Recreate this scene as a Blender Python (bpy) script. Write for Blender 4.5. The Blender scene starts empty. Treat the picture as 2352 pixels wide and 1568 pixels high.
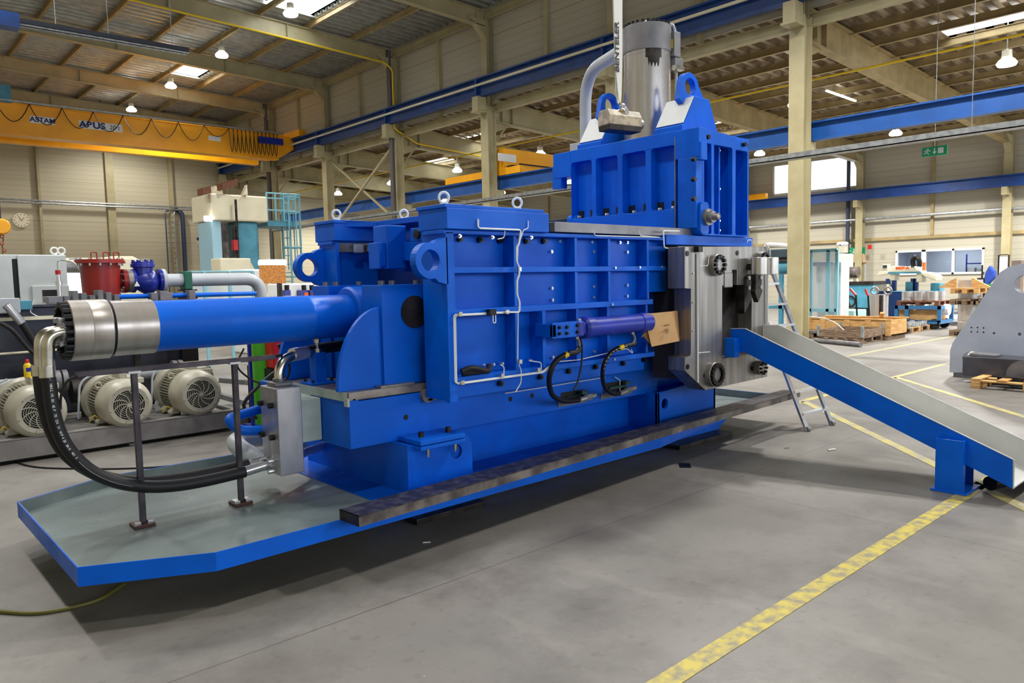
import bpy, bmesh, math, random
import numpy as np
from mathutils import Vector, Matrix, geometry
random.seed(7)
S = bpy.context.scene
C = bpy.context.collection
# ---------------------------------------------------------------- camera
FPX = 1721.2; CAMH = 1.7
_y, _p, _r = (math.radians(a) for a in (42.285, -4.736, -1.211))
_f = np.array([math.sin(_y)*math.cos(_p), math.cos(_y)*math.cos(_p), math.sin(_p)])
_r0 = np.array([math.cos(_y), -math.sin(_y), 0.0]); _u0 = np.cross(_r0, _f)
_R = math.cos(_r)*_r0 + math.sin(_r)*_u0; _U = -math.sin(_r)*_r0 + math.cos(_r)*_u0
cam_d = bpy.data.cameras.new('camera'); cam = bpy.data.objects.new('camera', cam_d); C.objects.link(cam)
cam_d.sensor_width = 36; cam_d.sensor_fit = 'HORIZONTAL'; cam_d.lens = FPX/2352*36
cam_d.clip_start = .05; cam_d.clip_end = 300
M3 = Matrix(((_R[0], _U[0], -_f[0]), (_R[1], _U[1], -_f[1]), (_R[2], _U[2], -_f[2])))
cam.matrix_world = Matrix.Translation((0, 0, CAMH)) @ M3.to_4x4()
S.camera = cam
# ---------------------------------------------------------------- world, exposure
w = bpy.data.worlds.new('world'); S.world = w; w.use_nodes = True
w.node_tree.nodes['Background'].inputs[0].default_value = (.80, .88, 1, 1)
w.node_tree.nodes['Background'].inputs[1].default_value = 1.0
S.view_settings.view_transform = 'Standard'; S.view_settings.look = 'None'
S.view_settings.gamma = 1; S.view_settings.use_curve_mapping = False
S.view_settings.exposure = 0.0
LAMP_W = 400      # watts of each high-bay lamp
SKY_E = 7         # emission of the skylight panels
WIN_E = 3.2
FRONT_E = 4.6     # emission of the added fill panels behind the camera
# ---------------------------------------------------------------- measuring helpers (pixel of the photo -> point on a real plane)
def _ray(px, py): return _f + _R*(px-1176)/FPX - _U*(py-784)/FPX
def _pt(px, py, ax, v):
    d = _ray(px, py); o = np.array([0, 0, CAMH]); return o + d*((v-o[ax])/d[ax])
def atx(px, py, x): return _pt(px, py, 0, x)
def aty(px, py, y): return _pt(px, py, 1, y)
def atz(px, py, z=0): return _pt(px, py, 2, z)
def xz(y, *ps): return [tuple(aty(a, b, y)[[0, 2]]) for a, b in ps]
def yz(x, *ps): return [tuple(atx(a, b, x)[[1, 2]]) for a, b in ps]
# ---------------------------------------------------------------- materials
def lin(c): return tuple(((v/255+.055)/1.055)**2.4 if v/255 > .04045 else v/255/12.92 for v in c)+(1,)
def mat(name, col, rough=.5, metal=0, col2=None, scale=6, stretch=(1, 1, 1), mix=(.4, .6), bump=0, bscale=60, emit=0, spec=.5, detail=5, rvar=0, coat=0):
    m = bpy.data.materials.new(name); m.use_nodes = True; nt = m.node_tree; N = nt.nodes; L = nt.links
    b = N['Principled BSDF']; b.inputs['Roughness'].default_value = rough; b.inputs['Metallic'].default_value = metal
    b.inputs['Specular IOR Level'].default_value = spec; b.inputs['Coat Weight'].default_value = coat
    b.inputs['Base Color'].default_value = lin(col)
    tc = N.new('ShaderNodeTexCoord'); mp = N.new('ShaderNodeMapping'); mp.inputs['Scale'].default_value = stretch
    L.new(tc.outputs['Object'], mp.inputs[0])
    if col2 or rvar:
        n = N.new('ShaderNodeTexNoise'); n.inputs['Scale'].default_value = scale; n.inputs['Detail'].default_value = detail
        L.new(mp.outputs[0], n.inputs[0])
        r = N.new('ShaderNodeMapRange'); r.inputs[1].default_value = mix[0]; r.inputs[2].default_value = mix[1]
        L.new(n.outputs[0], r.inputs[0])
        if col2:
            x = N.new('ShaderNodeMix'); x.data_type = 'RGBA'; x.inputs[6].default_value = lin(col); x.inputs[7].default_value = lin(col2)
            L.new(r.outputs[0], x.inputs[0]); L.new(x.outputs[2], b.inputs['Base Color'])
        if rvar:
            q = N.new('ShaderNodeMapRange'); q.inputs[3].default_value = rough-rvar; q.inputs[4].default_value = rough+rvar
            L.new(r.outputs[0], q.inputs[0]); L.new(q.outputs[0], b.inputs['Roughness'])
    if bump:
        n2 = N.new('ShaderNodeTexNoise'); n2.inputs['Scale'].default_value = bscale; L.new(mp.outputs[0], n2.inputs[0])
        bp = N.new('ShaderNodeBump'); bp.inputs['Strength'].default_value = bump; bp.inputs['Distance'].default_value = .01
        L.new(n2.outputs[0], bp.inputs['Height']); L.new(bp.outputs[0], b.inputs['Normal'])
    if emit:
        b.inputs['Emission Color'].default_value = lin(col); b.inputs['Emission Strength'].default_value = emit
    return m
BLUE = mat('blue_paint', (0, 98, 216), .4, col2=(0, 90, 202), scale=3, bump=.05, bscale=90, spec=.2, rvar=.05)
BLUE2 = mat('violet_blue_paint', (38, 58, 178), .38, col2=(32, 48, 150), scale=5, spec=.4)
DBLUE = mat('rail_blue_paint', (14, 62, 132), .45, col2=(10, 52, 112), scale=2)
STEEL = mat('machined_steel', (168, 165, 161), .38, .72, col2=(128, 123, 117), scale=3, stretch=(6, 6, .3), mix=(.3, .7), rvar=.06)
STEELH = mat('turned_steel', (206, 200, 194), .33, .8, col2=(168, 158, 148), scale=2, stretch=(6, .8, .8), mix=(.3, .75), rvar=.05)
STEELV = mat('honed_tube_steel', (216, 213, 210), .27, .85, col2=(176, 170, 164), scale=4, stretch=(4, 4, .3), mix=(.35, .7), rvar=.04)
ALU = mat('milled_block_steel', (196, 196, 200), .36, .8, col2=(162, 162, 166), scale=7, stretch=(1, 3, .5), mix=(.3, .7), rvar=.1)
ZINC = mat('zinc_fittings', (214, 210, 196), .25, 1, col2=(180, 176, 160), scale=12)
RINGM = mat('turned_ring_steel', (200, 198, 196), .3, .65)
CHROME = mat('bright_steel', (225, 225, 228), .2, .85)
BLACKST = mat('black_scale_steel', (62, 56, 52), .45, .6, col2=(38, 34, 34), scale=9, bump=.1)
MILL = mat('brown_mill_scale_steel', (132, 122, 113), .45, .35, col2=(72, 66, 66), scale=5, mix=(.35, .6), bump=.15)
GREYST = mat('raw_grey_steel', (140, 138, 138), .42, .5, col2=(108, 108, 112), scale=4, mix=(.3, .7))
BOLT = mat('black_bolts', (22, 22, 24), .35, .4)
RUBBER = mat('black_rubber', (26, 26, 28), .5, spec=.35)
DARK = mat('dark_gap', (10, 11, 14), .7)
TRAYF = mat('worn_grey_tray_paint', (128, 138, 136), .33, .2, col2=(100, 114, 114), scale=2.2, mix=(.35, .68), bump=.12, bscale=25, rvar=.1)
SLABTOP = mat('slab_top_steel', (160, 150, 142), .38, .5, col2=(108, 98, 92), scale=6, stretch=(.6, 4, 1))
PALE = mat('pale_primer', (176, 190, 184), .5, col2=(160, 174, 168), scale=6)
CREAM = mat('cream_steel_paint', (174, 164, 128), .45, col2=(162, 152, 116), scale=1.5)
CREAM2 = mat('cream_machine_paint', (228, 220, 192), .42, col2=(220, 212, 184), scale=2)
TAN = mat('roof_steel_paint', (168, 148, 104), .5, col2=(150, 132, 92), scale=2)
ORANGE = mat('crane_orange', (252, 178, 20), .42, col2=(240, 164, 12), scale=1)
WHITE = mat('white_enamel', (226, 228, 226), .45)
LGREY = mat('cabinet_grey', (200, 206, 204), .4, col2=(190, 196, 196), scale=3)
MGREY = mat('motor_grey', (178, 174, 156), .36, col2=(164, 160, 144), scale=4)
PGREY = mat('pipe_grey', (178, 184, 190), .4, col2=(166, 172, 178), scale=3)
CHGREY = mat('chute_grey', (202, 202, 198), .42, .1, col2=(184, 184, 180), scale=2.5, stretch=(1, 1, 1), mix=(.35, .7))
PRGREY = mat('press_plate_grey', (166, 172, 186), .45, col2=(158, 164, 178), scale=3)
TANKST = mat('raw_tank_steel', (74, 76, 84), .42, .7, col2=(44, 46, 54), scale=3, mix=(.3, .7))
SKID = mat('skid_grey', (146, 142, 138), .45, .3, col2=(126, 122, 118), scale=4)
RED = mat('oxide_red_paint', (150, 36, 30), .32, col2=(134, 30, 26), scale=3)
BRED = mat('bright_red', (178, 20, 24), .4)
GREEN = mat('gas_green', (70, 170, 30), .35)
DGREEN = mat('clamp_green', (16, 92, 70), .45)
CBLUE = mat('valve_blue', (30, 46, 150), .28, col2=(24, 38, 130), scale=5)
TEAL = mat('machine_teal', (74, 144, 168), .42, col2=(62, 128, 150), scale=3)
LTEAL = mat('light_teal', (122, 176, 190), .45)
YELLOW = mat('yellow_paint', (226, 190, 20), .45)
WOOD = mat('pine_boards', (206, 164, 104), .7, col2=(178, 134, 80), scale=5, stretch=(1, 1, 6), bump=.1)
WOODO = mat('weathered_wood', (136, 112, 88), .8, col2=(96, 78, 60), scale=6, stretch=(1, 1, 6), bump=.15)
OSB = mat('osb_board', (206, 140, 66), .7, col2=(170, 104, 44), scale=22, mix=(.4, .6))
CARD = mat('cardboard', (206, 164, 112), .75, col2=(198, 154, 102), scale=3)
CARDIN = mat('cardboard_flap', (176, 132, 84), .8)
WEB = mat('white_webbing', (214, 212, 204), .8, bump=.2, bscale=200)
BEIGE = mat('beige_magnet', (196, 180, 152), .5, col2=(150, 138, 118), scale=12)
GALV = mat('galvanised', (178, 182, 184), .4, .7, col2=(150, 154, 158), scale=10)
INK = mat('blue_ink', (20, 50, 120), .6)
BINK = mat('black_ink', (30, 30, 34), .6)
OINK = mat('orange_ink', (226, 92, 20), .6)
SCREEN = mat('dark_screen', (40, 46, 50), .2)
LAMPM = mat('lamp_glow', (255, 253, 246), .5, emit=14)
TUBEM = mat('tube_glow', (255, 255, 250), .5, emit=7)
SKYM = mat('skylight_glow', (244, 250, 255), .5, emit=SKY_E)
WINM = mat('daylight_pane', (226, 242, 255), .3, emit=WIN_E)
EXITM = mat('exit_green', (20, 140, 90), .5, emit=.12)
FRONTM2 = mat('front_fill_glow_low_hall', (236, 244, 255), .4, emit=FRONT_E*1.7)
FRONTM = mat('front_fill_glow', (236, 244, 255), .4, emit=FRONT_E)
SHOPW = mat('shop_white_light', (240, 244, 255), .5, emit=2.5)
def wallmat(name, c1, c2, ax, pitch=.2, panel=1.0):
    m = mat(name, c1, .55); nt = m.node_tree; N = nt.nodes; L = nt.links; b = N['Principled BSDF']
    g = N.new('ShaderNodeNewGeometry'); sp = N.new('ShaderNodeSeparateXYZ'); L.new(g.outputs['Position'], sp.inputs[0])
    n = N.new('ShaderNodeTexNoise'); n.inputs['Scale'].default_value = .35; L.new(g.outputs['Position'], n.inputs[0])
    x = N.new('ShaderNodeMix'); x.data_type = 'RGBA'; x.inputs[6].default_value = lin(c1); x.inputs[7].default_value = lin(c2); L.new(n.outputs[0], x.inputs[0])
    def saw(p, th):
        a = N.new('ShaderNodeMath'); a.operation = 'DIVIDE'; a.inputs[1].default_value = p; L.new(sp.outputs[2], a.inputs[0])
        f = N.new('ShaderNodeMath'); f.operation = 'FRACT'; L.new(a.outputs[0], f.inputs[0])
        l = N.new('ShaderNodeMath'); l.operation = 'LESS_THAN'; l.inputs[1].default_value = th; L.new(f.outputs[0], l.inputs[0]); return l
    s1 = saw(pitch, .12); s2 = saw(panel, .02)
    mx = N.new('ShaderNodeMath'); mx.operation = 'MULTIPLY_ADD'; mx.inputs[1].default_value = .3; L.new(s1.outputs[0], mx.inputs[0])
    s3 = N.new('ShaderNodeMath'); s3.operation = 'MULTIPLY'; s3.inputs[1].default_value = .6; L.new(s2.outputs[0], s3.inputs[0]); L.new(s3.outputs[0], mx.inputs[2])
    d = N.new('ShaderNodeMix'); d.data_type = 'RGBA'; d.inputs[7].default_value = lin((130, 122, 100)); L.new(mx.outputs[0], d.inputs[0]); L.new(x.outputs[2], d.inputs[6])
    L.new(d.outputs[2], b.inputs['Base Color']); return m
WALLM = wallmat('wall_panels', (192, 184, 158), (183, 175, 148), 2, .25, 1.05)
WALLR = wallmat('wall_panels_hall', (184, 179, 162), (174, 169, 152), 2, .25, 1.05)
def deckmat(name, col, col2):
    return mat(name, col, .38, .35, col2=col2, scale=3)
DECK = deckmat('roof_deck', (176, 178, 172), (160, 160, 152))
DECKR = deckmat('roof_deck_hall', (160, 144, 120), (138, 122, 100))
def floormat():
    m = bpy.data.materials.new('concrete_floor'); m.use_nodes = True; nt = m.node_tree; N = nt.nodes; L = nt.links; b = N['Principled BSDF']
    g = N.new('ShaderNodeNewGeometry')
    def noise(sc, det, lo, hi, st=None, rough=.55):
        n = N.new('ShaderNodeTexNoise'); n.inputs['Scale'].default_value = sc; n.inputs['Detail'].default_value = det; n.inputs['Roughness'].default_value = rough
        if st:
            mp = N.new('ShaderNodeMapping'); mp.inputs['Scale'].default_value = st[:3]; mp.inputs['Rotation'].default_value = (0, 0, st[3]); L.new(g.outputs['Position'], mp.inputs[0]); L.new(mp.outputs[0], n.inputs[0])
        else: L.new(g.outputs['Position'], n.inputs[0])
        r = N.new('ShaderNodeMapRange'); r.inputs[1].default_value = lo; r.inputs[2].default_value = hi; L.new(n.outputs[0], r.inputs[0]); return r
    def mixc(fac, a, c):
        x = N.new('ShaderNodeMix'); x.data_type = 'RGBA'
        if isinstance(fac, float): x.inputs[0].default_value = fac
        else: L.new(fac, x.inputs[0])
        if isinstance(a, tuple): x.inputs[6].default_value = a
        else: L.new(a, x.inputs[6])
        x.inputs[7].default_value = c; return x.outputs[2]
    def scaled(o, k):
        q = N.new('ShaderNodeMath'); q.operation = 'MULTIPLY'; q.inputs[1].default_value = k; L.new(o, q.inputs[0]); return q.outputs[0]
    c = mixc(noise(.5, 6, .35, .65).outputs[0], lin((126, 122, 116)), lin((105, 101, 95)))
    c = mixc(scaled(noise(1.3, 9, .46, .72, rough=.72).outputs[0], .75), c, lin((84, 79, 73)))
    c = mixc(scaled(noise(2.2, 8, .6, .8, st=(1, .35, 1, .6)).outputs[0], .5), c, lin((156, 152, 144)))
    c = mixc(scaled(noise(14, 6, .58, .75).outputs[0], .5), c, lin((88, 82, 76)))
    c = mixc(scaled(noise(60, 2, .74, .78).outputs[0], .8), c, lin((204, 200, 190)))
    sp = N.new('ShaderNodeSeparateXYZ'); L.new(g.outputs['Position'], sp.inputs[0])
    wob = noise(3, 3, 0, 1)
    for ax, off, per in ((0, 5.18, 6.0), (1, 3.31, 5.0)):
        a = N.new('ShaderNodeMath'); a.operation = 'MULTIPLY_ADD'; a.inputs[1].default_value = .02; a.inputs[2].default_value = -off+.5*per-.01
        L.new(wob.outputs[0], a.inputs[0])
        s = N.new('ShaderNodeMath'); s.operation = 'ADD'; L.new(a.outputs[0], s.inputs[0]); L.new(sp.outputs[ax], s.inputs[1])
        d = N.new('ShaderNodeMath'); d.operation = 'DIVIDE'; d.inputs[1].default_value = per; L.new(s.outputs[0], d.inputs[0])
        f = N.new('ShaderNodeMath'); f.operation = 'FRACT'; L.new(d.outputs[0], f.inputs[0])
        q = N.new('ShaderNodeMath'); q.operation = 'SUBTRACT'; q.inputs[1].default_value = .5; L.new(f.outputs[0], q.inputs[0])
        e = N.new('ShaderNodeMath'); e.operation = 'ABSOLUTE'; L.new(q.outputs[0], e.inputs[0])
        l = N.new('ShaderNodeMath'); l.operation = 'LESS_THAN'; l.inputs[1].default_value = .0035/per; L.new(e.outputs[0], l.inputs[0])
        c = mixc(scaled(l.outputs[0], .75), c, lin((64, 58, 54)))
    L.new(c, b.inputs['Base Color'])
    rr = noise(1.1, 6, .3, .7); q = N.new('ShaderNodeMapRange'); q.inputs[3].default_value = .34; q.inputs[4].default_value = .6; L.new(rr.outputs[0], q.inputs[0]); L.new(q.outputs[0], b.inputs['Roughness'])
    bp = N.new('ShaderNodeBump'); bp.inputs['Strength'].default_value = .12; bp.inputs['Distance'].default_value = .01
    L.new(noise(18, 5, 0, 1).outputs[0], bp.inputs['Height']); L.new(bp.outputs[0], b.inputs['Normal'])
    return m
FLOORM = floormat()
LINEM = mat('worn_yellow_marking', (190, 172, 60), .5, col2=(134, 126, 96), scale=14, mix=(.4, .62), detail=9)
LINEM2 = mat('faded_yellow_marking', (180, 168, 92), .5, col2=(150, 144, 128), scale=5, mix=(.42, .62), detail=8)
def glassmat():
    m = bpy.data.materials.new('window_glass'); m.use_nodes = True; b = m.node_tree.nodes['Principled BSDF']
    b.inputs['Transmission Weight'].default_value = 1; b.inputs['Roughness'].default_value = .02; b.inputs['IOR'].default_value = 1.1; b.inputs['Base Color'].default_value = (.9, .95, 1, 1); return m
GLASS = glassmat()
POLY = mat('clear_guard_sheet', (196, 208, 214), .25, spec=.6); 
_b = POLY.node_tree.nodes['Principled BSDF']; _b.inputs['Alpha'].default_value = .45
# ---------------------------------------------------------------- mesh builder
AX = {'x': (1, 2, 0), 'y': (0, 2, 1), 'z': (0, 1, 2)}
class MB:
    def __init__(s): s.v = []; s.f = []; s.sm = []
    def add(s, vs, fs, smooth=False):
        n = len(s.v); s.v += [tuple(float(c) for c in v) for v in vs]; s.f += [tuple(n+i for i in f) for f in fs]; s.sm += [smooth]*len(fs); return s
    def box(s, x0, x1, y0, y1, z0, z1):
        return s.add([(x0, y0, z0), (x1, y0, z0), (x1, y1, z0), (x0, y1, z0), (x0, y0, z1), (x1, y0, z1), (x1, y1, z1), (x0, y1, z1)],
                     [(0, 3, 2, 1), (4, 5, 6, 7), (0, 1, 5, 4), (1, 2, 6, 5), (2, 3, 7, 6), (3, 0, 4, 7)])
    def cbox(s, c, d, rz=0, ry=0, rx=0):
        R = Matrix.Rotation(rz, 3, 'Z') @ Matrix.Rotation(ry, 3, 'Y') @ Matrix.Rotation(rx, 3, 'X')
        vs = [Vector(c)+R @ Vector((sx*d[0]/2, sy*d[1]/2, sz*d[2]/2)) for sz in (-1, 1) for sx, sy in ((-1, -1), (1, -1), (1, 1), (-1, 1))]
        return s.add(vs, [(0, 3, 2, 1), (4, 5, 6, 7), (0, 1, 5, 4), (1, 2, 6, 5), (2, 3, 7, 6), (3, 0, 4, 7)])
    def bar(s, p0, p1, w, h, up=(0, 0, 1)):
        p0 = Vector(p0); p1 = Vector(p1); d = (p1-p0).normalized(); a = d.cross(Vector(up)).normalized(); b = a.cross(d)
        vs = [p+a*sx*w/2+b*sy*h/2 for p in (p0, p1) for sx, sy in ((-1, -1), (1, -1), (1, 1), (-1, 1))]
        return s.add(vs, [(0, 3, 2, 1), (4, 5, 6, 7), (0, 1, 5, 4), (1, 2, 6, 5), (2, 3, 7, 6), (3, 0, 4, 7)])
    def prism(s, pts, ax, a, b, holes=()):
        i, j, k = AX[ax]; loops = [list(pts)]+[list(h) for h in holes]; flat = [p for l in loops for p in l]
        def mk(p, d):
            v = [0, 0, 0]; v[i], v[j], v[k] = p[0], p[1], d; return v
        vs = [mk(p, a) for p in flat]+[mk(p, b) for p in flat]; n = len(flat); fs = []
        if holes:
            t = geometry.tessellate_polygon([[Vector((p[0], p[1], 0)) for p in l] for l in loops])
            fs += [tuple(x) for x in t]+[tuple(n+q for q in x[::-1]) for x in t]
        else: fs += [tuple(range(n)), tuple(range(2*n-1, n-1, -1))]
        o = 0
        for l in loops:
            m = len(l); fs += [(o+q, o+(q+1) % m, n+o+(q+1) % m, n+o+q) for q in range(m)]; o += m
        return s.add(vs, fs)
    def cyl(s, p0, p1, r, n=20, r1=None, cap=True, smooth=True):
        p0 = Vector(p0); p1 = Vector(p1); d = (p1-p0).normalized(); t = Vector((0, 0, 1)) if abs(d.z) < .9 else Vector((1, 0, 0)); a = d.cross(t).normalized(); b = d.cross(a); r1 = r if r1 is None else r1
        cs = [(math.cos(2*math.pi*q/n), math.sin(2*math.pi*q/n)) for q in range(n)]
        vs = [p0+(a*c+b*e)*r for c, e in cs]+[p1+(a*c+b*e)*r1 for c, e in cs]
        s.add(vs, [(q, (q+1) % n, n+(q+1) % n, n+q) for q in range(n)], smooth)
        if cap:
            s.add(vs[:n], [tuple(range(n-1, -1, -1))]); s.add(vs[n:], [tuple(range(n))])
        return s
    def lathe(s, c, d, prof, n=28, smooth=True):
        c = Vector(c); d = Vector(d).normalized(); t = Vector((0, 0, 1)) if abs(d.z) < .9 else Vector((1, 0, 0)); a = d.cross(t).normalized(); b = d.cross(a)
        vs = [c+d*h+(a*math.cos(2*math.pi*q/n)+b*math.sin(2*math.pi*q/n))*max(r, 1e-4) for h, r in prof for q in range(n)]
        fs = [(k*n+q, k*n+(q+1) % n, (k+1)*n+(q+1) % n, (k+1)*n+q) for k in range(len(prof)-1) for q in range(n)]
        return s.add(vs, fs, smooth)
    def tube(s, pts, r, n=8, cap=True):
        P = [Vector(p) for p in pts]; T = []
        for q in range(len(P)):
            T.append(((P[min(q+1, len(P)-1)]-P[max(q-1, 0)])).normalized())
        t = Vector((0, 0, 1)) if abs(T[0].z) < .9 else Vector((1, 0, 0)); a = T[0].cross(t).normalized(); vs = []
        for q in range(len(P)):
            a = (a-T[q]*a.dot(T[q])).normalized(); b = T[q].cross(a)
            vs += [P[q]+(a*math.cos(2*math.pi*k/n)+b*math.sin(2*math.pi*k/n))*r for k in range(n)]
        s.add(vs, [(q*n+k, q*n+(k+1) % n, (q+1)*n+(k+1) % n, (q+1)*n+k) for q in range(len(P)-1) for k in range(n)], True)
        if cap: s.add(vs[:n], [tuple(range(n-1, -1, -1))]); s.add(vs[-n:], [tuple(range(n))])
        return s
    def ibeam(s, p0, p1, w, h, tf=.02, tw=.015):
        p0 = Vector(p0); p1 = Vector(p1); u = Vector((0, 0, 1))
        d = (p1-p0).normalized(); a = d.cross(u).normalized(); b = a.cross(d); o = b*(h/2-tf/2)
        s.bar(p0+o, p1+o, w, tf); s.bar(p0-o, p1-o, w, tf); s.bar(p0, p1, tw, h-2*tf); return s
    def build(s, name, m, parent=None, bevel=0, label=None, seg=2):
        me = bpy.data.meshes.new(name); og = ORG.get(parent.name, Vector((0, 0, 0))) if parent else Vector((0, 0, 0))
        me.from_pydata([tuple(Vector(v)-og) for v in s.v], [], s.f); me.update()
        bm = bmesh.new(); bm.from_mesh(me); bmesh.ops.recalc_face_normals(bm, faces=bm.faces); bm.to_mesh(me); bm.free()
        me.polygons.foreach_set('use_smooth', s.sm); me.materials.append(m)
        if any(s.sm): me.set_sharp_from_angle(angle=.6)
        o = bpy.data.objects.new(name, me); C.objects.link(o)
        if parent: o.parent = parent; ORG[o.name] = og
        if bevel:
            b = o.modifiers.new('bevel', 'BEVEL'); b.width = bevel; b.segments = seg; b.limit_method = 'ANGLE'; b.angle_limit = .7
        if label: o['label'] = label
        return o
    def each(s, name, m, parent=None, bevel=0, label=None):
        par = list(range(len(s.v)))
        def fd(a):
            while par[a] != a: par[a] = par[par[a]]; a = par[a]
            return a
        for f in s.f:
            for q in f[1:]: par[fd(q)] = fd(f[0])
        gr = {}
        for f, sm in zip(s.f, s.sm): gr.setdefault(fd(f[0]), []).append((f, sm))
        key = {}
        for r, fs in gr.items():      # cylinder caps share positions with their sides
            vs = {q for f, _ in fs for q in f}; k = frozenset(tuple(round(c, 5) for c in s.v[q]) for q in vs)
            for kk in list(key):
                if kk & k: fs = key.pop(kk)+fs; k = kk | k
            key[k] = fs
        out = []
        for k, fs in key.items():
            b = MB(); mp = {}
            for f, sm in fs:
                for q in f:
                    if q not in mp: mp[q] = len(b.v); b.v.append(s.v[q])
                b.f.append(tuple(mp[q] for q in f)); b.sm.append(sm)
            out.append(b.build(name, m, parent, bevel, label))
        return out
ORG = {}
ORD = ['first', 'second', 'third', 'fourth', 'fifth', 'sixth', 'seventh', 'eighth', 'ninth', 'tenth', 'eleventh', 'twelfth', 'thirteenth']
def thing(name, label, cat, loc=(0, 0, 0), group=None):
    o = bpy.data.objects.new(name, None); C.objects.link(o); o.location = loc; o.empty_display_size = .1
    o['label'] = label; o['category'] = cat
    if group: o['group'] = group
    ORG[o.name] = Vector(loc); return o
def tag(o, label, cat, group=None):
    o['label'] = label; o['category'] = cat
    if group: o['group'] = group
    return o
def struct(o): o['kind'] = 'structure'; return o
def dup(root, loc, label=None, group=None):
    r = root.copy(); C.objects.link(r); r.location = loc
    if label: r['label'] = label
    if group: r['group'] = group
    for ch in list(root.children):
        c = ch.copy(); C.objects.link(c); c.parent = r
        for g in list(ch.children):
            d = g.copy(); C.objects.link(d); d.parent = c
    return r
def copies(first, locs):
    """copies of one small part (mesh shared), moved from its own place by each offset"""
    for l in locs:
        c = first.copy(); C.objects.link(c); c.parent = first.parent; c.location = Vector(first.location)+Vector(l)
def text(s, size, p, right, up, m, parent=None, depth=.002, name='lettering', bold=0, squash=1):
    cu = bpy.data.curves.new(name, 'FONT'); cu.body = s; cu.size = size; cu.extrude = depth; cu.align_x = 'CENTER'; cu.align_y = 'CENTER'; cu.offset = bold
    t = bpy.data.objects.new(name, cu); me = bpy.data.meshes.new_from_object(t); bpy.data.objects.remove(t)
    r = Vector(right).normalized(); u = Vector(up).normalized(); n = r.cross(u)
    og = ORG.get(parent.name, Vector((0, 0, 0))) if parent else Vector((0, 0, 0))
    for v in me.vertices: v.co = Vector(p)+r*v.co.x*squash+u*v.co.y+n*v.co.z-og
    me.materials.clear(); me.materials.append(m)
    o = bpy.data.objects.new(name, me); C.objects.link(o)
    if parent: o.parent = parent
    return o
def circ(cx, cy, r, n=20, ph=0): return [(cx+r*math.cos(2*math.pi*q/n+ph), cy+r*math.sin(2*math.pi*q/n+ph)) for q in range(n)]
def arc(cx, cy, r, a0, a1, n=10): return [(cx+r*math.cos(a0+(a1-a0)*q/n), cy+r*math.sin(a0+(a1-a0)*q/n)) for q in range(n+1)]
def rrect(x0, x1, y0, y1, r, n=3):
    P = []
    for cx, cy, a in ((x1-r, y1-r, 0), (x0+r, y1-r, 1), (x0+r, y0+r, 2), (x1-r, y0+r, 3)):
        P += arc(cx, cy, r, a*math.pi/2, (a+1)*math.pi/2, n)
    return P
def spline(pts, n=8):
    P = [Vector(p) for p in pts]; P = [P[0]*2-P[1]]+P+[P[-1]*2-P[-2]]; o = []
    for i in range(1, len(P)-2):
        for k in range(n):
            t = k/n; a, b, c, d = P[i-1:i+3]
            o.append(.5*((2*b)+(c-a)*t+(2*a-5*b+4*c-d)*t*t+(3*b-a-3*c+d)*t**3))
    o.append(P[-2]); return o
def bend(pts, r=.05, n=4):
    """polyline with rounded corners"""
    P = [Vector(p) for p in pts]; o = [P[0]]
    for i in range(1, len(P)-1):
        a = (P[i-1]-P[i]); b = (P[i+1]-P[i]); k = min(r, a.length*(.92 if i == 1 else .46), b.length*(.92 if i == len(P)-2 else .46)); a.normalize(); b.normalize()
        for q in range(n+1):
            t = q/n; o.append(P[i]+a*k*(1-t)**2+b*k*t**2)
    return o+[P[-1]]
# ================================================================ the halls
X1 = 18.3; YW = 45.6; XR = 36.4; XL = -6.0; YF = -14.0
FY = [3.27+5.965*k for k in range(0, 8)]          # frame lines: 3.3, 9.2, 15.2 ... 45.0
struct(MB().box(XL, XR+4, YF, YW+.3, -.3, 0).build('floor', FLOORM))
# painted markings (thin paint films on the concrete)
def mark(p, q, w_, m, nm):
    p = Vector(p).to_3d(); q = Vector(q).to_3d(); p.z = q.z = .002
    return MB().bar(p, q, w_, .003).build(nm, m)
n = 1
for p, q, w_, m in (((1.2, 1.82), (7.2, 1.82), .105, LINEM), ((9.49, 4.69), (5.6, .83), .10, LINEM2), ((9.3, 4.72), (36, 4.72), .10, LINEM2), ((12.6, 4.70), (8.9, 1.25), .10, LINEM2), ((14.5, 6.6), (36, 6.6), .10, LINEM2)):
    tag(mark(p, q, w_, m, 'floor_marking'), ['worn yellow floor line running under the chute post towards the camera', 'faded yellow diagonal line from the ladder towards the chute foot', 'faded yellow floor line behind the ladder running right', 'faded yellow diagonal line passing left of the grey plate on pallet', 'faint yellow aisle line along the pallets in the far hall'][n-1], 'floor marking', 'yellow floor markings'); n += 1
# walls
def wall(name, m, pts, ax, a, b, holes=()): return struct(MB().prism(pts, ax, a, b, holes).build(name, m))
wall('wall_back', WALLM, [(XL, 0), (XR, 0), (XR, 12.6), (XL, 12.6)], 'y', YW, YW+.2, holes=[[(8.6, 1.1), (12.2, 1.1), (12.2, 2.95), (8.6, 2.95)]])
struct(MB().box(XL+1, X1-1, YF+.0, YF+.03, 2.6, 7.0).build('window_9', FRONTM)); struct(MB().box(X1+1, XR-1, YF+.0, YF+.03, 2.6, 6.2).build('window_10', FRONTM2))  # unseen glowing panels added on the front wall to fill the near faces
wall('wall_left', WALLM, [(YF, 0), (YW, 0), (YW, 12.6), (YF, 12.6)], 'x', XL-.2, XL)
wall('wall_front', WALLM, [(XL, 0), (XR, 0), (XR, 12.6), (XL, 12.6)], 'y', YF-.2, YF)
wall('wall_between_halls', WALLR, [(YF, 8.25), (YW, 8.25), (YW, 11.9), (YF, 11.9)], 'x', X1+.18, X1+.3)
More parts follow.
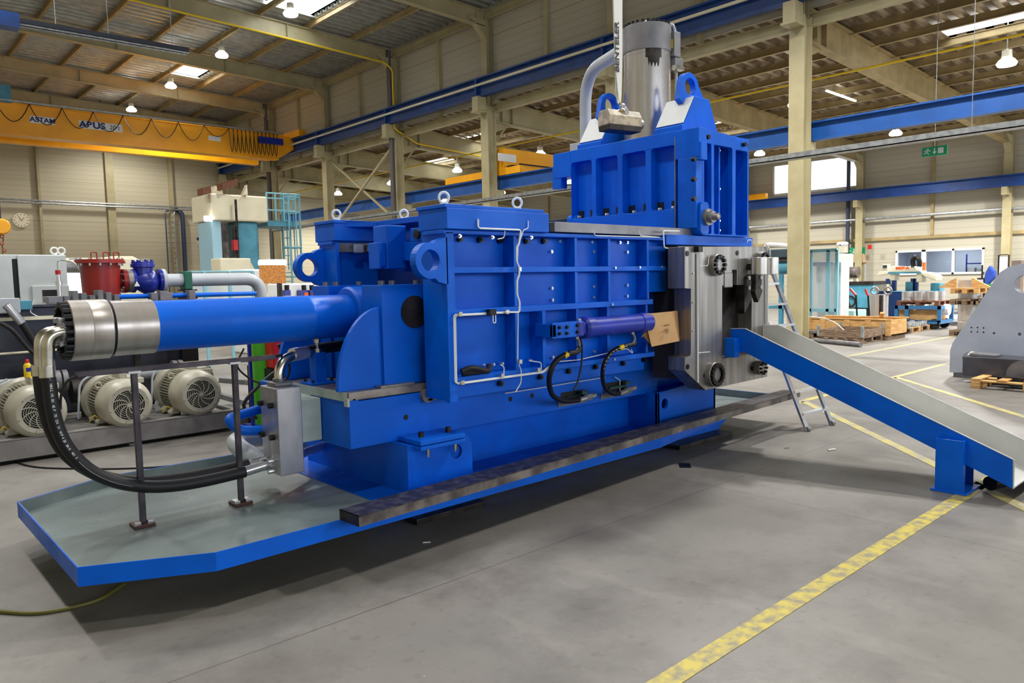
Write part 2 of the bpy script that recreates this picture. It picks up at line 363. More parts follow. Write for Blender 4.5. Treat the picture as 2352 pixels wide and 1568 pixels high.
WO = yz(XR, (2058, 576), (2262, 572), (2262, 629), (2058, 632))
wy0, wy1, wz0, wz1 = WO[1][0], WO[0][0], WO[3][1], WO[0][1]
_a = atx(1975, 425, XR); _b = atx(1778, 360, XR); W2 = (_a[1], _b[1], _a[2]-.05, atx(1975, 356, XR)[2])
wall('wall_right', WALLR, [(YF, 0), (YW, 0), (YW, 8.4), (YF, 8.4)], 'x', XR, XR+.2,
     holes=[[(wy0, wz0), (wy1, wz0), (wy1, wz1), (wy0, wz1)], [(W2[0], W2[2]), (W2[1], W2[2]), (W2[1], W2[3]), (W2[0], W2[3])]])
# window 1: office window on the right wall, three panes, a lit workshop room behind
wf = struct(thing('window_1', 'white framed three pane window to a lit side room', 'window', (XR, (wy0+wy1)/2, wz0)))
f = MB(); fw = .09
for y0, y1 in ((wy0, wy0+fw), (wy1-fw, wy1), (wy0+(wy1-wy0)/3-.05, wy0+(wy1-wy0)/3+.05), (wy0+2*(wy1-wy0)/3-.09, wy0+2*(wy1-wy0)/3+.09)): f.box(XR-.06, XR+.1, y0, y1, wz0, wz1)
f.box(XR-.06, XR+.1, wy0, wy1, wz0, wz0+fw); f.box(XR-.06, XR+.1, wy0, wy1, wz1-fw, wz1)
f.build('frame', WHITE, wf, .005)
MB().box(XR+.02, XR+.03, wy0+fw, wy1-fw, wz0+fw, wz1-fw).build('glass', GLASS, wf)
r = MB().box(XR+.2, XR+3.8, wy0-1, wy0-.9, 0, 3.2).box(XR+.2, XR+3.8, wy1+.9, wy1+1, 0, 3.2).box(XR+3.7, XR+3.8, wy0-1, wy1+1, 0, 3.2).box(XR+.2, XR+3.8, wy0-1, wy1+1, 3.1, 3.2)
struct(r.build('wall_side_room', mat('side_room_paint', (176, 186, 200), .6)))
sh = thing('storage_shelf', 'blue shelving with boxes seen through the right pane of the office window', 'shelf', (XR+2.2, wy0+.7, 0))
MB().box(XR+2, XR+2.5, wy0+.1, wy0+1.3, 1.4, 1.45).box(XR+2, XR+2.5, wy0+.1, wy0+1.3, 1.95, 2.0).box(XR+2, XR+2.05, wy0+.1, wy0+.15, 0, 2.4).box(XR+2, XR+2.05, wy0+1.25, wy0+1.3, 0, 2.4).build('rack', CBLUE, sh)
for k in range(3): MB().box(XR+2.05, XR+2.4, wy0+.2+k*.38, wy0+.5+k*.38, 1.45, 1.68+.05*k).build('storage_box', WHITE if k != 1 else LGREY, sh)
tl = thing('tube_lamp', 'white tube lamp glowing inside the side room', 'lamp', (XR+2, (wy0+wy1)/2, 3.0))
MB().box(XR+1.9, XR+2.0, wy0, wy1, 3.0, 3.06).build('tube', SHOPW, tl)
a = bpy.data.lights.new('side_room_light', 'AREA'); a.energy = 80; a.size = 2; ao = bpy.data.objects.new('side_room_light', a); C.objects.link(ao); ao.parent = tl; ao.location = (0, 0, -.05)
# window 2: bright high window, right wall; window 3: bright low window, back wall
w2 = struct(thing('window_2', 'bright high window under the eave of the far hall', 'window', (XR, W2[0], W2[2])))
MB().box(XR+.05, XR+.08, *W2).build('pane', WINM, w2)
MB().box(XR-.03, XR+.1, W2[0]-.05, W2[0]+.05, W2[2], W2[3]).box(XR-.03, XR+.1, W2[1]-.05, W2[1]+.05, W2[2], W2[3]).box(XR-.03, XR+.1, W2[0], W2[1], W2[2]-.05, W2[2]+.05).box(XR-.03, XR+.1, W2[1]-2.0, W2[1]-1.9, W2[2], W2[3]).build('frame', WHITE, w2)
w3 = struct(thing('window_3', 'blown out bright window low in the back wall', 'window', (10.4, YW, 1.1)))
MB().box(8.6, 12.2, YW+.05, YW+.08, 1.1, 2.95).build('pane', WINM, w3)
MB().box(8.55, 12.25, YW-.05, YW+.1, 2.9, 3.0).box(8.55, 12.25, YW-.05, YW+.1, 1.02, 1.12).box(8.55, 8.65, YW-.05, YW+.1, 1.02, 3).box(12.15, 12.25, YW-.05, YW+.1, 1.02, 3).build('frame', LGREY, w3)
# ---- roofs: trapezoidal sheet (ribs along x) with skylight openings filled by glowing panels
def zl(x): return 11.55+.033*(18.3-x) if x > 6.3 else 11.55+.033*12-.033*(6.3-x)      # left deck
def zr(x): return 8.42-.04*(x-18.3)                                                   # right deck
def deck(name, m, xs, zf, y0, y1, holes, pitch=.40, d=.12):
    b = MB(); y = y0
    while y < y1:
        prof = [(y, 0), (y+.3*pitch, 0), (y+.4*pitch, d), (y+.88*pitch, d), (y+pitch, 0)]
        for xa, xb in zip(xs[:-1], xs[1:]):
            if any(h[0] <= (xa+xb)/2 <= h[1] and h[2] <= y+pitch/2 <= h[3] for h in holes): continue
            vs = [(xa, p, zf(xa)+q) for p, q in prof]+[(xb, p, zf(xb)+q) for p, q in prof]
            b.add(vs, [(i, i+1, i+6, i+5) for i in range(4)])
        y += pitch
    return struct(b.build(name, m))
LS = [(12.3, 14.3, 23.8, 26.2), (12.5, 14.1, 35.6, 37.4), (3, 7, 17.5, 20.5), (-1, 3, 8, 11), (6.5, 9.5, 5, 9)]
xs = sorted(set([XL, 6.3, X1+.2]+[v for h in LS for v in h[:2]]))
deck('ceiling', DECK, xs, zl, YF, YW, LS)
RS = [(23.0, 24.2, 2.2, 7.4), (28, 29.2, 15.5, 22.0), (22.4, 23.4, 25.0, 31.0), (24.5, 26, 32, 38), (29.5, 31, 22, 29), (22, 23, 39.5, 44)]
xs = sorted(set([X1, XR]+[v for h in RS for v in h[:2]]))
deck('ceiling', DECKR, xs, zr, YF, YW, RS, .46, .17)
# outer cover above the sheets so that no stray daylight leaks in
k = 0
for hs, zf, tx in ((LS, zl, 'left'), (RS, zr, 'right')):
    for h in hs:
        zc = zf((h[0]+h[1])/2)+.12; k += 1
        o = MB().add([(h[0], h[2]-.5, zf(h[0])+.19), (h[1], h[2]-.5, zf(h[1])+.19), (h[1], h[3]+.5, zf(h[1])+.19), (h[0], h[3]+.5, zf(h[0])+.19)], [(0, 1, 2, 3)]).build('window_%d' % (k+3), SKYM); struct(o)
b = MB()
b.box(XL, X1+.2, YF, YW, 12.3, 12.4); b.box(X1+.3, XR+.2, YF, YW, 8.9, 9.0); struct(b.build('ceiling_cover', DARK))
# ---- steel frames
cols = []
names_c = ['cream steel column nearest to the camera side, behind the chute line', 'cream steel column standing right of the press head and ladder', 'cream steel column hidden behind the tall silver press cylinder', 'cream steel column above the front body lintel, cable-free', 'cream steel column with grey downpipe, right of the X bracing', 'cream steel column left of the X bracing', 'cream steel column with downpipe behind the blue ladder cage', 'cream steel column in the far corner of the back wall']
for i, y in enumerate(FY):
    t = thing('steel_column', names_c[i], 'column', (X1, y, 0), 'columns between the two halls')
    MB().box(X1-.2, X1-.17, y-.2, y+.2, 0, 8.0).box(X1+.17, X1+.2, y-.2, y+.2, 0, 8.0).box(X1-.17, X1+.17, y-.09, y-.07, 0, 8.0).box(X1-.17, X1+.17, y+.07, y+.09, 0, 8.0).build('shaft', CREAM, t)
    MB().box(X1-.14, X1-.12, y-.15, y+.15, 8.0, 11.1).box(X1+.12, X1+.14, y-.15, y+.15, 8.0, 11.1).box(X1-.12, X1+.12, y-.01, y+.01, 8.0, 11.1).build('upper_shaft', CREAM, t)
    MB().box(X1-.62, X1-.2, y-.16, y+.16, 7.78, 8.27).box(X1-.66, X1-.2, y-.2, y+.2, 7.72, 7.78).build('corbel', CREAM, t, .01)
    MB().box(X1+.2, X1+.62, y-.12, y+.12, 4.72, 5.02).build('corbel', CREAM, t, .01)
    # knee of the left frame
    MB().prism([(X1-.14, 10.4), (X1-.14, 11.0), (X1-.9, 11.0), (X1-.5, 10.75)], 'y', y-.12, y+.12).build('knee', CREAM, t)
    cols.append(t)
nb = 0
for i, y in enumerate(FY):
    b = MB()
    for xa, xb in ((XL, 6.3), (6.3, X1-.1)):
        b.ibeam((xa, y, zl(xa)-.5), (xb, y, zl(xb)-.5), .24, .55, .025, .02)
    for k in range(4):
        xx = X1-.5-4.3*k; b.box(xx-.008, xx+.008, y-.12, y+.12, zl(xx)-.76, zl(xx)-.24)
    o = b.build('roof_beam', CREAM); tag(o, 'cream roof rafter of the crane hall, %s from the camera' % ['nearest', 'second', 'third', 'fourth', 'fifth', 'sixth', 'seventh', 'farthest'][i], 'beam', 'rafters of the crane hall')
for i, y in enumerate(FY):
    b = MB(); h = .8; z0 = lambda x: zr(x)-.16-h/2
    b.ibeam((X1+.2, y, z0(X1)), (XR-.3, y, z0(XR-.3)), .28, h, .03, .02)
    b.prism([(X1+.2, zr(X1)-.95), (X1+.2, zr(X1)-1.35), (X1+1.1, zr(X1)-1.02)], 'y', y-.02, y+.02)
    for xx in (X1+.6, X1+1.1): b.box(xx, xx+.02, y-.14, y+.14, zr(xx)-.93, zr(xx)-.18)
    o = b.build('roof_beam', TAN if i < 3 else CREAM); tag(o, 'deep roof rafter of the low hall, %s from the camera' % ['nearest', 'second', 'third', 'fourth', 'fifth', 'sixth', 'seventh', 'farthest'][i], 'beam', 'rafters of the low hall')
x = -5.2; k = 11
while x < 18:
    b = MB().ibeam((x, YF, zl(x)-.12), (x, YW, zl(x)-.12), .1, .2, .012, .012); tag(b.build('purlin', TAN), 'tan steel purlin under the crane hall roof, %s counted from the column row' % ORD[k], 'purlin', 'purlins of the crane hall'); x += 1.96; k -= 1
x = 19.6; k = 0
while x < 36:
    b = MB().ibeam((x, YF, zr(x)-.1), (x, YW, zr(x)-.1), .1, .2, .012, .012); tag(b.build('purlin', TAN), 'tan steel purlin under the low hall roof, %s counted from the column row' % ORD[k], 'purlin', 'purlins of the low hall'); x += 1.42; k += 1
# eave struts and wall posts of the upper wall
tag(MB().ibeam((X1, YF, 11.2), (X1, YW, 11.2), .16, .24).build('eave_beam', CREAM), 'long cream eave beam at the top of the upper wall', 'beam')
tag(MB().ibeam((X1+.25, YF, 7.95), (X1+.25, YW, 7.95), .2, .3).build('eave_beam', CREAM), 'long cream beam under the crane rail where the low roof starts', 'beam')
for k, y in enumerate(FY[:-1]):
    o = MB().box(X1+.02, X1+.18, y+2.9, y+3.06, 8.1, 11.1).build('wall_post', CREAM); tag(o, 'thin cream post on the upper panel wall, %s from the camera' % ORD[k], 'post', 'posts of the upper wall')
# X bracing between the 5th and 6th column
br = thing('cross_bracing', 'cream X bracing rods between two columns', 'bracing', (X1, (FY[4]+FY[5])/2, 5))
MB().bar((X1, FY[4]+.1, 7.6), (X1, FY[5]-.1, 4.2), .08, .08, (1, 0, 0)).build('brace', CREAM, br)
MB().bar((X1+.09, FY[4]+.1, 4.2), (X1+.09, FY[5]-.1, 7.6), .08, .08, (1, 0, 0)).build('brace', CREAM, br)
# knee braces (thin) to the low hall
for k, y in enumerate(FY[2:7]):
    o = MB().bar((X1+.2, y, 6.6), (X1+.85, y, 7.35), .06, .06).build('knee_brace', CREAM); tag(o, 'thin cream diagonal knee brace of the low hall, %s from the camera' % ORD[k], 'brace', 'knee braces of the low hall')
# crane runway of the crane hall
t = thing('crane_rail_beam', 'long dark blue crane runway beam with cream conductor strip', 'crane rail', (X1-.38, 20, 8.3))
MB().box(X1-.53, X1-.23, YF, YW+.3-.35, 8.88, 8.93).box(X1-.5, X1-.26, YF, YW-.05, 8.28, 8.32).box(X1-.4, X1-.37, YF, YW-.05, 8.3, 8.9).box(X1-.42, X1-.34, YF, YW-.05, 8.93, 8.98).build('beam', DBLUE, t)
MB().box(X1-.56, X1-.5, YF, YW-.3, 8.63, 8.70).build('conductor_strip', CREAM2, t)
c0 = MB().box(X1-.54, X1-.4, FY[1], FY[1]+.08, 8.32, 8.88).build('stiffener', DBLUE, t)
copies(c0, [(0, 5.965*k, 0) for k in range(1, 7)])
t = thing('crane_rail_beam', 'blue crane runway beam on the far side of the columns', 'crane rail', (X1+.45, 20, 5.05))
MB().box(X1+.33, X1+.63, YF, YW-.05, 5.46, 5.5).box(X1+.35, X1+.6, YF, YW-.05, 5.03, 5.07).box(X1+.46, X1+.49, YF, YW-.05, 5.05, 5.48).build('beam', mat('rail_blue_mid', (26, 84, 160), .42, col2=(22, 76, 146), scale=2), t)
t = thing('crane_rail_beam', 'thin blue crane runway beam along the right wall', 'crane rail', (35.9, 18, 5.05))
MB().box(35.5, 35.8, YF, YW-.05, 5.46, 5.5).box(35.52, 35.78, YF, YW-.05, 5.03, 5.07).box(35.63, 35.66, YF, YW-.05, 5.05, 5.48).build('beam', DBLUE, t)
# columns on the right wall and girts
for k, y in enumerate(FY[1:7]):
    t = thing('wall_column', 'cream column on the right wall, %s' % ['at the right picture edge', 'left of the office window', 'under the bright high window', 'behind the teal machine', 'far back', 'farthest back'][k], 'column', (36.1, y, 0), 'columns on the right wall')
    MB().box(35.95, 35.98, y-.16, y+.16, 0, 7.3).box(36.22, 36.25, y-.16, y+.16, 0, 7.3).box(35.98, 36.22, y-.02, y+.02, 0, 7.3).build('shaft', CREAM, t)
    MB().box(35.5, 35.95, y-.1, y+.1, 4.7, 5.02).build('corbel', CREAM, t)
    MB().prism([(36.0, 6.4), (36.0, 7.1), (35.2, 7.1)], 'y', y-.12, y+.12).build('haunch', CREAM, t)
for z in (3.2,):
    tag(MB().box(XR-.1, XR, YF, YW, z-.07, z+.07).build('wall_girt', TAN), 'tan horizontal girt on the right wall above the office window', 'beam')
for k, y in enumerate([6.2+2.98*j*2 for j in range(0, 6)]):
    tag(MB().box(XR-.12, XR, y-.06, y+.06, 3.27, 7.3).build('wall_post', TAN), 'tan intermediate post on the right panel wall, %s from the right picture side' % ORD[k], 'post', 'posts of the right wall')
tag(MB().cyl((XR-.25, FY[2]+.6, 0), (XR-.25, FY[2]+.6, 7.2), .09).build('downpipe', mat('slate_pipe', (52, 62, 84), .4)), 'dark slate downpipe beside the right wall column left of the window', 'pipe')
# back wall posts + horizontal pipes
for k, p in enumerate([(100, 'thin post left of the wall clock side'), (262, 'broad cream post in the middle of the back wall'), (400, 'thin cream post beside the wall ladder')]):
    xx = aty(p[0], 600, YW)[0]; ww = (.06, .2, .1)[k]
    tag(MB().box(xx-ww, xx+ww, YW-.25, YW, 0, 11.8).build('wall_post', CREAM), 'cream back wall post, '+p[1], 'post', 'posts of the back wall')
for k, z in enumerate((6.12, 6.26)):
    tag(MB().cyl((XL, YW-.35, z), (X1+9, YW-.35, z), .045, 8).build('wall_pipe', GALV), '%s of the two grey conduits along the back wall' % ('lower', 'upper')[k], 'pipe', 'conduits on the back wall')
tag(MB().cyl((XR-.3, 2, 4.15), (XR-.3, 30, 4.15), .06, 8).build('wall_pipe', GALV), 'grey pipe along the right wall below the crane beam', 'pipe')
# downpipes at columns 5, 7
for y, lb in ((FY[4], 'grey downpipe in front of the column right of the X bracing'), (FY[6], 'grey downpipe on the column behind the blue ladder cage')):
    tag(MB().cyl((X1-.3, y-.05, 0), (X1-.3, y-.05, 11.3), .1, 12).build('downpipe', mat('brown_grey_pipe', (86, 80, 82), .4)), lb, 'pipe')
# yellow gas pipe
yb = FY[4]
gp = MB().tube(bend([(2, yb-.2, zl(2)-.85), (6.3, yb-.2, zl(6.3)-.85), (X1-.6, yb-.2, zl(17.5)-.83), (X1-.25, yb-.22, 10.5), (X1-.25, yb-.22, 8.1), (X1+.9, yb-.22, 7.6), (X1+5.3, yb-.22, 7.35), (X1+5.3, yb-.22, 6.6)], .15), .035, 8)
tag(gp.build('gas_pipe', YELLOW), 'yellow gas pipe along a roof rafter and down the column', 'pipe')
zz = 6.98
tag(MB().tube([(20.4, YF, zz), (20.4, YW, zz)], .03, 6).build('gas_pipe', YELLOW), 'yellow gas pipe running under the low hall roof', 'pipe')
# cable tray (perforated) of the low hall
za = atx(1900, 345, 17.2)
p0 = atx(1640, 395, 17.6); t = thing('cable_tray', 'galvanised cable tray hanging across the low hall', 'cable tray', (17.6, 8, 4.3))
xt = 14.0; q0 = atx(1500, 405, xt); q1 = atx(2400, 283, xt)
b = MB().box(xt-.12, xt+.12, q1[1]-6, 30, q1[2]-.02, q1[2]).box(xt-.12, xt-.115, q1[1]-6, 30, q1[2]-.02, q1[2]+.09).box(xt+.115, xt+.12, q1[1]-6, 30, q1[2]-.02, q1[2]+.09)
b.build('tray', GALV, t)
hs = MB().cyl((xt, q1[1]+1, q1[2]), (xt, q1[1]+1, 11.5), .006, 5).build('hanger', GALV, t)
# ---- high-bay lamps
def lamp(x, y, zt, zb, label, group, k=1.0):
    t = thing('high_bay_lamp', label, 'lamp', (x, y, zb), group)
    MB().cyl((x, y, zb+.42), (x, y, zt), .012, 6).build('rod', GALV, t)
    MB().lathe((x, y, zb+.2), (0, 0, 1), [(0, .1), (.02, .13), (.2, .12), (.22, .05), (.25, 0)], 14).build('housing', MGREY, t)
    MB().lathe((x, y, zb), (0, 0, 1), [(0, .0), (0, .22), (.06, .25), (.14, .2), (.22, .1), (.24, 0)], 18).build('reflector', LAMPM, t)
    l = bpy.data.lights.new('lamp_light', 'SPOT'); l.energy = LAMP_W*4*k; l.spot_size = math.radians(150); l.spot_blend = .6; l.shadow_soft_size = .35; l.color = (1, .97, .925)
    o = bpy.data.objects.new('lamp_light', l); C.objects.link(o); o.parent = t; o.location = (0, 0, -.3)
for ix, x in enumerate((0.4, 12.2)):
    for k in range(-1, 7):
        y = FY[0]+2.98+5.965*k
        if k >= 3 or ix == 0 or True:
            lb = 'glowing high bay lamp of the crane hall, '+(['nearest', 'second', 'third', 'farthest'][k-3]+' of the visible row' if (ix == 1 and k >= 3) else 'row %s, %s from the back wall' % (('left', 'right')[ix], ORD[6-k]))
            lamp(x, y, zl(x)+.1, 10.7, lb, 'high bay lamps of the crane hall', (.45 if ix == 0 else 2.2) if k < 1 else .75)
for ix, x in enumerate((23.9, 32.2)):
    for k in range(-1, 7):
        y = FY[0]+2.98+5.965*k
        lamp(x, y, zr(x)+.12, 7.15, 'glowing high bay lamp of the low hall, %s row, %s from the back wall' % (('inner', 'outer')[ix], ORD[6-k]), 'high bay lamps of the low hall', 2.2 if k < 1 else 1.0)
# ---- overhead crane 1
cy = 36.0
t = thing('overhead_crane', 'yellow-orange overhead travelling crane spanning the crane hall', 'crane', (6, cy, 8.4))
b = MB().box(XL+.6, X1-1.2, cy-.24, cy+.24, 7.88, 9.05).box(XL+.6, X1-.9, cy-.34, cy+.34, 9.05, 9.09).box(XL+.6, X1-1.5, cy-.34, cy+.34, 7.84, 7.88)
b.build('girder', ORANGE, t)
MB().box(XL+.6, X1-1.3, cy+1.9, cy+2.3, 7.88, 9.05).build('girder', ORANGE, t)
MB().prism([(X1-1.2, 7.95), (X1-.3, 8.5), (X1-.3, 9.05), (X1-1.2, 9.05)], 'y', cy-.24, cy+.24).build('girder_end', ORANGE, t)
MB().box(X1-.55, X1-.2, cy-1.2, cy+3.2, 8.98, 9.3).build('end_carriage', ORANGE, t)
MB().box(XL+.6, X1-1.0, cy-.5, cy-.44, 9.1, 9.16).build('festoon_track', GALV, t)
c = MB(); xx = XL+1
while xx < 14.2:
    c.tube([(xx+1.15*q/8, cy-.47, 9.08-.75*(1-((q-4)/4)**2)*(1 if xx < 13 else .6)) for q in range(9)], .018, 5); xx += 1.15
while xx < 16.8:
    c.tube([(xx+.22*q/6, cy-.47, 9.08-1.1*(1-((q-3)/3)**2)) for q in range(7)], .018, 5); xx += .2
c.build('festoon_cable', RUBBER, t)
MB().box(16.0, 17.2, cy-.6, cy-.4, 8.55, 8.85).build('control_box', CBLUE, t)
def sign(x0, x1, z0, z1, txt, s, sq=1, mm=INK, tt=None):
    MB().box(x0, x1, cy-.262, cy-.242, z0, z1).build('sign_plate', WHITE, t)
    text(txt, s, ((x0+x1)/2, cy-.266, (z0+z1)/2), (1, 0, 0), (0, 0, 1), mm, t, .002, bold=.008, squash=sq)
P = xz(cy-.25, (68, 265), (127, 285), (181, 277), (281, 300), (478, 311), (507, 325))
sign(P[0][0], P[1][0], P[1][1]-.05, P[0][1], 'ASTAM', .27, 1.05)
MB().box(P[2][0], P[3][0], cy-.262, cy-.242, P[2][1]-.3, P[2][1]+.02).build('sign_plate', WHITE, t)
zc = P[2][1]-.14; W = P[3][0]-P[2][0]
text('ABUS', .36, (P[2][0]+W*.3, cy-.266, zc), (1, 0, 0), (0, 0, 1), INK, t, .002, bold=.014, squash=1.15)
text('20 t', .26, (P[2][0]+W*.82, cy-.266, zc), (1, 0, 0), (0, 0, 1), BINK, t, .002)
MB().box(P[4][0], P[5][0], cy-.262, cy-.242, P[5][1], P[4][1]).build('sign_plate', WHITE, t)
hk = thing('crane_hook_block', 'yellow crane hook block with chain at the left picture edge', 'hook block', tuple(aty(3, 525, 18)))
h = aty(3, 523, 18.0)
MB().lathe((h[0], h[1]-.1, h[2]+.02), (0, 1, 0), [(0, 0), (0, .13), (.05, .16), (.15, .16), (.2, .13), (.2, 0)], 20).build('block', ORANGE, hk)
c = MB()
for q in range(9): c.lathe((h[0]+.02*math.sin(q*2), h[1], h[2]-.17-.07*q), (1, 0, 0) if q % 2 else (0, 1, 0), [(-.012, .02), (0, .045), (.012, .02)], 8)
c.build('chain', mat('rusty_chain', (150, 84, 60), .5, .4), hk)
MB().cyl((h[0], h[1], h[2]+.15), (h[0], h[1], 8.5), .012, 5).build('rope', BINK, hk)
# crane trolley bit at the left edge
t2 = thing('crane_trolley', 'blue hoist trolley on the crane at the left picture edge', 'trolley', tuple(aty(8, 220, cy)))
a0 = aty(-20, 235, cy); a1 = aty(20, 200, cy); MB().box(a0[0], a1[0], cy-.4, cy+.4, a0[2]-.02, a1[2]).build('body', TEAL, t2, .03)
# dark infrared heaters
t = thing('infrared_heater', 'long dark infrared tube heater under the crane hall roof', 'heater', (8, 27.0, 10.4))
yh = 22.0; A = aty(42, 50, yh); B = aty(430, 117, yh)
MB().bar(tuple(A), tuple(B), .34, .10).build('hood', mat('heater_dark', (18, 22, 38), .5), t)
MB().cyl((A[0], yh-.1, A[2]-.07), (B[0], yh-.1, B[2]-.07), .03, 8).build('tube', GALV, t)
MB().cyl((A[0], yh+.1, A[2]-.07), (B[0], yh+.1, B[2]-.07), .03, 8).build('tube', GALV, t)
MB().box(A[0]-.7, A[0], yh-.2, yh+.2, A[2]-.2, A[2]+.15).build('burner_box', DBLUE, t)
for q in (.2, .5, .9):
    x = A[0]+(B[0]-A[0])*q; MB().cyl((x, yh, A[2]+(B[2]-A[2])*q), (x, yh, 11.6), .01, 5).build('hanger', GALV, t)
t = thing('infrared_heater', 'dark infrared heater under the low hall roof right of the big column', 'heater', tuple(aty(1985, 220, 12)))
A = aty(1990, 222, 13); B = aty(2200, 262, 13)
MB().bar(tuple(A), (B[0], B[1], B[2]), .3, .12).build('hood', mat('heater_grey', (72, 66, 66), .45), t); MB().box(A[0]-.3, A[0]+.2, 12.8, 13.2, A[2]-.14, A[2]+.2).build('burner_box', DBLUE, t)
MB().cyl((A[0], 13, A[2]+.1), (A[0], 13, zr(A[0])), .012, 5).build('hanger', GALV, t)
# overhead crane 2 in the low hall
y2 = aty(1035, 410, 1)  # direction only
xx = X1+.48; e0 = atx(1028, 417, xx); e1 = atx(1200, 392, xx)
t = thing('overhead_crane', 'orange overhead crane of the low hall behind the columns', 'crane', (26, (e0[1]+e1[1])/2, 5.6))
MB().box(xx-.12, xx+.12, e1[1], e0[1], 5.52, 5.78).build('end_carriage', ORANGE, t, .01)
yc2 = e1[1]+.25*(e0[1]-e1[1])
MB().box(xx-.1, 35.6, yc2-.2, yc2+.2, 5.78, 6.5).build('girder', ORANGE, t)
MB().box(xx+.4, 35.2, yc2-.55, yc2-.5, 5.9, 5.95).build('festoon_track', BOLT, t)
q = aty(1165, 370, yc2-.21); MB().box(q[0]-.45, q[0]+.45, yc2-.22, yc2-.2, 6.02, 6.3).build('sign_plate', WHITE, t)
MB().box(q[0]-.1, q[0]+.35, yc2-.6, yc2-.3, 5.6, 5.85).build('drive_motor', BOLT, t)
MB().box(35.5, 35.75, yc2-1.3, yc2+1.3, 5.5, 5.78).build('end_carriage', ORANGE, t)
# thin fluorescent lamps hanging in the low hall
for k, (pa, pb, y) in enumerate((((1957, 162), (2110, 235), 12.0), ((1898, 208), (1965, 231), 12.0), ((2190, 275), (2240, 297), 12.0))):
    A = aty(*pa, y); B = aty(*pb, y); B = (B[0], B[1], A[2]-.02)
    tag(MB().bar(tuple(A), B, .06, .05).cyl(((A[0]+B[0])/2, y, A[2]), ((A[0]+B[0])/2, y, zr((A[0]+B[0])/2)), .006, 5).build('tube_lamp', TUBEM if k == 1 else CHROME), ['thin bright tube strip beside the deep rafter', 'short fluorescent lamp left of the dark heater', 'thin strip below the blue beam near the right rafter'][k], 'lamp', 'thin strips under the low hall roof')
# exit signs
A = atx(2147, 347, XR-3)
def exits(px, py, x, w_, h_, lb, m=EXITM):
    A = atx(px, py, x); t = thing('exit_sign', lb, 'exit sign', tuple(A))
    MB().box(x-.03, x+.03, A[1]-w_/2, A[1]+w_/2, A[2]-h_/2, A[2]+h_/2).build('panel', m, t)
    wh = WHITE
    # running figure, arrow and door
    MB().cbox((x-.035, A[1]-.26*w_, A[2]), (.01, .22*w_, .6*h_)).build('door_pictogram', wh, t)
    b = MB().bar((x-.035, A[1]-.01*w_, A[2]+.32*h_), (x-.035, A[1]-.01*w_, A[2]-.1*h_), .01, .05*w_, (0, 1, 0)); b.prism([(A[1]-.1*w_, A[2]-.05*h_), (A[1]+.08*w_, A[2]-.05*h_), (A[1]-.01*w_, A[2]-.34*h_)], 'x', x-.04, x-.03); b.build('arrow_pictogram', wh, t)
    b = MB().cyl((x-.04, A[1]+.26*w_, A[2]+.28*h_), (x-.03, A[1]+.26*w_, A[2]+.28*h_), .08*h_, 8)
    for p, q in (((.27, .2), (.3, -.05)), ((.3, -.05), (.22, -.3)), ((.3, -.05), (.42, -.2)), ((.27, .15), (.16, .05)), ((.27, .15), (.4, .08))):
        b.bar((x-.035, A[1]+p[0]*w_, A[2]+p[1]*h_), (x-.035, A[1]+q[0]*w_, A[2]+q[1]*h_), .01, .05*h_*2, (0, 1, .01))
    b.build('figure_pictogram', wh, t); return t, A
t, A = exits(2147, 347, 20.0, .55, .22, 'green exit sign with running figure hanging under the cable tray')
MB().cyl((A[0], A[1], A[2]+.1), (A[0], A[1], 8.45), .008, 5).build('hanger', GALV, t)
exits(1962, 577, XR-.2, 1.0, .35, 'green exit sign above the far door behind the drill')
tag(MB().box(XR-.46, XR-.44, *sorted((atx(1992, 567, XR-.5)[1], atx(2001, 567, XR-.5)[1])), atx(1996, 572, XR-.5)[2], atx(1996, 562, XR-.5)[2]).build('fire_point_sign', BRED), 'small red fire sign on the right wall column', 'sign')
# clock, lamp and ladder on the back wall
A = aty(48, 506, YW); t = thing('wall_clock', 'round cream wall clock on the back wall', 'clock', (A[0], YW, A[2]))
MB().lathe((A[0], YW-.12, A[2]), (0, 1, 0), [(0, 0), (0, .36), (.1, .38), (.12, .38)], 28).build('dial', CREAM2, t)
b = MB()
for k in range(12): b.cbox((A[0]+.29*math.sin(k*math.pi/6), YW-.125, A[2]+.29*math.cos(k*math.pi/6)), (.03, .01, .06), ry=k*math.pi/6)
b.cbox((A[0]+.06, YW-.13, A[2]+.06), (.025, .01, .2), ry=.7); b.cbox((A[0]-.05, YW-.13, A[2]+.08), (.02, .01, .26), ry=-.5)
b.build('markings', WOODO, t)
t = thing('wall_ladder', 'grey steel ladder fixed to the back wall', 'ladder', (aty(395, 600, YW)[0], YW-.4, 0))
L0 = aty(386, 600, YW-.4); L1 = aty(406, 600, YW-.4); zt = aty(395, 485, YW-.4)[2]
for xx in (L0[0], L1[0]): MB().tube(bend([(xx, YW-.4, 0), (xx, YW-.4, zt), (xx+.3, YW-.1, zt+.05)], .2), .04, 6).build('rail', mat('slate', (64, 74, 92), .4) if xx == L0[0] else GALV, t)
b = MB(); z = .3
while z < zt: b.cyl((L0[0], YW-.4, z), (L1[0], YW-.4, z), .02, 6); z += .28
b.build('rungs', GALV, t)
A = aty(425, 600, YW-.3); tag(MB().tube(bend([(A[0], YW-.3, 0), (A[0], YW-.3, aty(425, 490, YW)[2]), (A[0]-.4, YW-.1, aty(425, 480, YW)[2])], .2), .13, 8).build('cable_duct', mat('slate2', (44, 56, 78), .4)), 'dark cable bundle rising on the back wall right of the ladder', 'cable duct')
A = aty(465, 556, YW-.2); t = thing('emergency_lamp', 'small white emergency lamp on the back wall', 'lamp', tuple(A))
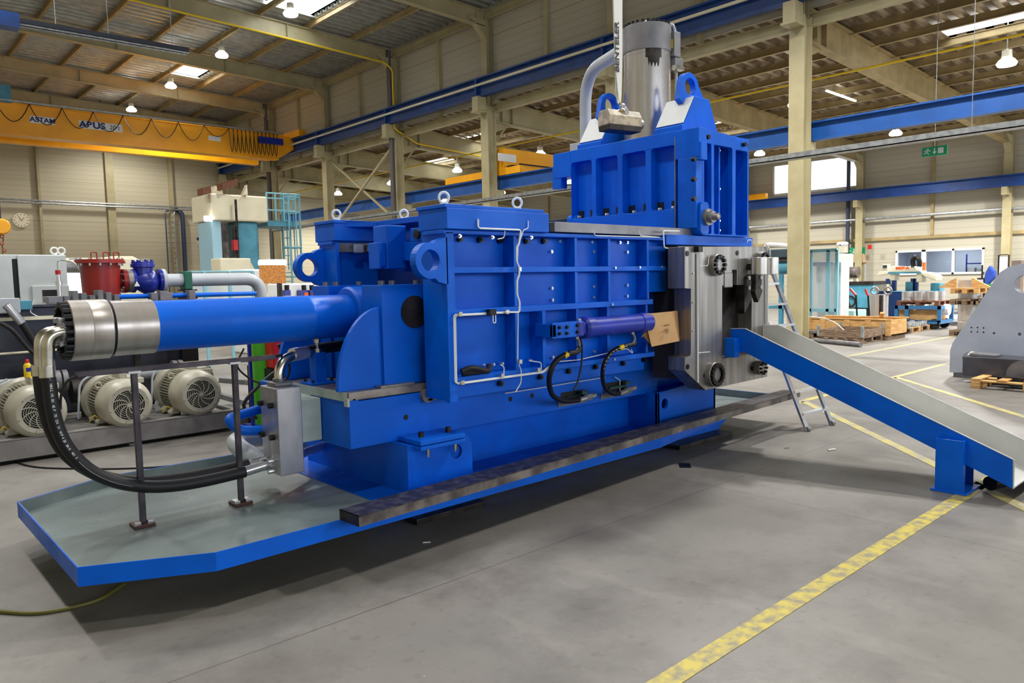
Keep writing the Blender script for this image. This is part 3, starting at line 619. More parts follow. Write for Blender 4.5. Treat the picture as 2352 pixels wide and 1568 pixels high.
MB().box(A[0]-.22, A[0]+.22, YW-.15, YW, A[2]-.12, A[2]+.1).build('box', WHITE, t); MB().lathe((A[0]-.25, YW-.2, A[2]+.18), (0, -1, 0), [(0, 0), (0, .08), (.08, .1), (.1, 0)], 10).build('spot', BOLT, t); MB().lathe((A[0]+.25, YW-.2, A[2]+.18), (0, -1, 0), [(0, 0), (0, .08), (.08, .1), (.1, 0)], 10).build('spot', BOLT, t)
# ================================================================ the press
YC = 4.95
PR = thing('hydraulic_press', 'large blue hydraulic press with bare steel end plate and long ram cylinder', 'press', (4.2, YC, 0))
def P_(name, mb, m, bevel=0, label=None, parent=None): return mb.build(name, m, parent or PR, bevel, label)
# --- drip tray
OUT = [(.82, 4.15), (1.395, 3.855), (5.25, 3.88), (6.75, 4.18), (7.98, 4.27), (7.95, 5.64), (6.75, 5.73), (5.25, 6.03), (1.395, 6.03), (.82, 5.74)]
def inset(pts, d):
    n = len(pts); o = []
    for i in range(n):
        a, b, c = Vector(pts[i-1]), Vector(pts[i]), Vector(pts[(i+1) % n]); n1 = Vector((-(b-a).y, (b-a).x)).normalized(); n2 = Vector((-(c-b).y, (c-b).x)).normalized()
        m = (n1+n2).normalized(); o.append(tuple(b+m*d/max(m.dot(n1), .3)))
    return o
IN1 = inset(OUT, .006); IN2 = inset(OUT, .012)
P_('tray_skirt', MB().prism(OUT, 'z', .22, .32, [IN1]), BLUE, label='bright blue outer skirt of the drip tray')
P_('tray_rim', MB().prism(IN1, 'z', .235, .318, [IN2]), TRAYF)
P_('tray_floor', MB().prism(IN1, 'z', .222, .24), TRAYF, label='scuffed grey floor of the drip tray')
P_('tray_centre_plate', MB().box(2.6, 5.2, 4.0, 5.9, .24, .245).box(5.2, 6.7, 4.22, 5.68, .24, .245), BLUE)
P_('skid', MB().prism([(2.7, .04), (7.02, .04), (7.36, .222), (2.55, .222)], 'y', 4.43, 4.47).prism([(2.7, .04), (7.02, .04), (7.36, .222), (2.55, .222)], 'y', 5.43, 5.47).box(2.9, 7.0, 4.47, 5.43, .1, .2), BLUE)
for a in ((2.93, 3.56), (6.05, 7.0)): P_('foot_plate', MB().box(a[0], a[1], 4.25, 5.6, 0, .04), BLACKST, .003)
P_('weld_scrape', MB().prism([(2.075, .222), (2.25, .222), (2.2, .318), (2.09, .318)], 'y', 3.866, 3.874), TANKST, label='bare scraped patch on the tray skirt under the angle end')
# --- support box with brackets
sb = P_('support_box', MB().box(2.88, 6.55, 4.62, 5.28, .245, .58).box(2.85, 2.88, 4.22, 5.68, .24, .585), BLUE)
hx = aty(1048, 1037, 4.22)
def brk(y0, y1):
    o = [(2.88, .24), (3.42, .24), (3.42, .46)]+arc(3.33, .49, .09, 0, math.pi/2, 6)+[(2.88, .58)]
    return P_('bracket_plate', MB().prism(o, 'y', y0, y1, [circ(hx[0], hx[2], .052, 24)]), BLUE, .003)
brk(4.22, 4.25); brk(5.65, 5.68)
bp = P_('bracket_cap', MB().box(2.9, 3.29, 4.13, 4.42, .55, .578).box(2.9, 3.29, 4.13, 4.42, .584, .618), BLUE, .004)
for i, px in enumerate(((967, 1000), (1029, 988))):
    q = aty(px[0], px[1], 4.25)
    P_('socket_bolt', MB().cyl((q[0], 4.25, .618), (q[0], 4.25, .655), .02, 14), BLACKST, .002, parent=bp)
    P_('nut', MB().cyl((q[0], 4.17, .51), (q[0], 4.17, .545), .016, 6, smooth=False).cyl((q[0], 4.17, .49), (q[0], 4.17, .51), .009, 8), ZINC, parent=bp)
q = yz(4.4, (1, 1))
a0 = aty(1510, 915, 4.27); a1 = aty(1643, 880, 4.27); hq = aty(1527, 927, 4.27)
P_('bracket_plate', MB().prism([(a0[0], .24), (a1[0], .24), (a1[0], .66), (a0[0], .60)], 'y', 4.27, 4.3, [circ(hq[0], hq[2], .05, 20)]), BLUE, .003)
P_('bracket_plate', MB().box(a0[0], a0[0]+.03, 4.27, 5.6, .24, .6).box(a1[0]-.03, a1[0], 4.27, 5.6, .24, .66), BLUE)
# --- base slab
sl = P_('base_slab', MB().prism([(2.52, .585), (5.9, .585), (5.9, .80), (5.84, .86), (5.74, .905), (2.6, .905), (2.56, .93), (2.52, .905)], 'y', 4.40, 5.50), BLUE, .004)
P_('slab_top_plate', MB().box(2.52, 5.72, 4.40, 5.50, .912, .968), SLABTOP, .003, 'bare machined top plate of the blue base')
P_('slab_edge_primer', MB().box(2.514, 2.522, 4.42, 5.50, .905, .966).box(2.512, 2.52, 4.93, 5.50, .6, .905).box(2.505, 2.523, 4.395, 4.44, .875, .93), PALE, label='pale primer strip on the end of the base')
P_('primer_block', MB().box(2.36, 2.515, 4.78, 5.12, .60, .90), PALE, .006)
P_('stop_bar', MB().box(*sorted((aty(872, 885, 4.42)[0], aty(950, 875, 4.42)[0])), 4.405, 4.47, .968, .985), STEEL, .002)
for px in ((932, 958), (1172, 916), (1222, 908)):
    q = aty(px[0], px[1], 4.4); P_('bore_shade_disc', MB().cyl((q[0], 4.398, q[2]), (q[0], 4.41, q[2]), .02, 18), DARK, parent=sl)  # near-black discs paint the shade inside the bores
P_('guide_bar', MB().box(3.14, 5.45, 4.36, 4.40, .84, .86).cyl((3.14, 4.36, .88), (3.14, 4.40, .88), .05, 18), GREYST, .002, 'thin grey bar along the foot of the body')
P_('lower_cheek', MB().prism([(5.4, .62), (7.0, .62), (7.0, .8), (5.55, 1.0), (5.3, 1.0)], 'y', 4.46, 5.44), BLUE)
# valve windows with hoses on the slab
for i, (p, h) in enumerate((((1288, 893, 1340, 920), 0), ((1385, 872, 1438, 903), 0))):
    A = aty(p[0], p[3], 4.4); B = aty(p[2], p[1], 4.4)
    wv = P_('valve_window', MB().prism(rrect(A[0], B[0], A[2], B[2], .015), 'y', 4.396, 4.41), DARK, parent=sl)
    P_('valve_block', MB().box(A[0]+.05, B[0]-.03, 4.36, 4.40, A[2]+.03, B[2]-.035).box(B[0]-.1, B[0]-.03, 4.32, 4.36, B[2]-.03, B[2]), mat('valve_green%d' % i, (20, 66, 66), .4), .003)
    P_('weld_patch', MB().box(A[0]-.04, B[0]+.04, 4.392, 4.401, A[2]-.05, A[2]-.005), GREYST, label='ground bare patch below the valve window')
# --- near and far side frames
def frame(o, s, near):
    """o = outer y, s = +1 when the inside lies at larger y"""
    Y = lambda d: o+s*d
    def bx(b, x0, x1, d0, d1, z0, z1): return b.box(x0, x1, min(Y(d0), Y(d1)), max(Y(d0), Y(d1)), z0, z1)
    fr = P_('side_frame', bx(MB(), 3.143, 5.42, .12, .2, .865, 2.017), BLUE, label='blue side frame of the press, %s' % ('near side' if near else 'far side'))
    P_('end_post', bx(bx(MB(), 3.115, 3.185, 0, .05, .86, 2.03), 3.115, 3.142, .05, .28, .87, 2.03), BLUE, .003, parent=fr)
    P_('top_flange', bx(MB(), 3.1, 5.6, 0, .24, 2.018, 2.045), BLUE, .003, parent=fr)
    for k, (z0, z1, xa, xb) in enumerate(((1.75, 1.79, 3.18, 5.6), (1.455, 1.50, 3.18, 5.40), (.99, 1.03, 3.18, 5.42))):
        P_('rib', bx(MB(), xa, xb, 0, .13, z0, z1), BLUE, .003, parent=fr)
    for x in (3.74, 4.395, 4.80, 5.32):
        bx(bx(MB(), x, x+.03, .003, .119, 1.791, 2.017), x, x+.03, .003, .119, 1.501, 1.749).each('stiffener', BLUE, fr, .002)
    P_('stiffener', bx(MB(), 3.74, 3.77, .003, .13, 1.03, 1.455), BLUE, .002, parent=fr)
    P_('stiffener', bx(MB(), 4.0, 4.035, -.02, .13, 1.02, 1.455), BLUE, .002, parent=fr)
    for x in (4.42, 4.80, 5.32): P_('stiffener', bx(MB(), x, x+.03, .02, .13, 1.03, 1.455), BLUE, .002, parent=fr)
    P_('throat_wall', bx(MB(), 5.425, 5.70, .08, .2, 1.56, 2.016), BLUE, .003, parent=fr)
    # lifting lug
    pts = [(3.12, 1.995), (3.05, 1.975)]+arc(2.985, 1.835, .122, math.radians(75), math.radians(285), 18)+[(3.05, 1.69), (3.13, 1.672), (3.13, 1.995)]
    P_('lifting_lug', MB().prism(pts, 'y', min(Y(.0), Y(.07)), max(Y(.0), Y(.07)), [circ(2.985, 1.835, .073, 26)]), BLUE, .004)
    # lintel
    P_('lintel', bx(MB(), 3.1, 4.07, -.04, .29, 2.047, 2.19), BLUE, .005, parent=fr)
    P_('lintel_cap', bx(MB(), 3.09, 4.02, -.035, .3, 2.19, 2.215), BLUE, .003, parent=fr)
    return fr
fn = frame(4.07, 1, True); ff = frame(5.83, -1, False)
# weld seam, silver and black bolts of the near frame (shared meshes)
def bolts(name, px, y, r, h, m, parent, hexa=True, ax='y'):
    f0 = None; L = []
    for a in px:
        q = aty(a[0], a[1], y); L.append(q)
    q = L[0]; mb = MB().cyl((q[0], y, q[2]), (q[0], y-h, q[2]), r, 6 if hexa else 14, smooth=not hexa).cyl((q[0], y-h, q[2]), (q[0], y-h*1.25, q[2]), r*.55, 10)
    f0 = P_(name, mb, m, 0, parent=parent); copies(f0, [tuple(v-q) for v in L[1:]])
bolts('hex_bolt', [(1264, 578), (1265, 662), (1266, 689), (1361, 578), (1361, 658), (1361, 683), (1438, 579), (1438, 655), (1438, 680), (1357, 556), (1421, 557), (1438, 557), (1283, 554), (1267, 820), (1363, 807)], 4.19, .014, .02, CHROME, fn)
bolts('hex_bolt', [(1411, 615), (1467, 614), (1518, 613), (1404, 699), (1409, 825)], 4.07, .011, .016, CHROME, fn)
bolts('socket_bolt', [(1053, 549), (1099, 551), (1145, 553), (1206, 554), (1246, 554), (1146, 880), (1238, 865), (1303, 852), (1365, 842), (1428, 834), (1476, 826)], 4.19, .021, .03, BOLT, fn, False)
bolts('pipe_fitting', [(1121, 546), (1210, 546), (1046, 543)], 4.12, .015, .05, CHROME, fn)
bolts('pipe_fitting', [(1106, 838), (1129, 836), (1149, 834), (1215, 826)], 4.16, .011, .03, CHROME, fn)
# cross plate on top and interior
P_('top_cross_plate', MB().prism([(3.1, 5.56), (3.16, 5.56), (3.42, 5.40), (3.42, 4.80), (3.3, 4.36), (4.0, 4.36), (4.0, 5.56)], 'z', 2.16, 2.205), BLUE, .003)
for px, y in (((1020, 474), 4.2), ((1188, 474), 4.2), ((773, 507), 5.7), ((928, 499), 5.4)):
    x = aty(px[0], px[1], y)[0]
    b = MB().cyl((x, y, 2.21), (x, y, 2.235), .032, 12); b.tube([(x+.034*math.cos(t)*.8, y-.034*math.cos(t)*.6, 2.275+.037*math.sin(t)) for t in [2*math.pi*k/16 for k in range(17)]], .0095, 8, False)
    P_('eye_bolt', b, WHITE, label='white ring bolt on top of the press')
P_('press_core', MB().box(3.55, 5.5, 4.28, 5.62, .97, 1.95).box(5.5, 5.73, 4.3, 5.6, .95, 1.94), mat('core_shade_blue', (6, 48, 130), .5))  # darker blue than the paint puts the interior's shade into the colour
P_('rear_wall', MB().box(3.2, 3.26, 5.62, 5.64, .97, 2.0), BLUE)
P_('guide_strip', MB().box(3.15, 3.56, 5.58, 5.62, 1.955, 2.03).box(3.15, 3.56, 5.57, 5.60, 2.045, 2.075), STEEL, .002, 'bare steel guide strip inside the far frame')
P_('plastic_wrap', MB().cbox((3.33, 5.56, 1.985), (.09, .03, .075)).cbox((3.45, 5.56, 1.99), (.07, .03, .06)), mat('wrap_film', (170, 176, 190), .2, spec=.8), .01)
b = MB().box(3.16, 3.34, 4.86, 5.05, 1.8, 2.13).box(3.34, 3.46, 4.9, 5.0, 1.78, 1.98).prism([(3.1, 1.8), (3.16, 1.83), (3.16, 2.0), (3.1, 2.0)], 'y', 4.88, 5.03)
P_('ram_guide_block', b, BLUE, .006)
P_('ram_guide_cap', MB().box(3.3, 3.62, 4.5, 4.86, 1.86, 2.0).box(3.3, 3.5, 4.55, 4.75, 2.0, 2.1), BLUE, .005)
P_('ram_guide_pin', MB().cyl((3.28, 4.65, 2.05), (3.3, 4.65, 2.05), .035, 14), BLACKST)
# --- trunnion blocks
for o, s, nm in ((4.45, 1, 'near'), (5.45, -1, 'far')):
    Y = lambda d: o+s*d
    y0, y1 = sorted((Y(0), Y(.26)))
    tb = P_('trunnion_block', MB().box(2.835, 3.26, y0, y1, .97, 1.68), BLUE, .004)
    g0, g1 = sorted((Y(.03), Y(.07)))
    P_('quarter_gusset', MB().prism([(2.86, .968)]+[(2.86-.37*math.cos(t), .968+.56*math.sin(t)) for t in [math.pi/2*k/14 for k in range(15)]], 'y', g0, g1), BLUE, .003, parent=tb)
    P_('trunnion_cap', MB().cyl((3.105, Y(0), 1.483), (3.105, Y(-.008), 1.483), .116, 36), BLACKST, .002, parent=tb, label='black round trunnion cover')
    P_('cap_pin', MB().cyl((3.105, Y(0), 1.483), (3.105, Y(-.012), 1.483), .02, 14), DARK, parent=tb)
    f0 = P_('socket_bolt', MB().cyl((2.9, Y(.1), 1.68), (2.9, Y(.1), 1.71), .024, 14), GREYST, parent=tb); copies(f0, [(.09, 0, 0), (.3, 0, 0)])
P_('trunnion_ring', MB().lathe((2.84, YC, 1.457), (1, 0, 0), [(0, .16), (0, .2), (.02, .215), (.25, .215), (.25, 0)], 36), BLUE)
P_('cross_wall', MB().box(2.86, 2.9, 4.7, 5.2, .97, 1.3), BLUE)
# --- ram cylinder
rc = P_('ram_cylinder', MB().lathe((1.475, YC, 1.457), (1, 0, 0), [(0, .150), (0, .158), (1.02, .158), (1.025, .160), (1.05, .160), (1.055, .157), (1.5, .157), (1.5, 0)], 56), BLUE, label='long blue ram cylinder tube')
P_('bare_collar', MB().lathe((1.24, YC, 1.457), (1, 0, 0), [(0, .13), (0, .167), (.235, .167), (.237, .158)], 56), STEELH, parent=rc, label='polished bare steel sleeve behind the flange')
P_('collar_gap', MB().cyl((1.22, YC, 1.457), (1.245, YC, 1.457), .16, 40), DARK, parent=rc)
P_('end_flange', MB().lathe((1.015, YC, 1.457), (1, 0, 0), [(0, 0), (0, .172), (.004, .177), (.10, .177), (.102, .175), (.106, .177), (.205, .177), (.21, .172), (.21, 0)], 60), STEELH, parent=rc, label='thick bare steel end flange')
q = (1.015, YC+.151, 1.457)
f0 = P_('flange_bolt', MB().cyl((1.015, YC+.151, 1.457), (.978, YC+.151, 1.457), .0195, 12).cyl((.979, YC+.151, 1.457), (.9765, YC+.151, 1.457), .009, 6), BOLT, parent=rc)
copies(f0, [(0, .151*math.cos(2*math.pi*k/22)-.151, .151*math.sin(2*math.pi*k/22)) for k in range(1, 22)])
P_('flange_centre', MB().cyl((1.016, YC, 1.457), (1.004, YC, 1.457), .118, 36), BLACKST, parent=rc)
for yy in (YC-.085, YC+.03):
    P_('hose_flange', MB().cyl((1.005, yy, 1.455), (.975, yy, 1.455), .052, 20).cyl((.99, yy, 1.52), (.955, yy, 1.52), .018, 10).cyl((.99, yy, 1.39), (.955, yy, 1.39), .018, 10), CHROME, parent=rc)
# --- support jack
jx, jy = 2.62, 5.0
jk = P_('support_jack', MB().box(jx-.045, jx+.045, jy-.045, jy+.045, .985, 1.2), BLUE, .004, 'small blue screw jack under the cylinder')
P_('jack_foot', MB().box(jx-.1, jx+.1, jy-.085, jy+.085, .968, .986), BLUE, .003)
b = MB()
for sx in (-.075, .075):
    for sy in (-.06, .06): b.cyl((jx+sx, jy+sy, .986), (jx+sx, jy+sy, 1.005), .012, 8)
b.each('foot_bolt', BOLT, PR)
P_('jack_screw', MB().cyl((jx, jy, 1.2), (jx, jy, 1.225), .03, 6, smooth=False).cyl((jx, jy, 1.22), (jx, jy, 1.28), .014, 10).cyl((jx, jy, 1.27), (jx, jy, 1.302), .026, 6, smooth=False), ZINC)
# --- manifold
mf = P_('manifold_block', MB().prism([(4.76, .40), (5.03, .40), (5.03, 1.0), (4.76, 1.0)], 'x', 2.185, 2.36), ALU, .006, 'milled silver manifold block at the end of the base')
P_('manifold_clamp', MB().box(2.21, 2.34, 4.84, 4.98, 1.0, 1.03).cyl((2.275, 4.91, 1.03), (2.275, 4.91, 1.05), .045, 18), GREYST, .008)
for z, yy in ((.88, 4.84), (.88, 5.0), (.66, 4.84), (.66, 5.0)):
    P_('socket_bolt', MB().cyl((2.187, yy, z), (2.155, yy, z), .02, 14), BOLT, parent=mf)
P_('manifold_elbow', MB().tube(bend([(2.275, 4.91, 1.03), (2.275, 4.91, 1.18), (2.6, 5.02, 1.21)], .13, 8), .036, 14), ZINC)
P_('pressure_hose', MB().tube([(2.45, 4.98, 1.2), (2.7, 5.06, 1.22), (3.2, 5.1, 1.24)], .042, 14), RUBBER)
P_('hose_sleeve', MB().cyl((2.4, 4.955, 1.2), (2.53, 5.0, 1.205), .048, 16), CHROME)
P_('blue_return_pipe', MB().tube(bend([(2.3, 5.25, .80), (1.98, 5.12, .78), (2.03, 5.05, .70), (2.3, 5.05, .66)], .07, 6), .035, 12), BLUE)
P_('rear_blue_plate', MB().box(2.3, 2.34, 5.03, 5.28, .5, 1.0), BLUE, .004)
P_('grey_elbow_pipe', MB().tube(bend([(2.5, 5.5, .52), (2.1, 5.35, .58), (2.1, 5.15, .52), (2.2, 5.05, .46)], .12, 6), .065, 16), PGREY)
P_('lower_pipe', MB().cyl((2.36, 5.1, .42), (2.85, 5.42, .40), .035, 12), CHROME)
# --- small clamping cylinder on the near side
y = 3.97
A = aty(1330, 752, y); B = aty(1487, 738, y); za = (A[2]+B[2])/2-.005
cc = P_('clamp_cylinder', MB().lathe((A[0]+.03, y, za), (1, 0, 0), [(0, 0), (0, .07), (.02, .086), (.1, .086), (.11, .076), (B[0]-A[0]-.16, .076), (B[0]-A[0]-.155, .083), (B[0]-A[0]-.03, .083), (B[0]-A[0]-.03, 0)], 30), BLUE2, label='violet blue clamping cylinder across the near frame')
P_('clevis', MB().lathe((A[0]-.05, y, za-.055), (0, 0, 1), [(0, 0), (0, .075), (.11, .075), (.11, 0)], 22).box(A[0]-.05, A[0]+.05, y-.05, y+.05, za-.045, za+.045), BLUE2, .006, parent=cc)
A2 = aty(1256, 757, y)
P_('clevis_bracket', MB().box(A2[0], A[0]-.01, y-.06, y-.03, za-.06, za+.06).box(A2[0], A2[0]+.04, y-.06, 4.1, za-.05, za+.05), BLUE, .006)
bolts('socket_bolt', [(1284, 752), (1301, 751), (1325, 747), (1284, 766), (1301, 765), (1325, 762)], y-.06, .013, .016, BOLT, cc, False)
P_('pin_head', MB().cyl((A[0]+.0, y, za+.055), (A[0], y, za+.075), .02, 10), CHROME)
# --- grease lines (thin bright tubes)
def line(name, px, y, r=.0042, off=(0,), bendr=.02, m=None, parent=None):
    for k, o in enumerate(off):
        pts = [tuple(aty(a[0], a[1], a[2] if len(a) > 2 else y)+np.array([o, 0, -o*.6])) for a in px]
        P_(name, MB().tube(bend(pts, bendr, 3), r, 6), m or WHITE, parent=parent)
line('grease_line', [(1097, 502), (1097, 523), (1196, 527), (1191, 560), (1186, 566), (1186, 600), (1192, 612), (1192, 630), (1187, 642), (1187, 676), (1193, 692), (1192, 716), (1160, 716)], 4.02, off=(0, .008), r=.004)
line('grease_line', [(1213, 507), (1213, 525), (1202, 527), (1197, 545), (1190, 562), (1188, 602)], 4.02)
line('grease_line', [(1160, 524), (1158, 546), (1143, 549)], 4.04)
line('grease_line', [(1160, 716), (1125, 717), (1108, 719), (1042, 722), (1045, 880), (1245, 853), (1262, 840)], 4.045, off=(0, .008, .016), r=.0034)
line('grease_line', [(1190, 718), (1189, 830), (1197, 850), (1197, 878), (1184, 900)], 4.05)
line('grease_line', [(1215, 828), (1243, 832), (1243, 850)], 4.05); line('grease_line', [(1149, 837), (1158, 842), (1157, 860)], 4.05)
line('grease_line', [(1363, 530), (1366, 541), (1516, 545)], 4.06); line('grease_line', [(1468, 530), (1470, 541), (1516, 545)], 4.06)
line('grease_line', [(1560, 530), (1523, 529), (1525, 568), (1545, 571), (1590, 571)], 4.03, off=(0, .008), r=.004)
line('grease_line', [(1283, 830), (1330, 826), (1440, 800), (1454, 812), (1450, 802)], 4.05)
line('grease_line', [(1160, 903), (1225, 893), (1390, 866)], 4.385, r=.004); line('grease_line', [(1412, 866), (1424, 872), (1424, 900)], 4.37, r=.004)
line('grease_line', [(1717, 557), (1717, 551), (1727, 551), (1727, 568)], 4.02)
q = aty(1127, 717, 4.03)
P_('grease_distributor', MB().box(q[0]-.03, q[0]+.03, 4.0, 4.05, q[2]-.022, q[2]+.022), BOLT, .003)
P_('grease_loop', MB().tube(bend([(q[0]-.005, 4.0, q[2]-.02), (q[0]-.005, 4.0, q[2]-.075), (q[0]+.02, 4.0, q[2]-.075), (q[0]+.02, 4.0, q[2]-.02)], .02), .004, 6), WHITE)
b = MB()
for px in ((1055, 721), (1163, 716), (1191, 618), (1193, 830), (1060, 878), (1152, 862), (1235, 849)):
    q = aty(px[0], px[1], 4.04); b.cbox((q[0], 4.03, q[2]), (.03, .012, .03))
b.each('line_clip', ZINC, PR)
q0 = aty(1056, 853, 4.1); q1 = aty(1124, 846, 4.1)
P_('coiled_cable_sleeve', MB().tube(spline([(q0[0], 4.08, q0[2]), (q0[0]+.08, 4.06, q0[2]+.02), (q1[0]-.05, 4.07, q1[2]-.01), (q1[0], 4.1, q1[2]+.02)], 5), .022, 8).tube(spline([(q0[0]+.02, 4.1, q0[2]-.02), (q0[0]+.1, 4.08, q0[2]-.015), (q1[0]-.03, 4.08, q1[2]-.02)], 5), .018, 8), RUBBER, label='black sleeved cable bundle on the lower rib')
# --- bare steel end plate
yp, yq = 3.85, 4.03
X = lambda px, py: aty(px, py, yp)[[0, 2]]
L_ = 5.565
outl = [(L_, 1.955), (L_, 1.588), (5.66, 1.582), (5.66, 1.0), (5.645, .985), (L_, .98), (L_, .86), (5.885, .65), (7.0, .66), (7.0, 1.975)]
hole = [(6.165, 1.60), (6.335, 1.60), (6.335, 1.745), (6.42, 1.745), (6.42, 1.60), (6.69, 1.60), (6.69, .92), (6.165, .92)]
ep = P_('end_plate', MB().prism([(5.885, .65), (7.0, .66), (7.0, 1.975), (L_, 1.955), (L_, 1.588), (5.66, 1.582), (5.66, 1.0), (5.645, .985), (L_, .98), (L_, .86)], 'y', yp, yq, [hole]), STEEL, .004, 'huge bare steel end plate of the press')
P_('backing_plate', MB().box(5.72, 7.0, 4.03, 4.32, .75, 1.97), mat('core_dark_steel', (70, 66, 66), .5, .5), label='dark steel body behind the end plate')
P_('slot_shade_plate', MB().box(6.16, 6.70, 4.0, 4.035, .9, 1.76), BLACKST, label='black plate darkening the opening')  # black colour stands in for the shaded depth of the opening
P_('guide_plate', MB().box(6.19, 6.33, 3.84, 3.9, 1.58, 1.72), STEEL, .008)
P_('blade', MB().prism([(6.52, 1.32), (6.60, 1.40), (6.685, 1.5), (6.685, 1.70), (6.6, 1.70), (6.54, 1.66), (6.52, 1.5)], 'y', 3.83, 3.93), BLACKST, .003)
bl = P_('pointed_blade', MB().prism([(6.585, 1.43), (6.66, 1.535), (6.645, 1.56), (6.645, 1.70), (6.535, 1.70), (6.535, 1.56), (6.52, 1.535)], 'y', 3.72, 3.77), BLACKST, .003, 'black arrow shaped blade below the twin silver rollers')
bolts('round_bolt', [(1719, 638), (1719, 661)], 3.83, .019, .012, CHROME, ep, False)
bolts('round_bolt', [(1746, 637), (1746, 659)], 3.72, .017, .014, CHROME, bl, False)
for px in ((1748, 1), (1774, 1)):
    c = aty(px[0], 610, 3.72); P_('silver_roller', MB().lathe((c[0], 3.74, 1.695), (0, 0, 1), [(0, 0), (0, .072), (.004, .077), (.162, .077), (.166, .072), (.166, 0)], 30), STEELV, label='bright silver roller in front of the end plate')
P_('roller_arm', MB().box(6.57, 6.61, 3.76, 3.84, 1.74, 1.80), BLACKST)
def nutring(px, r, nb, t, nm, cr=.62):
    c = aty(px[0], px[1], yp-t)
    o = P_('tie_rod_flange', MB().lathe((c[0], yp, c[2]), (0, -1, 0), [(0, r), (t-.004, r), (t, r-.004), (t, 0)], 36), STEEL, label=nm)
    rb = r*.76; br = r*.17
    f0 = P_('flange_bolt', MB().cyl((c[0]+rb, yp-t, c[2]), (c[0]+rb, yp-t-.025, c[2]), br, 10), BOLT, parent=o)
    copies(f0, [(rb*math.cos(2*math.pi*k/nb)-rb, 0, rb*math.sin(2*math.pi*k/nb)) for k in range(1, nb)])
    if cr: P_('rod_end', MB().cyl((c[0], yp-t+.002, c[2]), (c[0], yp-t-.006, c[2]), r*.42, 24), STEEL, parent=o)
nutring((1652, 608), .10, 12, .05, 'upper left bolted rod flange'); nutring((1756, 597), .085, 12, .05, 'upper right bolted rod flange')
nutring((1646, 860), .115, 16, .06, 'lower left bolted rod flange'); nutring((1752, 845), .07, 8, .07, 'lower right bolted rod flange', 0)
bolts('socket_bolt', [(1578, 582), (1693, 581), (1579, 842), (1619, 862), (1727, 846)], yp, .024, .006, BOLT, ep, False)
bolts('round_bolt', [(1591, 628), (1591, 694), (1591, 759), (1591, 824)], yp, .008, .01, CHROME, ep, False)
line('grease_line', [(1602, 582), (1602, 590), (1603, 878)], yp-.012, r=.009); line('grease_line', [(1606, 611), (1626, 610), (1629, 585)], yp-.012); line('grease_line', [(1604, 810), (1630, 808)], yp-.012)
line('grease_line', [(1763, 630), (1763, 744)], yp-.02, r=.01)
line('grease_line', [(1760, 562), (1768, 572), (1769, 600)], yp-.02, r=.009)
q = aty(1598, 571, yp); P_('grease_distributor', MB().box(q[0]-.03, q[0]+.04, yp-.05, yp, q[2]-.03, q[2]+.02), BOLT, .003)
q = aty(1700, 806, 3.78); b = MB()
for k in range(4): b.cyl((6.28+.06*k, 3.85, .985), (6.28+.06*k, 3.79, .985), .024, 12)
b.each('slot_bolt', BOLT, PR)
# --- guide rail on top and top block
P_('slide_rail', MB().box(4.2, 6.1, 4.1, 4.22, 2.06, 2.138), GREYST, .003, 'polished steel slide rail on top of the body'); P_('rail_end_cap', MB().box(4.15, 4.2, 4.1, 4.22, 2.06, 2.13), DARK)
P_('slide_rail', MB().box(4.2, 6.1, 5.68, 5.8, 2.06, 2.138), STEELH, .003)
P_('top_block', MB().box(5.575, 7.05, 4.05, 5.85, 1.98, 2.072), BLUE, .005)
P_('body_top', MB().box(4.05, 6.0, 4.22, 5.68, 2.03, 2.10), BLUE, .003)
# --- head
hx0, hx1 = 6.0, 6.92
def HB(px, py): q = atx(px, py, hx0); return (q[1], q[2])
pk = [[(1316, 378), (1352, 368), (1357, 374), (1361, 494), (1316, 501), (1311, 385)],
      [(1372, 363), (1411, 354), (1418, 361), (1420, 488), (1372, 495), (1367, 372)],
      [(1432, 349), (1477, 341), (1483, 348), (1484, 482), (1432, 489), (1428, 358)],
      [(1500, 339), (1545, 331), (1551, 337), (1553, 477), (1500, 483), (1494, 346)]]
holes = []
for a in pk:
    q = [HB(*p) for p in a]; ys = [p[0] for p in q]; holes.append(rrect(min(ys)+.005, max(ys)-.005, 2.335, 2.93, .03))
hd = P_('press_head', MB().prism([(4.26, 2.10), (5.60, 2.10), (5.60, 2.78), (5.62, 2.80), (5.62, 3.06), (4.26, 3.06)], 'x', hx0, hx0+.10, holes), BLUE, .004, 'blue box head on top of the press with pocketed faces')
P_('head_inner_wall', MB().box(hx0+.10, hx0+.14, 4.21, 5.6, 2.08, 2.99), BLUE, parent=hd)
[o_ for o_ in MB().box(hx0-.005, hx0+.12, 3.99, 4.26, 2.79, 3.055).box(hx0-.005, hx0+.12, 5.60, 5.86, 2.79, 3.055).box(hx0+.0, hx0+.1, 3.97, 4.10, 2.76, 2.92).box(hx0+.0, hx0+.1, 5.75, 5.88, 2.68, 2.92).each('head_shoulder', BLUE, hd, .004)]
P_('head_core', MB().box(hx0+.14, hx1-.02, 4.21, 5.47, 2.075, 3.0), BLUE, parent=hd)
P_('head_roof', MB().box(hx0+.1, hx1+.03, 4.04, 5.66, 3.0, 3.05), BLUE, .004, parent=hd)
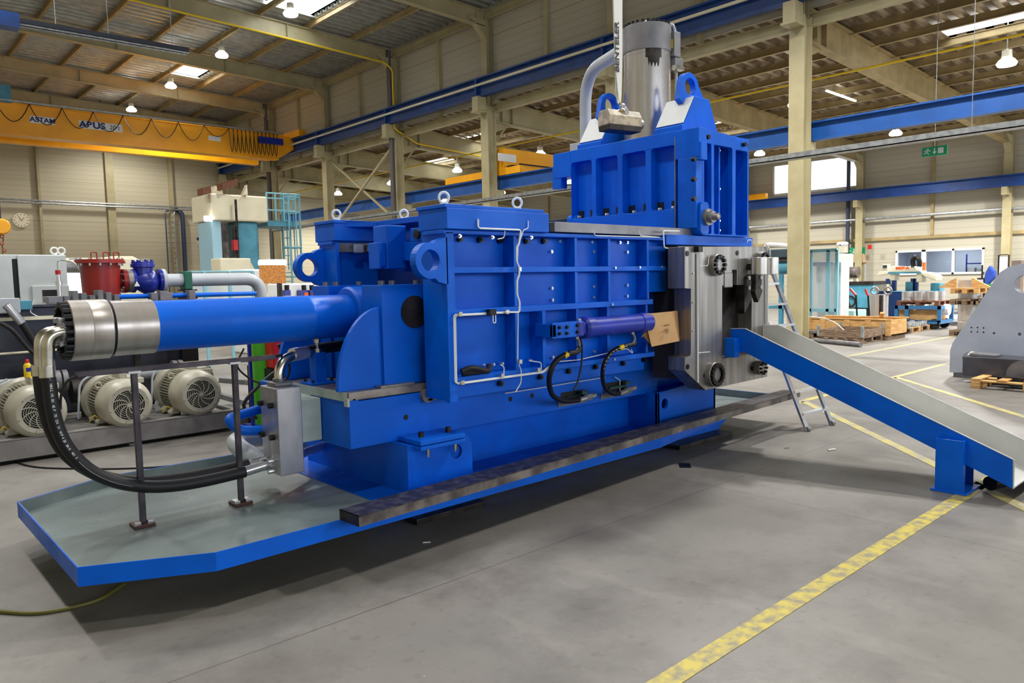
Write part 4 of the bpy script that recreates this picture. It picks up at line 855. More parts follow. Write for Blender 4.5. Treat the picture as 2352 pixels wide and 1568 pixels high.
for o, s in ((4.02, 1), (5.66, -1)):
    y0, y1 = sorted((o, o+s*.05))
    out = [(6.1, 2.075), (6.915, 2.075), (6.915, 2.90), (6.86, 3.0), (6.52, 3.05), (6.02, 3.05), (6.02, 2.93), (6.1, 2.80)]
    Hs = [rrect(6.125, 6.245, 2.09, 2.93, .02), rrect(6.29, 6.61, 2.09, 2.93, .02), rrect(6.67, 6.885, 2.09, 2.92, .02)]
    P_('head_side_plate', MB().prism(out, 'y', y0, y1, Hs), BLUE, .003, parent=hd)
    w0, w1 = sorted((o+s*.05, o+s*.17))
    for x in (6.1, 6.26, 6.45, 6.64, 6.89) if s > 0 else (6.2, 6.89): P_('head_rib', MB().box(x, x+.022, w0, w1, 2.075, 3.0), BLUE, .002, parent=hd)
    s < 0 or P_('head_side_wall', MB().box(6.1, 6.91, min(w1, w1+s*.02) if s > 0 else w0-.02, w1+.02 if s > 0 else w0, 2.075, 3.0), BLUE, parent=hd)
    # corner column with bolts
    c0, c1 = sorted((o-s*.0, o+s*.2)); s < 0 or P_('corner_column', MB().box(5.99, 6.1, c0, c1, 2.14, 2.79), BLUE, .004, parent=hd)
    # bearing boss and stepped pin
    b0, b1 = sorted((o-s*.03, o+s*.1)); P_('pin_boss', MB().prism(rrect(6.02, 6.16, 2.08, 2.38, .04), 'y', b0, b1), BLUE, .004, parent=hd)
    P_('stepped_pin', MB().lathe((6.12, o-s*.03, 2.24), (0, -s, 0), [(0, .078), (.03, .078), (.033, .055), (.075, .055), (.078, .034), (.13, .03), (.133, .025), (.133, 0)], 26), STEEL, parent=hd, label='stepped bare steel pin')
    wy = (4.19, 4.52) if s > 0 else (5.19, 5.52)
    lug = [(6.24, 3.30), (6.50, 3.30), (6.54, 3.42)]+arc(6.30, 3.50, .15, math.radians(15), math.radians(170), 16)+[(6.12, 3.38)]
    P_('lifting_lug', MB().prism(lug, 'y', wy[0]+.10, wy[0]+.16, [circ(6.30, 3.515, .086, 24)]), BLUE, .004, parent=hd)
    P_('wedge_block', MB().prism([(6.02, 3.05), (6.64, 3.05), (6.47, 3.40), (6.23, 3.40), (6.05, 3.12), (6.02, 3.11)], 'y', wy[0], wy[1]), BLUE, .004, parent=hd)
    P_('wedge_face', MB().prism([(6.052, 3.13), (6.226, 3.396), (6.22, 3.400), (6.046, 3.134)], 'y', wy[0]+.01, wy[1]-.01), WHITE, parent=hd, label='white primed slanted face')
q0 = None
def hbolts(px, y, r=.022):
    L = [aty(a, b, y) for a, b in px]; q = L[0]
    f0 = P_('socket_bolt', MB().cyl((q[0], y, q[2]), (q[0], y-.035, q[2]), r, 14).cyl((q[0], y-.034, q[2]), (q[0], y-.0355, q[2]), r*.45, 6), BOLT, parent=hd); copies(f0, [tuple(v-q) for v in L[1:]])
hbolts([(1590, 366), (1590, 412), (1590, 457), (1622, 315), (1706, 332)], 4.02)
for a in ((1336, 486), (1393, 486), (1452, 481), (1518, 471), (1546, 466), (1359, 488), (1418, 483), (1481, 476)):
    q = atx(a[0], a[1]+3, hx0+.1); P_('drain_slot', MB().box(hx0+.092, hx0+.11, q[1]-.035 if a[0] in (1336, 1393, 1452, 1518) else q[1]-.012, q[1]+.035 if a[0] in (1336, 1393, 1452, 1518) else q[1]+.012, 2.34, 2.42), DARK, parent=hd)
b = MB()
for a in ((1330, 498), (1394, 492), (1457, 486), (1516, 480), (1547, 476)):
    q = atx(a[0], a[1], hx0+.07); b.cyl((hx0+.05, q[1], q[2]), (hx0+.09, q[1], q[2]), .012, 8)
b.each('drain_bolt', WHITE, hd)
bolts('hex_bolt', [(1651, 346), (1651, 434), (1651, 507), (1651, 529)], 4.05, .01, .015, CHROME, hd)
P_('side_lug', MB().prism(arc(6.98, 2.56, .17, -math.pi/2, math.pi/2, 12)+[(6.9, 2.73), (6.9, 2.39)], 'y', 4.25, 4.31, [circ(7.0, 2.56, .08, 20)]), BLUE, .004, parent=hd)
P_('slide_edge', MB().box(5.993, 6.0, 4.25, 4.26, 2.14, 3.0), GREYST, parent=hd)
# --- vertical press cylinder
vx, vy = 6.46, 4.93
vc = P_('press_cylinder', MB().lathe((vx, vy, 3.05), (0, 0, 1), [(0, .27), (.06, .27), (.06, .242), (.9, .242), (.902, .238), (.906, .242), (1.0, .242), (1.0, .25)], 56), STEELV, label='tall polished vertical press cylinder')
P_('cylinder_collar', MB().lathe((vx, vy, 3.99), (0, 0, 1), [(0, .24), (0, .25), (.26, .25), (.262, .235), (.262, 0)], 48), GREYST, .0, parent=vc, label='dull grey upper collar')
P_('collar_patch', MB().lathe((vx, vy, 3.68), (0, 0, 1), [(0, .2435), (.33, .2435)], 64), GREYST, parent=vc) if False else None
b = MB(); # unpolished patch wrapped on the tube
angs = [math.radians(-146+2.5*k) for k in range(17)]; zs = [3.99, 3.93, 3.89, 3.85, 3.83]
vs = [(vx+.2432*math.cos(a), vy+.2432*math.sin(a), z+.03*math.sin(i*1.9)*(z < 3.9) if (z > 3.9 or 2 < i < 14) else 3.90) for z in zs for i, a in enumerate(angs)]
b.add(vs, [(r*17+c, r*17+c+1, (r+1)*17+c+1, (r+1)*17+c) for r in range(4) for c in range(16)], True); P_('unpolished_patch', b, BLACKST, parent=vc)
f0 = P_('cap_bolt', MB().cyl((vx+.225, vy, 4.252), (vx+.225, vy, 4.28), .017, 8), BOLT, parent=vc)
copies(f0, [(.225*math.cos(2*math.pi*k/26)-.225, .225*math.sin(2*math.pi*k/26), 0) for k in range(1, 26)])
P_('top_ring', MB().tube([(vx+.03*math.cos(t), vy, 4.30+.03*math.sin(t)) for t in [2*math.pi*k/12 for k in range(13)]], .01, 6, False), WHITE, parent=vc)
P_('base_collar', MB().lathe((vx, vy, 3.05), (0, 0, 1), [(0, .40), (.02, .40), (.045, .33), (.05, .27)], 40), GREYST, parent=vc)
P_('base_cone', MB().prism([(6.25, 3.05), (6.9, 3.05), (6.8, 3.2), (6.65, 3.22), (6.5, 3.12)], 'y', 4.66, 4.70), GREYST, .003)
# --- side pipe and connections of the head
yp2 = 6.06; A = [aty(*p, yp2) for p in ((1345, 300), (1345, 170))]; x0 = A[0][0]; E_ = aty(1440, 110, 5.12)
P_('grey_return_pipe', MB().tube(bend([(x0, yp2, 3.02), (x0, yp2, E_[2]), (E_[0], 5.12, E_[2])], .4, 12), .068, 18), PGREY, label='grey bent pipe from head to cylinder top')
P_('pipe_block', MB().box(x0-.14, x0+.14, 5.93, 6.19, 3.0, 3.28), PGREY, .006)
b = MB()
for s in (-.08, .08): b.cyl((x0+s, 5.98, 3.28), (x0+s, 5.98, 3.32), .02, 8)
b.each('block_bolt', BOLT, PR)
q = aty(1553, 70, 4.75)
P_('limit_rod', MB().tube(bend([(q[0]-.12, 4.8, 4.24), (q[0]-.05, 4.76, 4.32), (q[0], 4.75, 4.2), (q[0], 4.75, 3.2)], .06, 6), .014, 8), PGREY)
P_('limit_box', MB().box(q[0]-.13, q[0]-.02, 4.68, 4.78, 3.95, 4.2).box(q[0]-.1, q[0]+.04, 4.69, 4.77, 3.85, 3.95), GREYST, .004)
P_('yellow_label', MB().box(q[0]-.135, q[0]-.13, 4.7, 4.76, 4.03, 4.12), YELLOW)
P_('terminal_box', MB().box(q[0]-.12, q[0]+.02, 4.66, 4.72, 3.82, 3.86), ZINC)
# ---------------------------------------------------------------- loose and attached things around the press
# steel angle beam lying on the tray rim
t = thing('steel_beam', 'long dark mill-scale steel channel lying on the front rim of the drip tray', 'beam', (5, 3.9, .32))
p0 = Vector((2.13, 3.66, 0)); p1 = Vector((7.97, 3.985, 0)); d = (p1-p0).normalized(); nrm = Vector((-d.y, d.x, 0)); W = .2; H0, H1 = .322, .385
def strip(a, b_, z0, z1): # a,b_ offsets across
    vs = []
    for z in (z0, z1):
        vs += [tuple(p0+nrm*a+Vector((0, 0, z))), tuple(p1+nrm*a+Vector((0, 0, z))), tuple(p1+nrm*b_+Vector((0, 0, z))), tuple(p0+nrm*b_+Vector((0, 0, z)))]
    return MB().add(vs, [(0, 3, 2, 1), (4, 5, 6, 7), (0, 1, 5, 4), (1, 2, 6, 5), (2, 3, 7, 6), (3, 0, 4, 7)])
strip(0, W, H1-.008, H1).build('top_web', mat('dark_scale_top', (52, 48, 56), .4, .6, col2=(84, 80, 86), scale=14, mix=(.45, .62), bump=.15), t); strip(0, .008, H0, H1-.008).build('front_flange', MILL, t); strip(W-.008, W, H0, H1-.008).build('rear_flange', MILL, t)
pe = p0; MB().add([tuple(pe+nrm*a+Vector((0, 0, z))) for z in (H0, H1) for a in (0, W)]+[tuple(pe+d*.006+nrm*a+Vector((0, 0, z))) for z in (H0, H1) for a in (0, W)], [(0, 1, 3, 2), (4, 5, 7, 6), (0, 1, 5, 4), (2, 3, 7, 6)]).build('end_cap', BLACKST, t)
# handrail
t = thing('handrail', 'dark square-tube handrail on two posts standing in the drip tray', 'handrail', (1.6, 4.87, .24))
RT = mat('rail_tube', (78, 72, 78), .42, .6, col2=(54, 50, 56), scale=8)
MB().box(1.02, 2.235, 4.855, 4.885, 1.19, 1.222).build('top_bar', RT, t, .003)
for x in (1.335, 1.95):
    MB().box(x-.017, x+.017, 4.853, 4.887, .262, 1.19).build('post', RT, t, .003)
    MB().box(x-.065, x+.055, 4.81, 4.93, .241, .262).build('foot', mat('brown_oxide_foot', (70, 44, 38), .5, .3) if x < 1.5 else bpy.data.materials['brown_oxide_foot'], t, .003)
    MB().box(x-.055, x-.02, 4.84, 4.9, .262, .275).box(x+.02, x+.05, 4.84, 4.9, .262, .275).each('clamp_nut', CHROME, t)
    MB().box(x-.035, x+.035, 4.849, 4.891, 1.183, 1.197).build('weld', CHROME, t)
tag(MB().tube(spline([(2.2, 4.88, 1.2), (2.33, 4.95, 1.2), (2.4, 5.0, 1.1), (2.36, 5.0, 1.0), (2.33, 4.95, .99)], 6), .009, 6).build('thin_cable', RUBBER), 'thin black cable from the handrail end to the manifold', 'cable')
q = [aty(a, b, 4.86) for a, b in ((178, 862), (155, 875), (141, 905), (138, 940))]; q = [(v[0], 4.86, v[2]) for v in q]
tag(MB().tube(spline(q, 6), .008, 6).build('thin_cable', RUBBER), 'thin black cable hanging from the left end of the handrail', 'cable')
# two thick hoses
def hose(pxs, y0, lab, name='hydraulic_hose'):
    t = thing(name, lab, 'hose', tuple(aty(pxs[0][0], pxs[0][1], y0)), 'hydraulic hoses of the ram cylinder'); return t
for k, (yy, el, ho, lab) in enumerate((
    (YC-.085, [(112, 785), (110, 832), (109, 866)], [(113, 880), (119, 930), (133, 985), (158, 1032), (200, 1075), (255, 1103), (320, 1116), (390, 1116), (470, 1104), (562, 1083)], 'front one of two thick black hoses hanging from the ram cylinder'),
    (YC+.03, [(94, 780), (93, 830), (92, 862)], [(94, 880), (102, 930), (118, 985), (146, 1035), (190, 1072), (250, 1098), (330, 1106), (420, 1097), (500, 1082), (570, 1066)], 'rear one of two thick black hoses hanging from the ram cylinder'))):
    E = [aty(a, b, yy) for a, b in el]; t = hose(ho, yy, lab)
    ex = E[0][0]
    MB().tube(bend([(.985, yy, 1.455), (ex, yy, 1.455), (E[1][0], yy, E[1][2]), (E[1][0], yy, E[1][2]-.03)], .13, 12), .034, 18).build('elbow', ZINC, t)
    zb = E[2][2]; xb = E[2][0]
    MB().lathe((xb, yy, E[1][2]-.02), (0, 0, -1), [(0, .032), (0, .043), (E[1][2]-.02-zb, .043), (E[1][2]-.02-zb, 0)], 22).build('ferrule', ZINC, t)
    pts = [(xb, yy, zb+.02)]+[tuple(aty(a, b, yy+(q/len(ho))*0)) for q, (a, b) in enumerate(ho)]
    MB().tube(spline(pts, 8), .0385, 18).build('hose', RUBBER, t)
    e = aty(*ho[-1], yy); f2 = (2.19, yy+.02, .475)
    MB().cyl(tuple(e+np.array([-.03, 0, -.003])), tuple(e*.35+np.array(f2)*.65), .034, 18).cyl(tuple(e*.4+np.array(f2)*.6), f2, .024, 14).build('end_ferrule', CHROME, t)
    MB().box(2.16, 2.19, yy-.02, yy+.06, .45, .50).cyl((2.17, yy-.03, .43), (2.13, yy-.03, .43), .016, 10).cyl((2.17, yy-.03, .5), (2.13, yy-.03, .5), .016, 10).build('clamp_flange', CHROME, t, .004)
    if k == 0:
        # printed line and words along the hose
        S2 = spline(pts, 16); n0 = int(len(S2)*.06); o_ = Vector((.012, -.036, 0)); o_.normalize(); MB().tube([Vector(p)+Vector((0, -.0375, 0)) for p in S2[n0-8:n0+4]], .0015, 4).tube([Vector(p)+Vector((-.004, -.0375, 0)) for p in S2[n0+64:n0+100]], .0012, 4).build('printed_stripe', WHITE, t)
        i0 = n0+8
        for c, chh in enumerate('MANULIFLEX 4SP 70 DN 51 WP 420 BAR 4015'):
            i = i0+int(c*1.4)
            if i+1 >= len(S2) or chh == ' ': continue
            tan = (S2[i+1]-S2[i]).normalized(); text(chh, .019, tuple(S2[i]+Vector((0, -.0392, 0))), tan, Vector((0, -1, 0)).cross(tan), WHITE, t, .0004, 'printed_letter')
# blue frame hoses (near side)
for k, (px, fit, lab) in enumerate((
    ([(1331, 797, 3.95), (1325, 808, 3.95), (1303, 813, 3.97), (1278, 828, 4.0), (1264, 855, 4.03), (1262, 885, 4.1), (1272, 910, 4.2), (1300, 921, 4.28), (1332, 918, 4.33)], [(1332, 918, 4.33), (1366, 907, 4.35)], 'left thick black hose looping below the violet clamping cylinder'),
    ([(1458, 784, 3.95), (1455, 790, 3.95), (1430, 796, 3.97), (1405, 808, 4.0), (1388, 835, 4.03), (1384, 865, 4.1), (1390, 890, 4.2), (1408, 904, 4.28), (1425, 903, 4.33)], [(1425, 903, 4.33), (1458, 890, 4.35)], 'right black hose with white print looping below the clamping cylinder'))):
    p = [tuple(_pt(a, b, 1, y)) for a, b, y in px]; t = thing('hydraulic_hose', lab, 'hose', p[0], 'hoses of the clamping cylinder')
    MB().tube(spline(p, 7), .0215 if k == 0 else .0185, 14).build('hose', RUBBER, t)
    f = [tuple(_pt(a, b, 1, y)) for a, b, y in fit]
    v0 = Vector(f[0]); v1 = Vector(f[1])
    MB().cyl(v0-(v1-v0)*.1, v0.lerp(v1, .45), .023, 12).cyl(v0.lerp(v1, .4), v0.lerp(v1, .7), .031, 6, smooth=False).cyl(v0.lerp(v1, .7), v1, .023, 12).build('fitting', RINGM, t)
    MB().tube(bend([Vector(p[0])+Vector((.0, .03, .09)), Vector(p[0])+Vector((0.005, 0, .02)), Vector(p[1])+Vector((-.01, 0, 0)), Vector(p[2])], .03), .013, 10).cyl(Vector(p[0])+Vector((0, .03, .1)), Vector(p[0])+Vector((0, .025, .06)), .02, 6).build('fitting', GREYST, t)
    MB().cyl(Vector(p[2]).lerp(Vector(p[3]), -.05), Vector(p[2]).lerp(Vector(p[3]), .3), .0235, 12).build('yellow_ring', YELLOW, t)
    if k == 1:
        b = MB(); s2 = spline(p, 7)
        for i in range(12, 50, 2):
            b.bar(s2[i]+Vector((-.008, -.0185, 0)), s2[i+1]+Vector((-.008, -.0185, 0)), .004, .004)
        b.build('white_print', WHITE, t)
pp = [tuple(aty(a, b, 4.0)) for a, b in ((1331, 757), (1333, 775), (1337, 800), (1335, 840), (1326, 880), (1318, 895))]
tag(MB().tube(spline(pp, 6), .008, 8).build('thin_hose', RUBBER), 'thin black control hose from the clamping cylinder down to the valve window', 'hose')
# cardboard
t = thing('cardboard_cover', 'folded cardboard box stuck over the rod of the clamping cylinder', 'cardboard', tuple(aty(1520, 750, 3.9)))
q = [aty(a, b, y) for a, b, y in ((1479, 721, 3.93), (1542, 715, 3.9), (1560, 783, 3.9), (1497, 796, 3.93))]
def sheet(q, m, nm, th=.005):
    v = [tuple(a) for a in q]+[tuple(a+np.array([0, th, 0])) for a in q]; return MB().add(v, [(0, 1, 2, 3), (7, 6, 5, 4), (0, 1, 5, 4), (1, 2, 6, 5), (2, 3, 7, 6), (3, 0, 4, 7)]).build(nm, m, t)
sheet(q, CARD, 'front_panel'); q2 = aty(1556, 713, 3.97); sheet([q[1], q2, aty(1562, 780, 3.97), q[2]], CARDIN, 'side_flap')
sheet([aty(1472, 775, 3.97), aty(1486, 757, 3.95), aty(1494, 790, 3.95), aty(1478, 772, 3.98)], CARDIN, 'rear_flap')
c = aty(1532, 760, 3.895); b = MB().prism(circ(c[0], c[2], .022, 16), 'y', 3.893, 3.895, [circ(c[0], c[2], .017, 16)]); b.cbox((c[0], 3.894, c[2]), (.02, .002, .006)).cbox((c[0]-.004, 3.894, c[2]+.005), (.006, .002, .016)); b.build('print_mark', mat('print_brown', (120, 92, 66), .8), t)
text('HANSA', .022, (c[0]-.004, 3.893, c[2]+.05), (1, 0, .06), (0, 0, 1), bpy.data.materials['print_brown'], t, .001)
# chute
t = thing('discharge_chute', 'long sloping discharge chute, blue outside and grey inside', 'chute', (6.6, 3.0, 0))
so = [(3.84, .95), (3.84, 1.19), (3.69, 1.195), (1.525, .315), (1.52, .10), (3.70, .98)]
MB().prism(so, 'x', 6.292, 6.300).build('side_wall', BLUE, t, label='blue outer chute wall')
MB().prism(so, 'x', 6.300, 6.306).build('side_lining', CHGREY, t)
MB().prism(so, 'x', 6.9, 6.906).build('side_wall', CHGREY, t, label='grey far chute wall'); MB().prism(so, 'x', 6.906, 6.914).build('side_wall_outer', BLUE, t)
MB().add([(6.306, 3.84, .955), (6.9, 3.84, .955), (6.9, 3.70, .985), (6.306, 3.70, .985), (6.306, 1.52, .105), (6.9, 1.52, .105), (6.306, 3.84, .945), (6.9, 3.84, .945), (6.9, 3.70, .975), (6.306, 3.70, .975), (6.306, 1.52, .095), (6.9, 1.52, .095)],
         [(0, 1, 2, 3), (3, 2, 5, 4), (6, 7, 8, 9), (9, 8, 11, 10), (4, 5, 11, 10)]).build('floor_plate', CHGREY, t)
MB().bar((6.295, 3.84, 1.193), (6.295, 3.69, 1.198), .012, .006).bar((6.295, 3.69, 1.198), (6.295, 1.525, .318), .012, .006).bar((6.907, 3.69, 1.198), (6.907, 1.525, .318), .012, .006).bar((6.296, 1.519, .1), (6.296, 1.519, .315), .012, .006, (1, 0, 0)).build('edge_strip', LGREY, t)
MB().box(6.2, 6.29, 3.74, 3.85, .93, 1.11).build('hook_plate', BLUE, t, .004)
# chute post
pt = MB().box(6.22, 6.58, 1.80, 2.05, 0, .018).build('post_foot', BLUE, t, .003)
MB().box(6.228, 6.234, 1.835, 2.015, .018, .415).box(6.228, 6.29, 1.829, 1.836, .018, .415).box(6.228, 6.29, 2.014, 2.021, .018, .415).build('post', BLUE, t, .002)
MB().box(6.55, 6.56, 1.85, 2.0, .018, .25).build('post', BLUE, t)
t = thing('dark_roller', 'dark roller lying on the floor under the chute end', 'roller', (6.7, 1.7, 0)); MB().cyl((6.5, 1.72, .06), (6.95, 1.6, .06), .055, 16).build('drum', BOLT, t)
MB().box(6.55, 7.1, 1.32, 1.5, 0, .03).build('base', BLACKST, t)
# aluminium step ladder
t = thing('step_ladder', 'aluminium ladder with red stripe leaning beside the press behind the chute', 'ladder', (7.95, 3.74, 0))
fL = Vector(atz(1855, 990, 0)); fR = Vector(atz(1911, 976, 0)); tR = Vector(atx(1776, 628, fR.x)); tL = fL+(tR-fR)
tR = fR+(tR-fR)*1.15; tL = fL+(tL-fL)*1.15
for a, b_, nm in ((fL, tL, 0), (fR, tR, 1)):
    MB().bar(a, b_, .028, .07, (1, 0, 0)).build('rail', CHROME if nm == 0 else GALV, t, .003)
    if nm == 0: MB().bar(a+(b_-a)*.04+Vector((-.0, -.006, .0))+Vector((-.016, 0, 0)), a+(b_-a)*.9+Vector((-.016, -.006, 0)), .004, .03, (1, 0, 0)).build('red_stripe', BRED, t)
    MB().cyl(a+Vector((-.03, 0, .025)), a+Vector((.03, 0, .025)), .028, 12).build('foot', GREYST, t)
n = 8
for k in range(n):
    s = .09+.12*k; MB().bar(fL.lerp(tL, s), fR.lerp(tR, s), .06, .025).build('rung', CHROME, t)
# small litter on the floor
for k, (px, py, l, r_, m, lab) in enumerate(((1909, 1034, .09, .008, WHITE, 'small white tube offcut on the floor in front of the chute'), (1806, 1029, .05, .004, GREYST, 'tiny metal scrap on the floor left of the white offcut'), (979, 1246, .04, .004, WHITE, 'tiny white scrap on the floor below the drip tray'))):
    q = atz(px, py); tag(MB().cyl((q[0]-l/2, q[1]+.01, r_), (q[0]+l/2, q[1]-.02, r_), r_, 8).build('offcut', m), lab, 'scrap')
q = atz(1573, 1069); tag(MB().cbox((q[0], q[1], .002), (.1, .16, .003), rz=-.9).build('black_tape_piece', BOLT), 'flat black piece lying on the floor in front of the press', 'scrap')
P = [atz(*p) for p in ((-60, 1400), (0, 1408), (80, 1412), (160, 1400), (230, 1380), (285, 1345))]
tag(MB().tube(spline([(p[0], p[1], .011) for p in P], 6), .011, 8).build('floor_cable', mat('olive_cable', (96, 92, 30), .5)), 'yellowish cable on the floor under the tray corner', 'cable')
P = [atz(*p) for p in ((-40, 980), (0, 1030), (60, 1070), (200, 1078), (330, 1076), (430, 1068))]
tag(MB().tube(spline([(p[0], p[1], .008) for p in P], 6), .008, 6).build('floor_cable', RUBBER), 'black cable on the floor in front of the pump skid', 'cable')
# lifting sling and magnet hanging in front of the cylinder
t = thing('lifting_magnet', 'beige lifting magnet block hanging by the white sling', 'lifting magnet', tuple(aty(1424, 270, 4.4)))
c = aty(1424, 276, 4.4); rz = math.radians(-12); R = Matrix.Rotation(rz, 3, 'Z')
def hexp(sec, l, ry=0):
    b = MB(); n = len(sec); vs = []
    for s in (-l/2, l/2): vs += [Vector(c)+R @ Vector((s, a, z)) for a, z in sec]
    b.add(vs, [tuple(range(n)), tuple(range(2*n-1, n-1, -1))]+[(q, (q+1) % n, n+(q+1) % n, n+q) for q in range(n)]); return b
hexp([(-.085, -.06), (-.085, .02), (-.055, .075), (.055, .075), (.085, .02), (.085, -.06)], .37).build('body', BEIGE, t, .006)
hexp([(-.075, -.105), (-.083, -.06), (.083, -.06), (.075, -.105)], .36).build('pole_shoe', BLACKST, t, .003)
v = R @ Vector((.185, 0, -.02)); MB().cyl(Vector(c)+v, Vector(c)+v+R @ Vector((.06, 0, 0)), .045, 16).build('lever_hub', GREYST, t)
v = Vector(c)+Vector((0, -.06, .075)); MB().cyl(v+Vector((0, -.02, -.01)), v+Vector((0, .08, -.01)), .03, 16).build('shackle_pin', CHROME, t)
MB().tube([v+Vector((.035*math.cos(a), .02, .035*math.sin(a)*1.6)) for a in [math.pi*k/10 for k in range(11)]], .012, 8).build('shackle', CHROME, t)
MB().prism([(v.x-.07, v.z-.0), (v.x+.07, v.z), (v.x+.03, v.z-.07), (v.x-.03, v.z-.07)], 'y', v.y-.0, v.y+.01).build('hanger_plate', mat('ochre', (150, 118, 60), .5), t)
t2 = thing('lifting_sling', 'white webbing sling with black BENTELER print hanging from above', 'sling', (v.x, v.y, v.z+.1))
zt = 6.2
S0 = [aty(px, py, 4.34) for px, py in ((1424, 236), (1423, 212), (1421, 150), (1419, 0))]
b = MB(); sl_ = [(S0[0][0], S0[0][2], .016), (S0[1][0], S0[1][2], .032), (S0[2][0], S0[2][2], .054), (S0[3][0], S0[3][2], .066), (S0[3][0]-.01, 11.0, .066)]
for sgn, yy in ((0, 4.33), (1, 4.36)):
    vs = [];
    for x_, z_, w_ in sl_:
        o_ = .028*sgn if z_ > v.z+.3 else .008*sgn
        vs += [(x_-w_+o_, yy, z_), (x_+w_+o_, yy+.012, z_), (x_-w_+o_, yy+.006, z_), (x_+w_+o_, yy+.018, z_)]
    n = len(sl_)
    b.add(vs, [f for i in range(n-1) for f in ((4*i, 4*i+1, 4*i+5, 4*i+4), (4*i+2, 4*i+3, 4*i+7, 4*i+6), (4*i, 4*i+2, 4*i+6, 4*i+4), (4*i+1, 4*i+3, 4*i+7, 4*i+5))])
b.build('webbing', WEB, t2)
q = aty(1417, 108, 4.328); text('BENTELER', .082, (q[0], 4.326, q[2]), (0, 0, 1), (-1, -.0001, 0), BINK, t2, .0012, bold=.002, squash=1.15)
# ================================================================ left background: pump skid, tank, pipework, machines
# ---- motor (prototype built in place, then copied)
def motor(c, y0, lab):
    x, z = c[0], c[2]; R0 = .262
    t = thing('electric_motor', lab, 'motor', (x, y0+.4, .25), 'electric motors on the pump skid')
    # fan cover
    MB().lathe((x, y0, z), (0, 1, 0), [(.0, .155), (.0, .2), (.02, .228), (.06, .25), (.12, R0), (.3, R0), (.3, .22)], 40).build('fan_cover', MGREY, t)
    MB().lathe((x, y0+.012, z), (0, 1, 0), [(0, 0), (0, .16)], 32).build('grille_back', DARK, t)
    g = MB()
    for r in (.035, .055, .075, .095, .115, .135): g.lathe((x, y0+.004, z), (0, 1, 0), [(0, r), (0, r+.006), (.004, r+.006)], 30)
    for k in range(10):
        a0 = 2*math.pi*k/10; pts = [(x+r*math.cos(a0+2.6*r/.155*.35), y0-.002, z+r*math.sin(a0+2.6*r/.155*.35)) for r in (.02, .05, .08, .11, .14, .158)]
        g.tube(pts, .005, 5)
    g.cyl((x, y0-.006, z), (x, y0+.01, z), .022, 14); g.build('grille', MGREY, t)
    b = MB()
    for k in range(6): b.cyl((x+.19*math.cos(k*1.047+.3), y0-.002, z+.19*math.sin(k*1.047+.3)), (x+.19*math.cos(k*1.047+.3), y0+.01, z+.19*math.sin(k*1.047+.3)), .005, 6)
    b.each('cover_screw', BLACKST, t)
    # finned body
    f = MB().cyl((x, y0+.3, z), (x, y0+.68, z), .2, 32)
    for k in range(48):
        a0 = 2*math.pi*k/48
        if abs(math.degrees(a0)-90) < 14: continue
        d = Vector((math.cos(a0), 0, math.sin(a0))); c0 = Vector((x, y0+.49, z)); f.bar(c0+d*.2+Vector((0, -.19, 0)), c0+d*.2+Vector((0, .19, 0)), .006, .09, (d.x, 0, d.z))
    f.build('finned_body', MGREY, t)
    MB().lathe((x, y0+.66, z), (0, 1, 0), [(0, .2), (0, .27), (.04, .30), (.08, .30), (.08, .12), (.3, .1), (.3, 0)], 36).build('drive_flange', MGREY, t)
    MB().prism([(x-.02, z+.2), (x+.2, z+.2), (x+.2, z+.33), (x-.02, z+.33)], 'y', y0+.25, y0+.55).prism([(x-.05, z+.2), (x+.22, z+.2), (x+.22, z+.26), (x-.05, z+.26)], 'y', y0+.2, y0+.6).build('terminal_box', MGREY, t, .012)
    MB().box(x+.06, x+.16, y0+.247, y0+.25, z+.27, z+.315).build('type_plate', WHITE, t)
    f = MB()
    for s in (-1, 1): f.prism([(x+s*.10, z-.18), (x+s*.17, z-.13), (x+s*.25, .27), (x+s*.25, .245), (x+s*.15, .245)], 'y', y0+.30, y0+.40).prism([(x+s*.10, z-.18), (x+s*.17, z-.13), (x+s*.25, .27), (x+s*.25, .245), (x+s*.15, .245)], 'y', y0+.56, y0+.66)
    f.each('foot', MGREY, t, .004)
    MB().tube([(x-.2+.03*math.cos(q), y0+.36, z+.2+.03*math.sin(q)) for q in [2*math.pi*k/14 for k in range(15)]], .009, 6, False).build('lifting_eye', MGREY, t)
    MB().tube(bend([(x-.16, y0+.62, z+.3), (x-.32, y0+.62, z+.24), (x-.36, y0+.6, .28)], .1, 6), .012, 8).build('supply_cable', PGREY, t)
    MB().tube(spline([(x-.3, y0+.4, .26), (x-.26, y0+.36, .33), (x-.2, y0+.36, .28)], 5), .006, 5).build('earth_wire', YELLOW, t)
    return t
ym = 8.60
for px, lab in (((462, 905), 'right grey electric motor on the pump skid'), ((297, 930), 'middle grey electric motor behind the first handrail post'), ((92, 948), 'left grey electric motor with a yellow can on its box')):
    c = aty(px[0], px[1], ym); c = (c[0], ym, c[2]); m_ = motor(c, ym, lab)
    xm = c[0]
    last = c
# yellow can on the left motor
c = (last[0]-.02, ym+.35, last[2]+.33)
t = thing('spray_can', 'small yellow bottle with red cap standing on the left motor', 'can', c)
MB().lathe(c, (0, 0, 1), [(0, 0), (0, .036), (.12, .036), (.14, .025), (.15, .015), (.15, 0)], 18).build('body', YELLOW, t); MB().lathe((c[0], c[1], c[2]+.15), (0, 0, 1), [(0, .02), (.02, .02), (.035, .012), (.035, 0)], 14).build('cap', BRED, t)
MB().box(c[0]-.02, c[0]+.02, c[1]-.0375, c[1]-.035, c[2]+.06, c[2]+.1).build('picture_label', CBLUE, t)
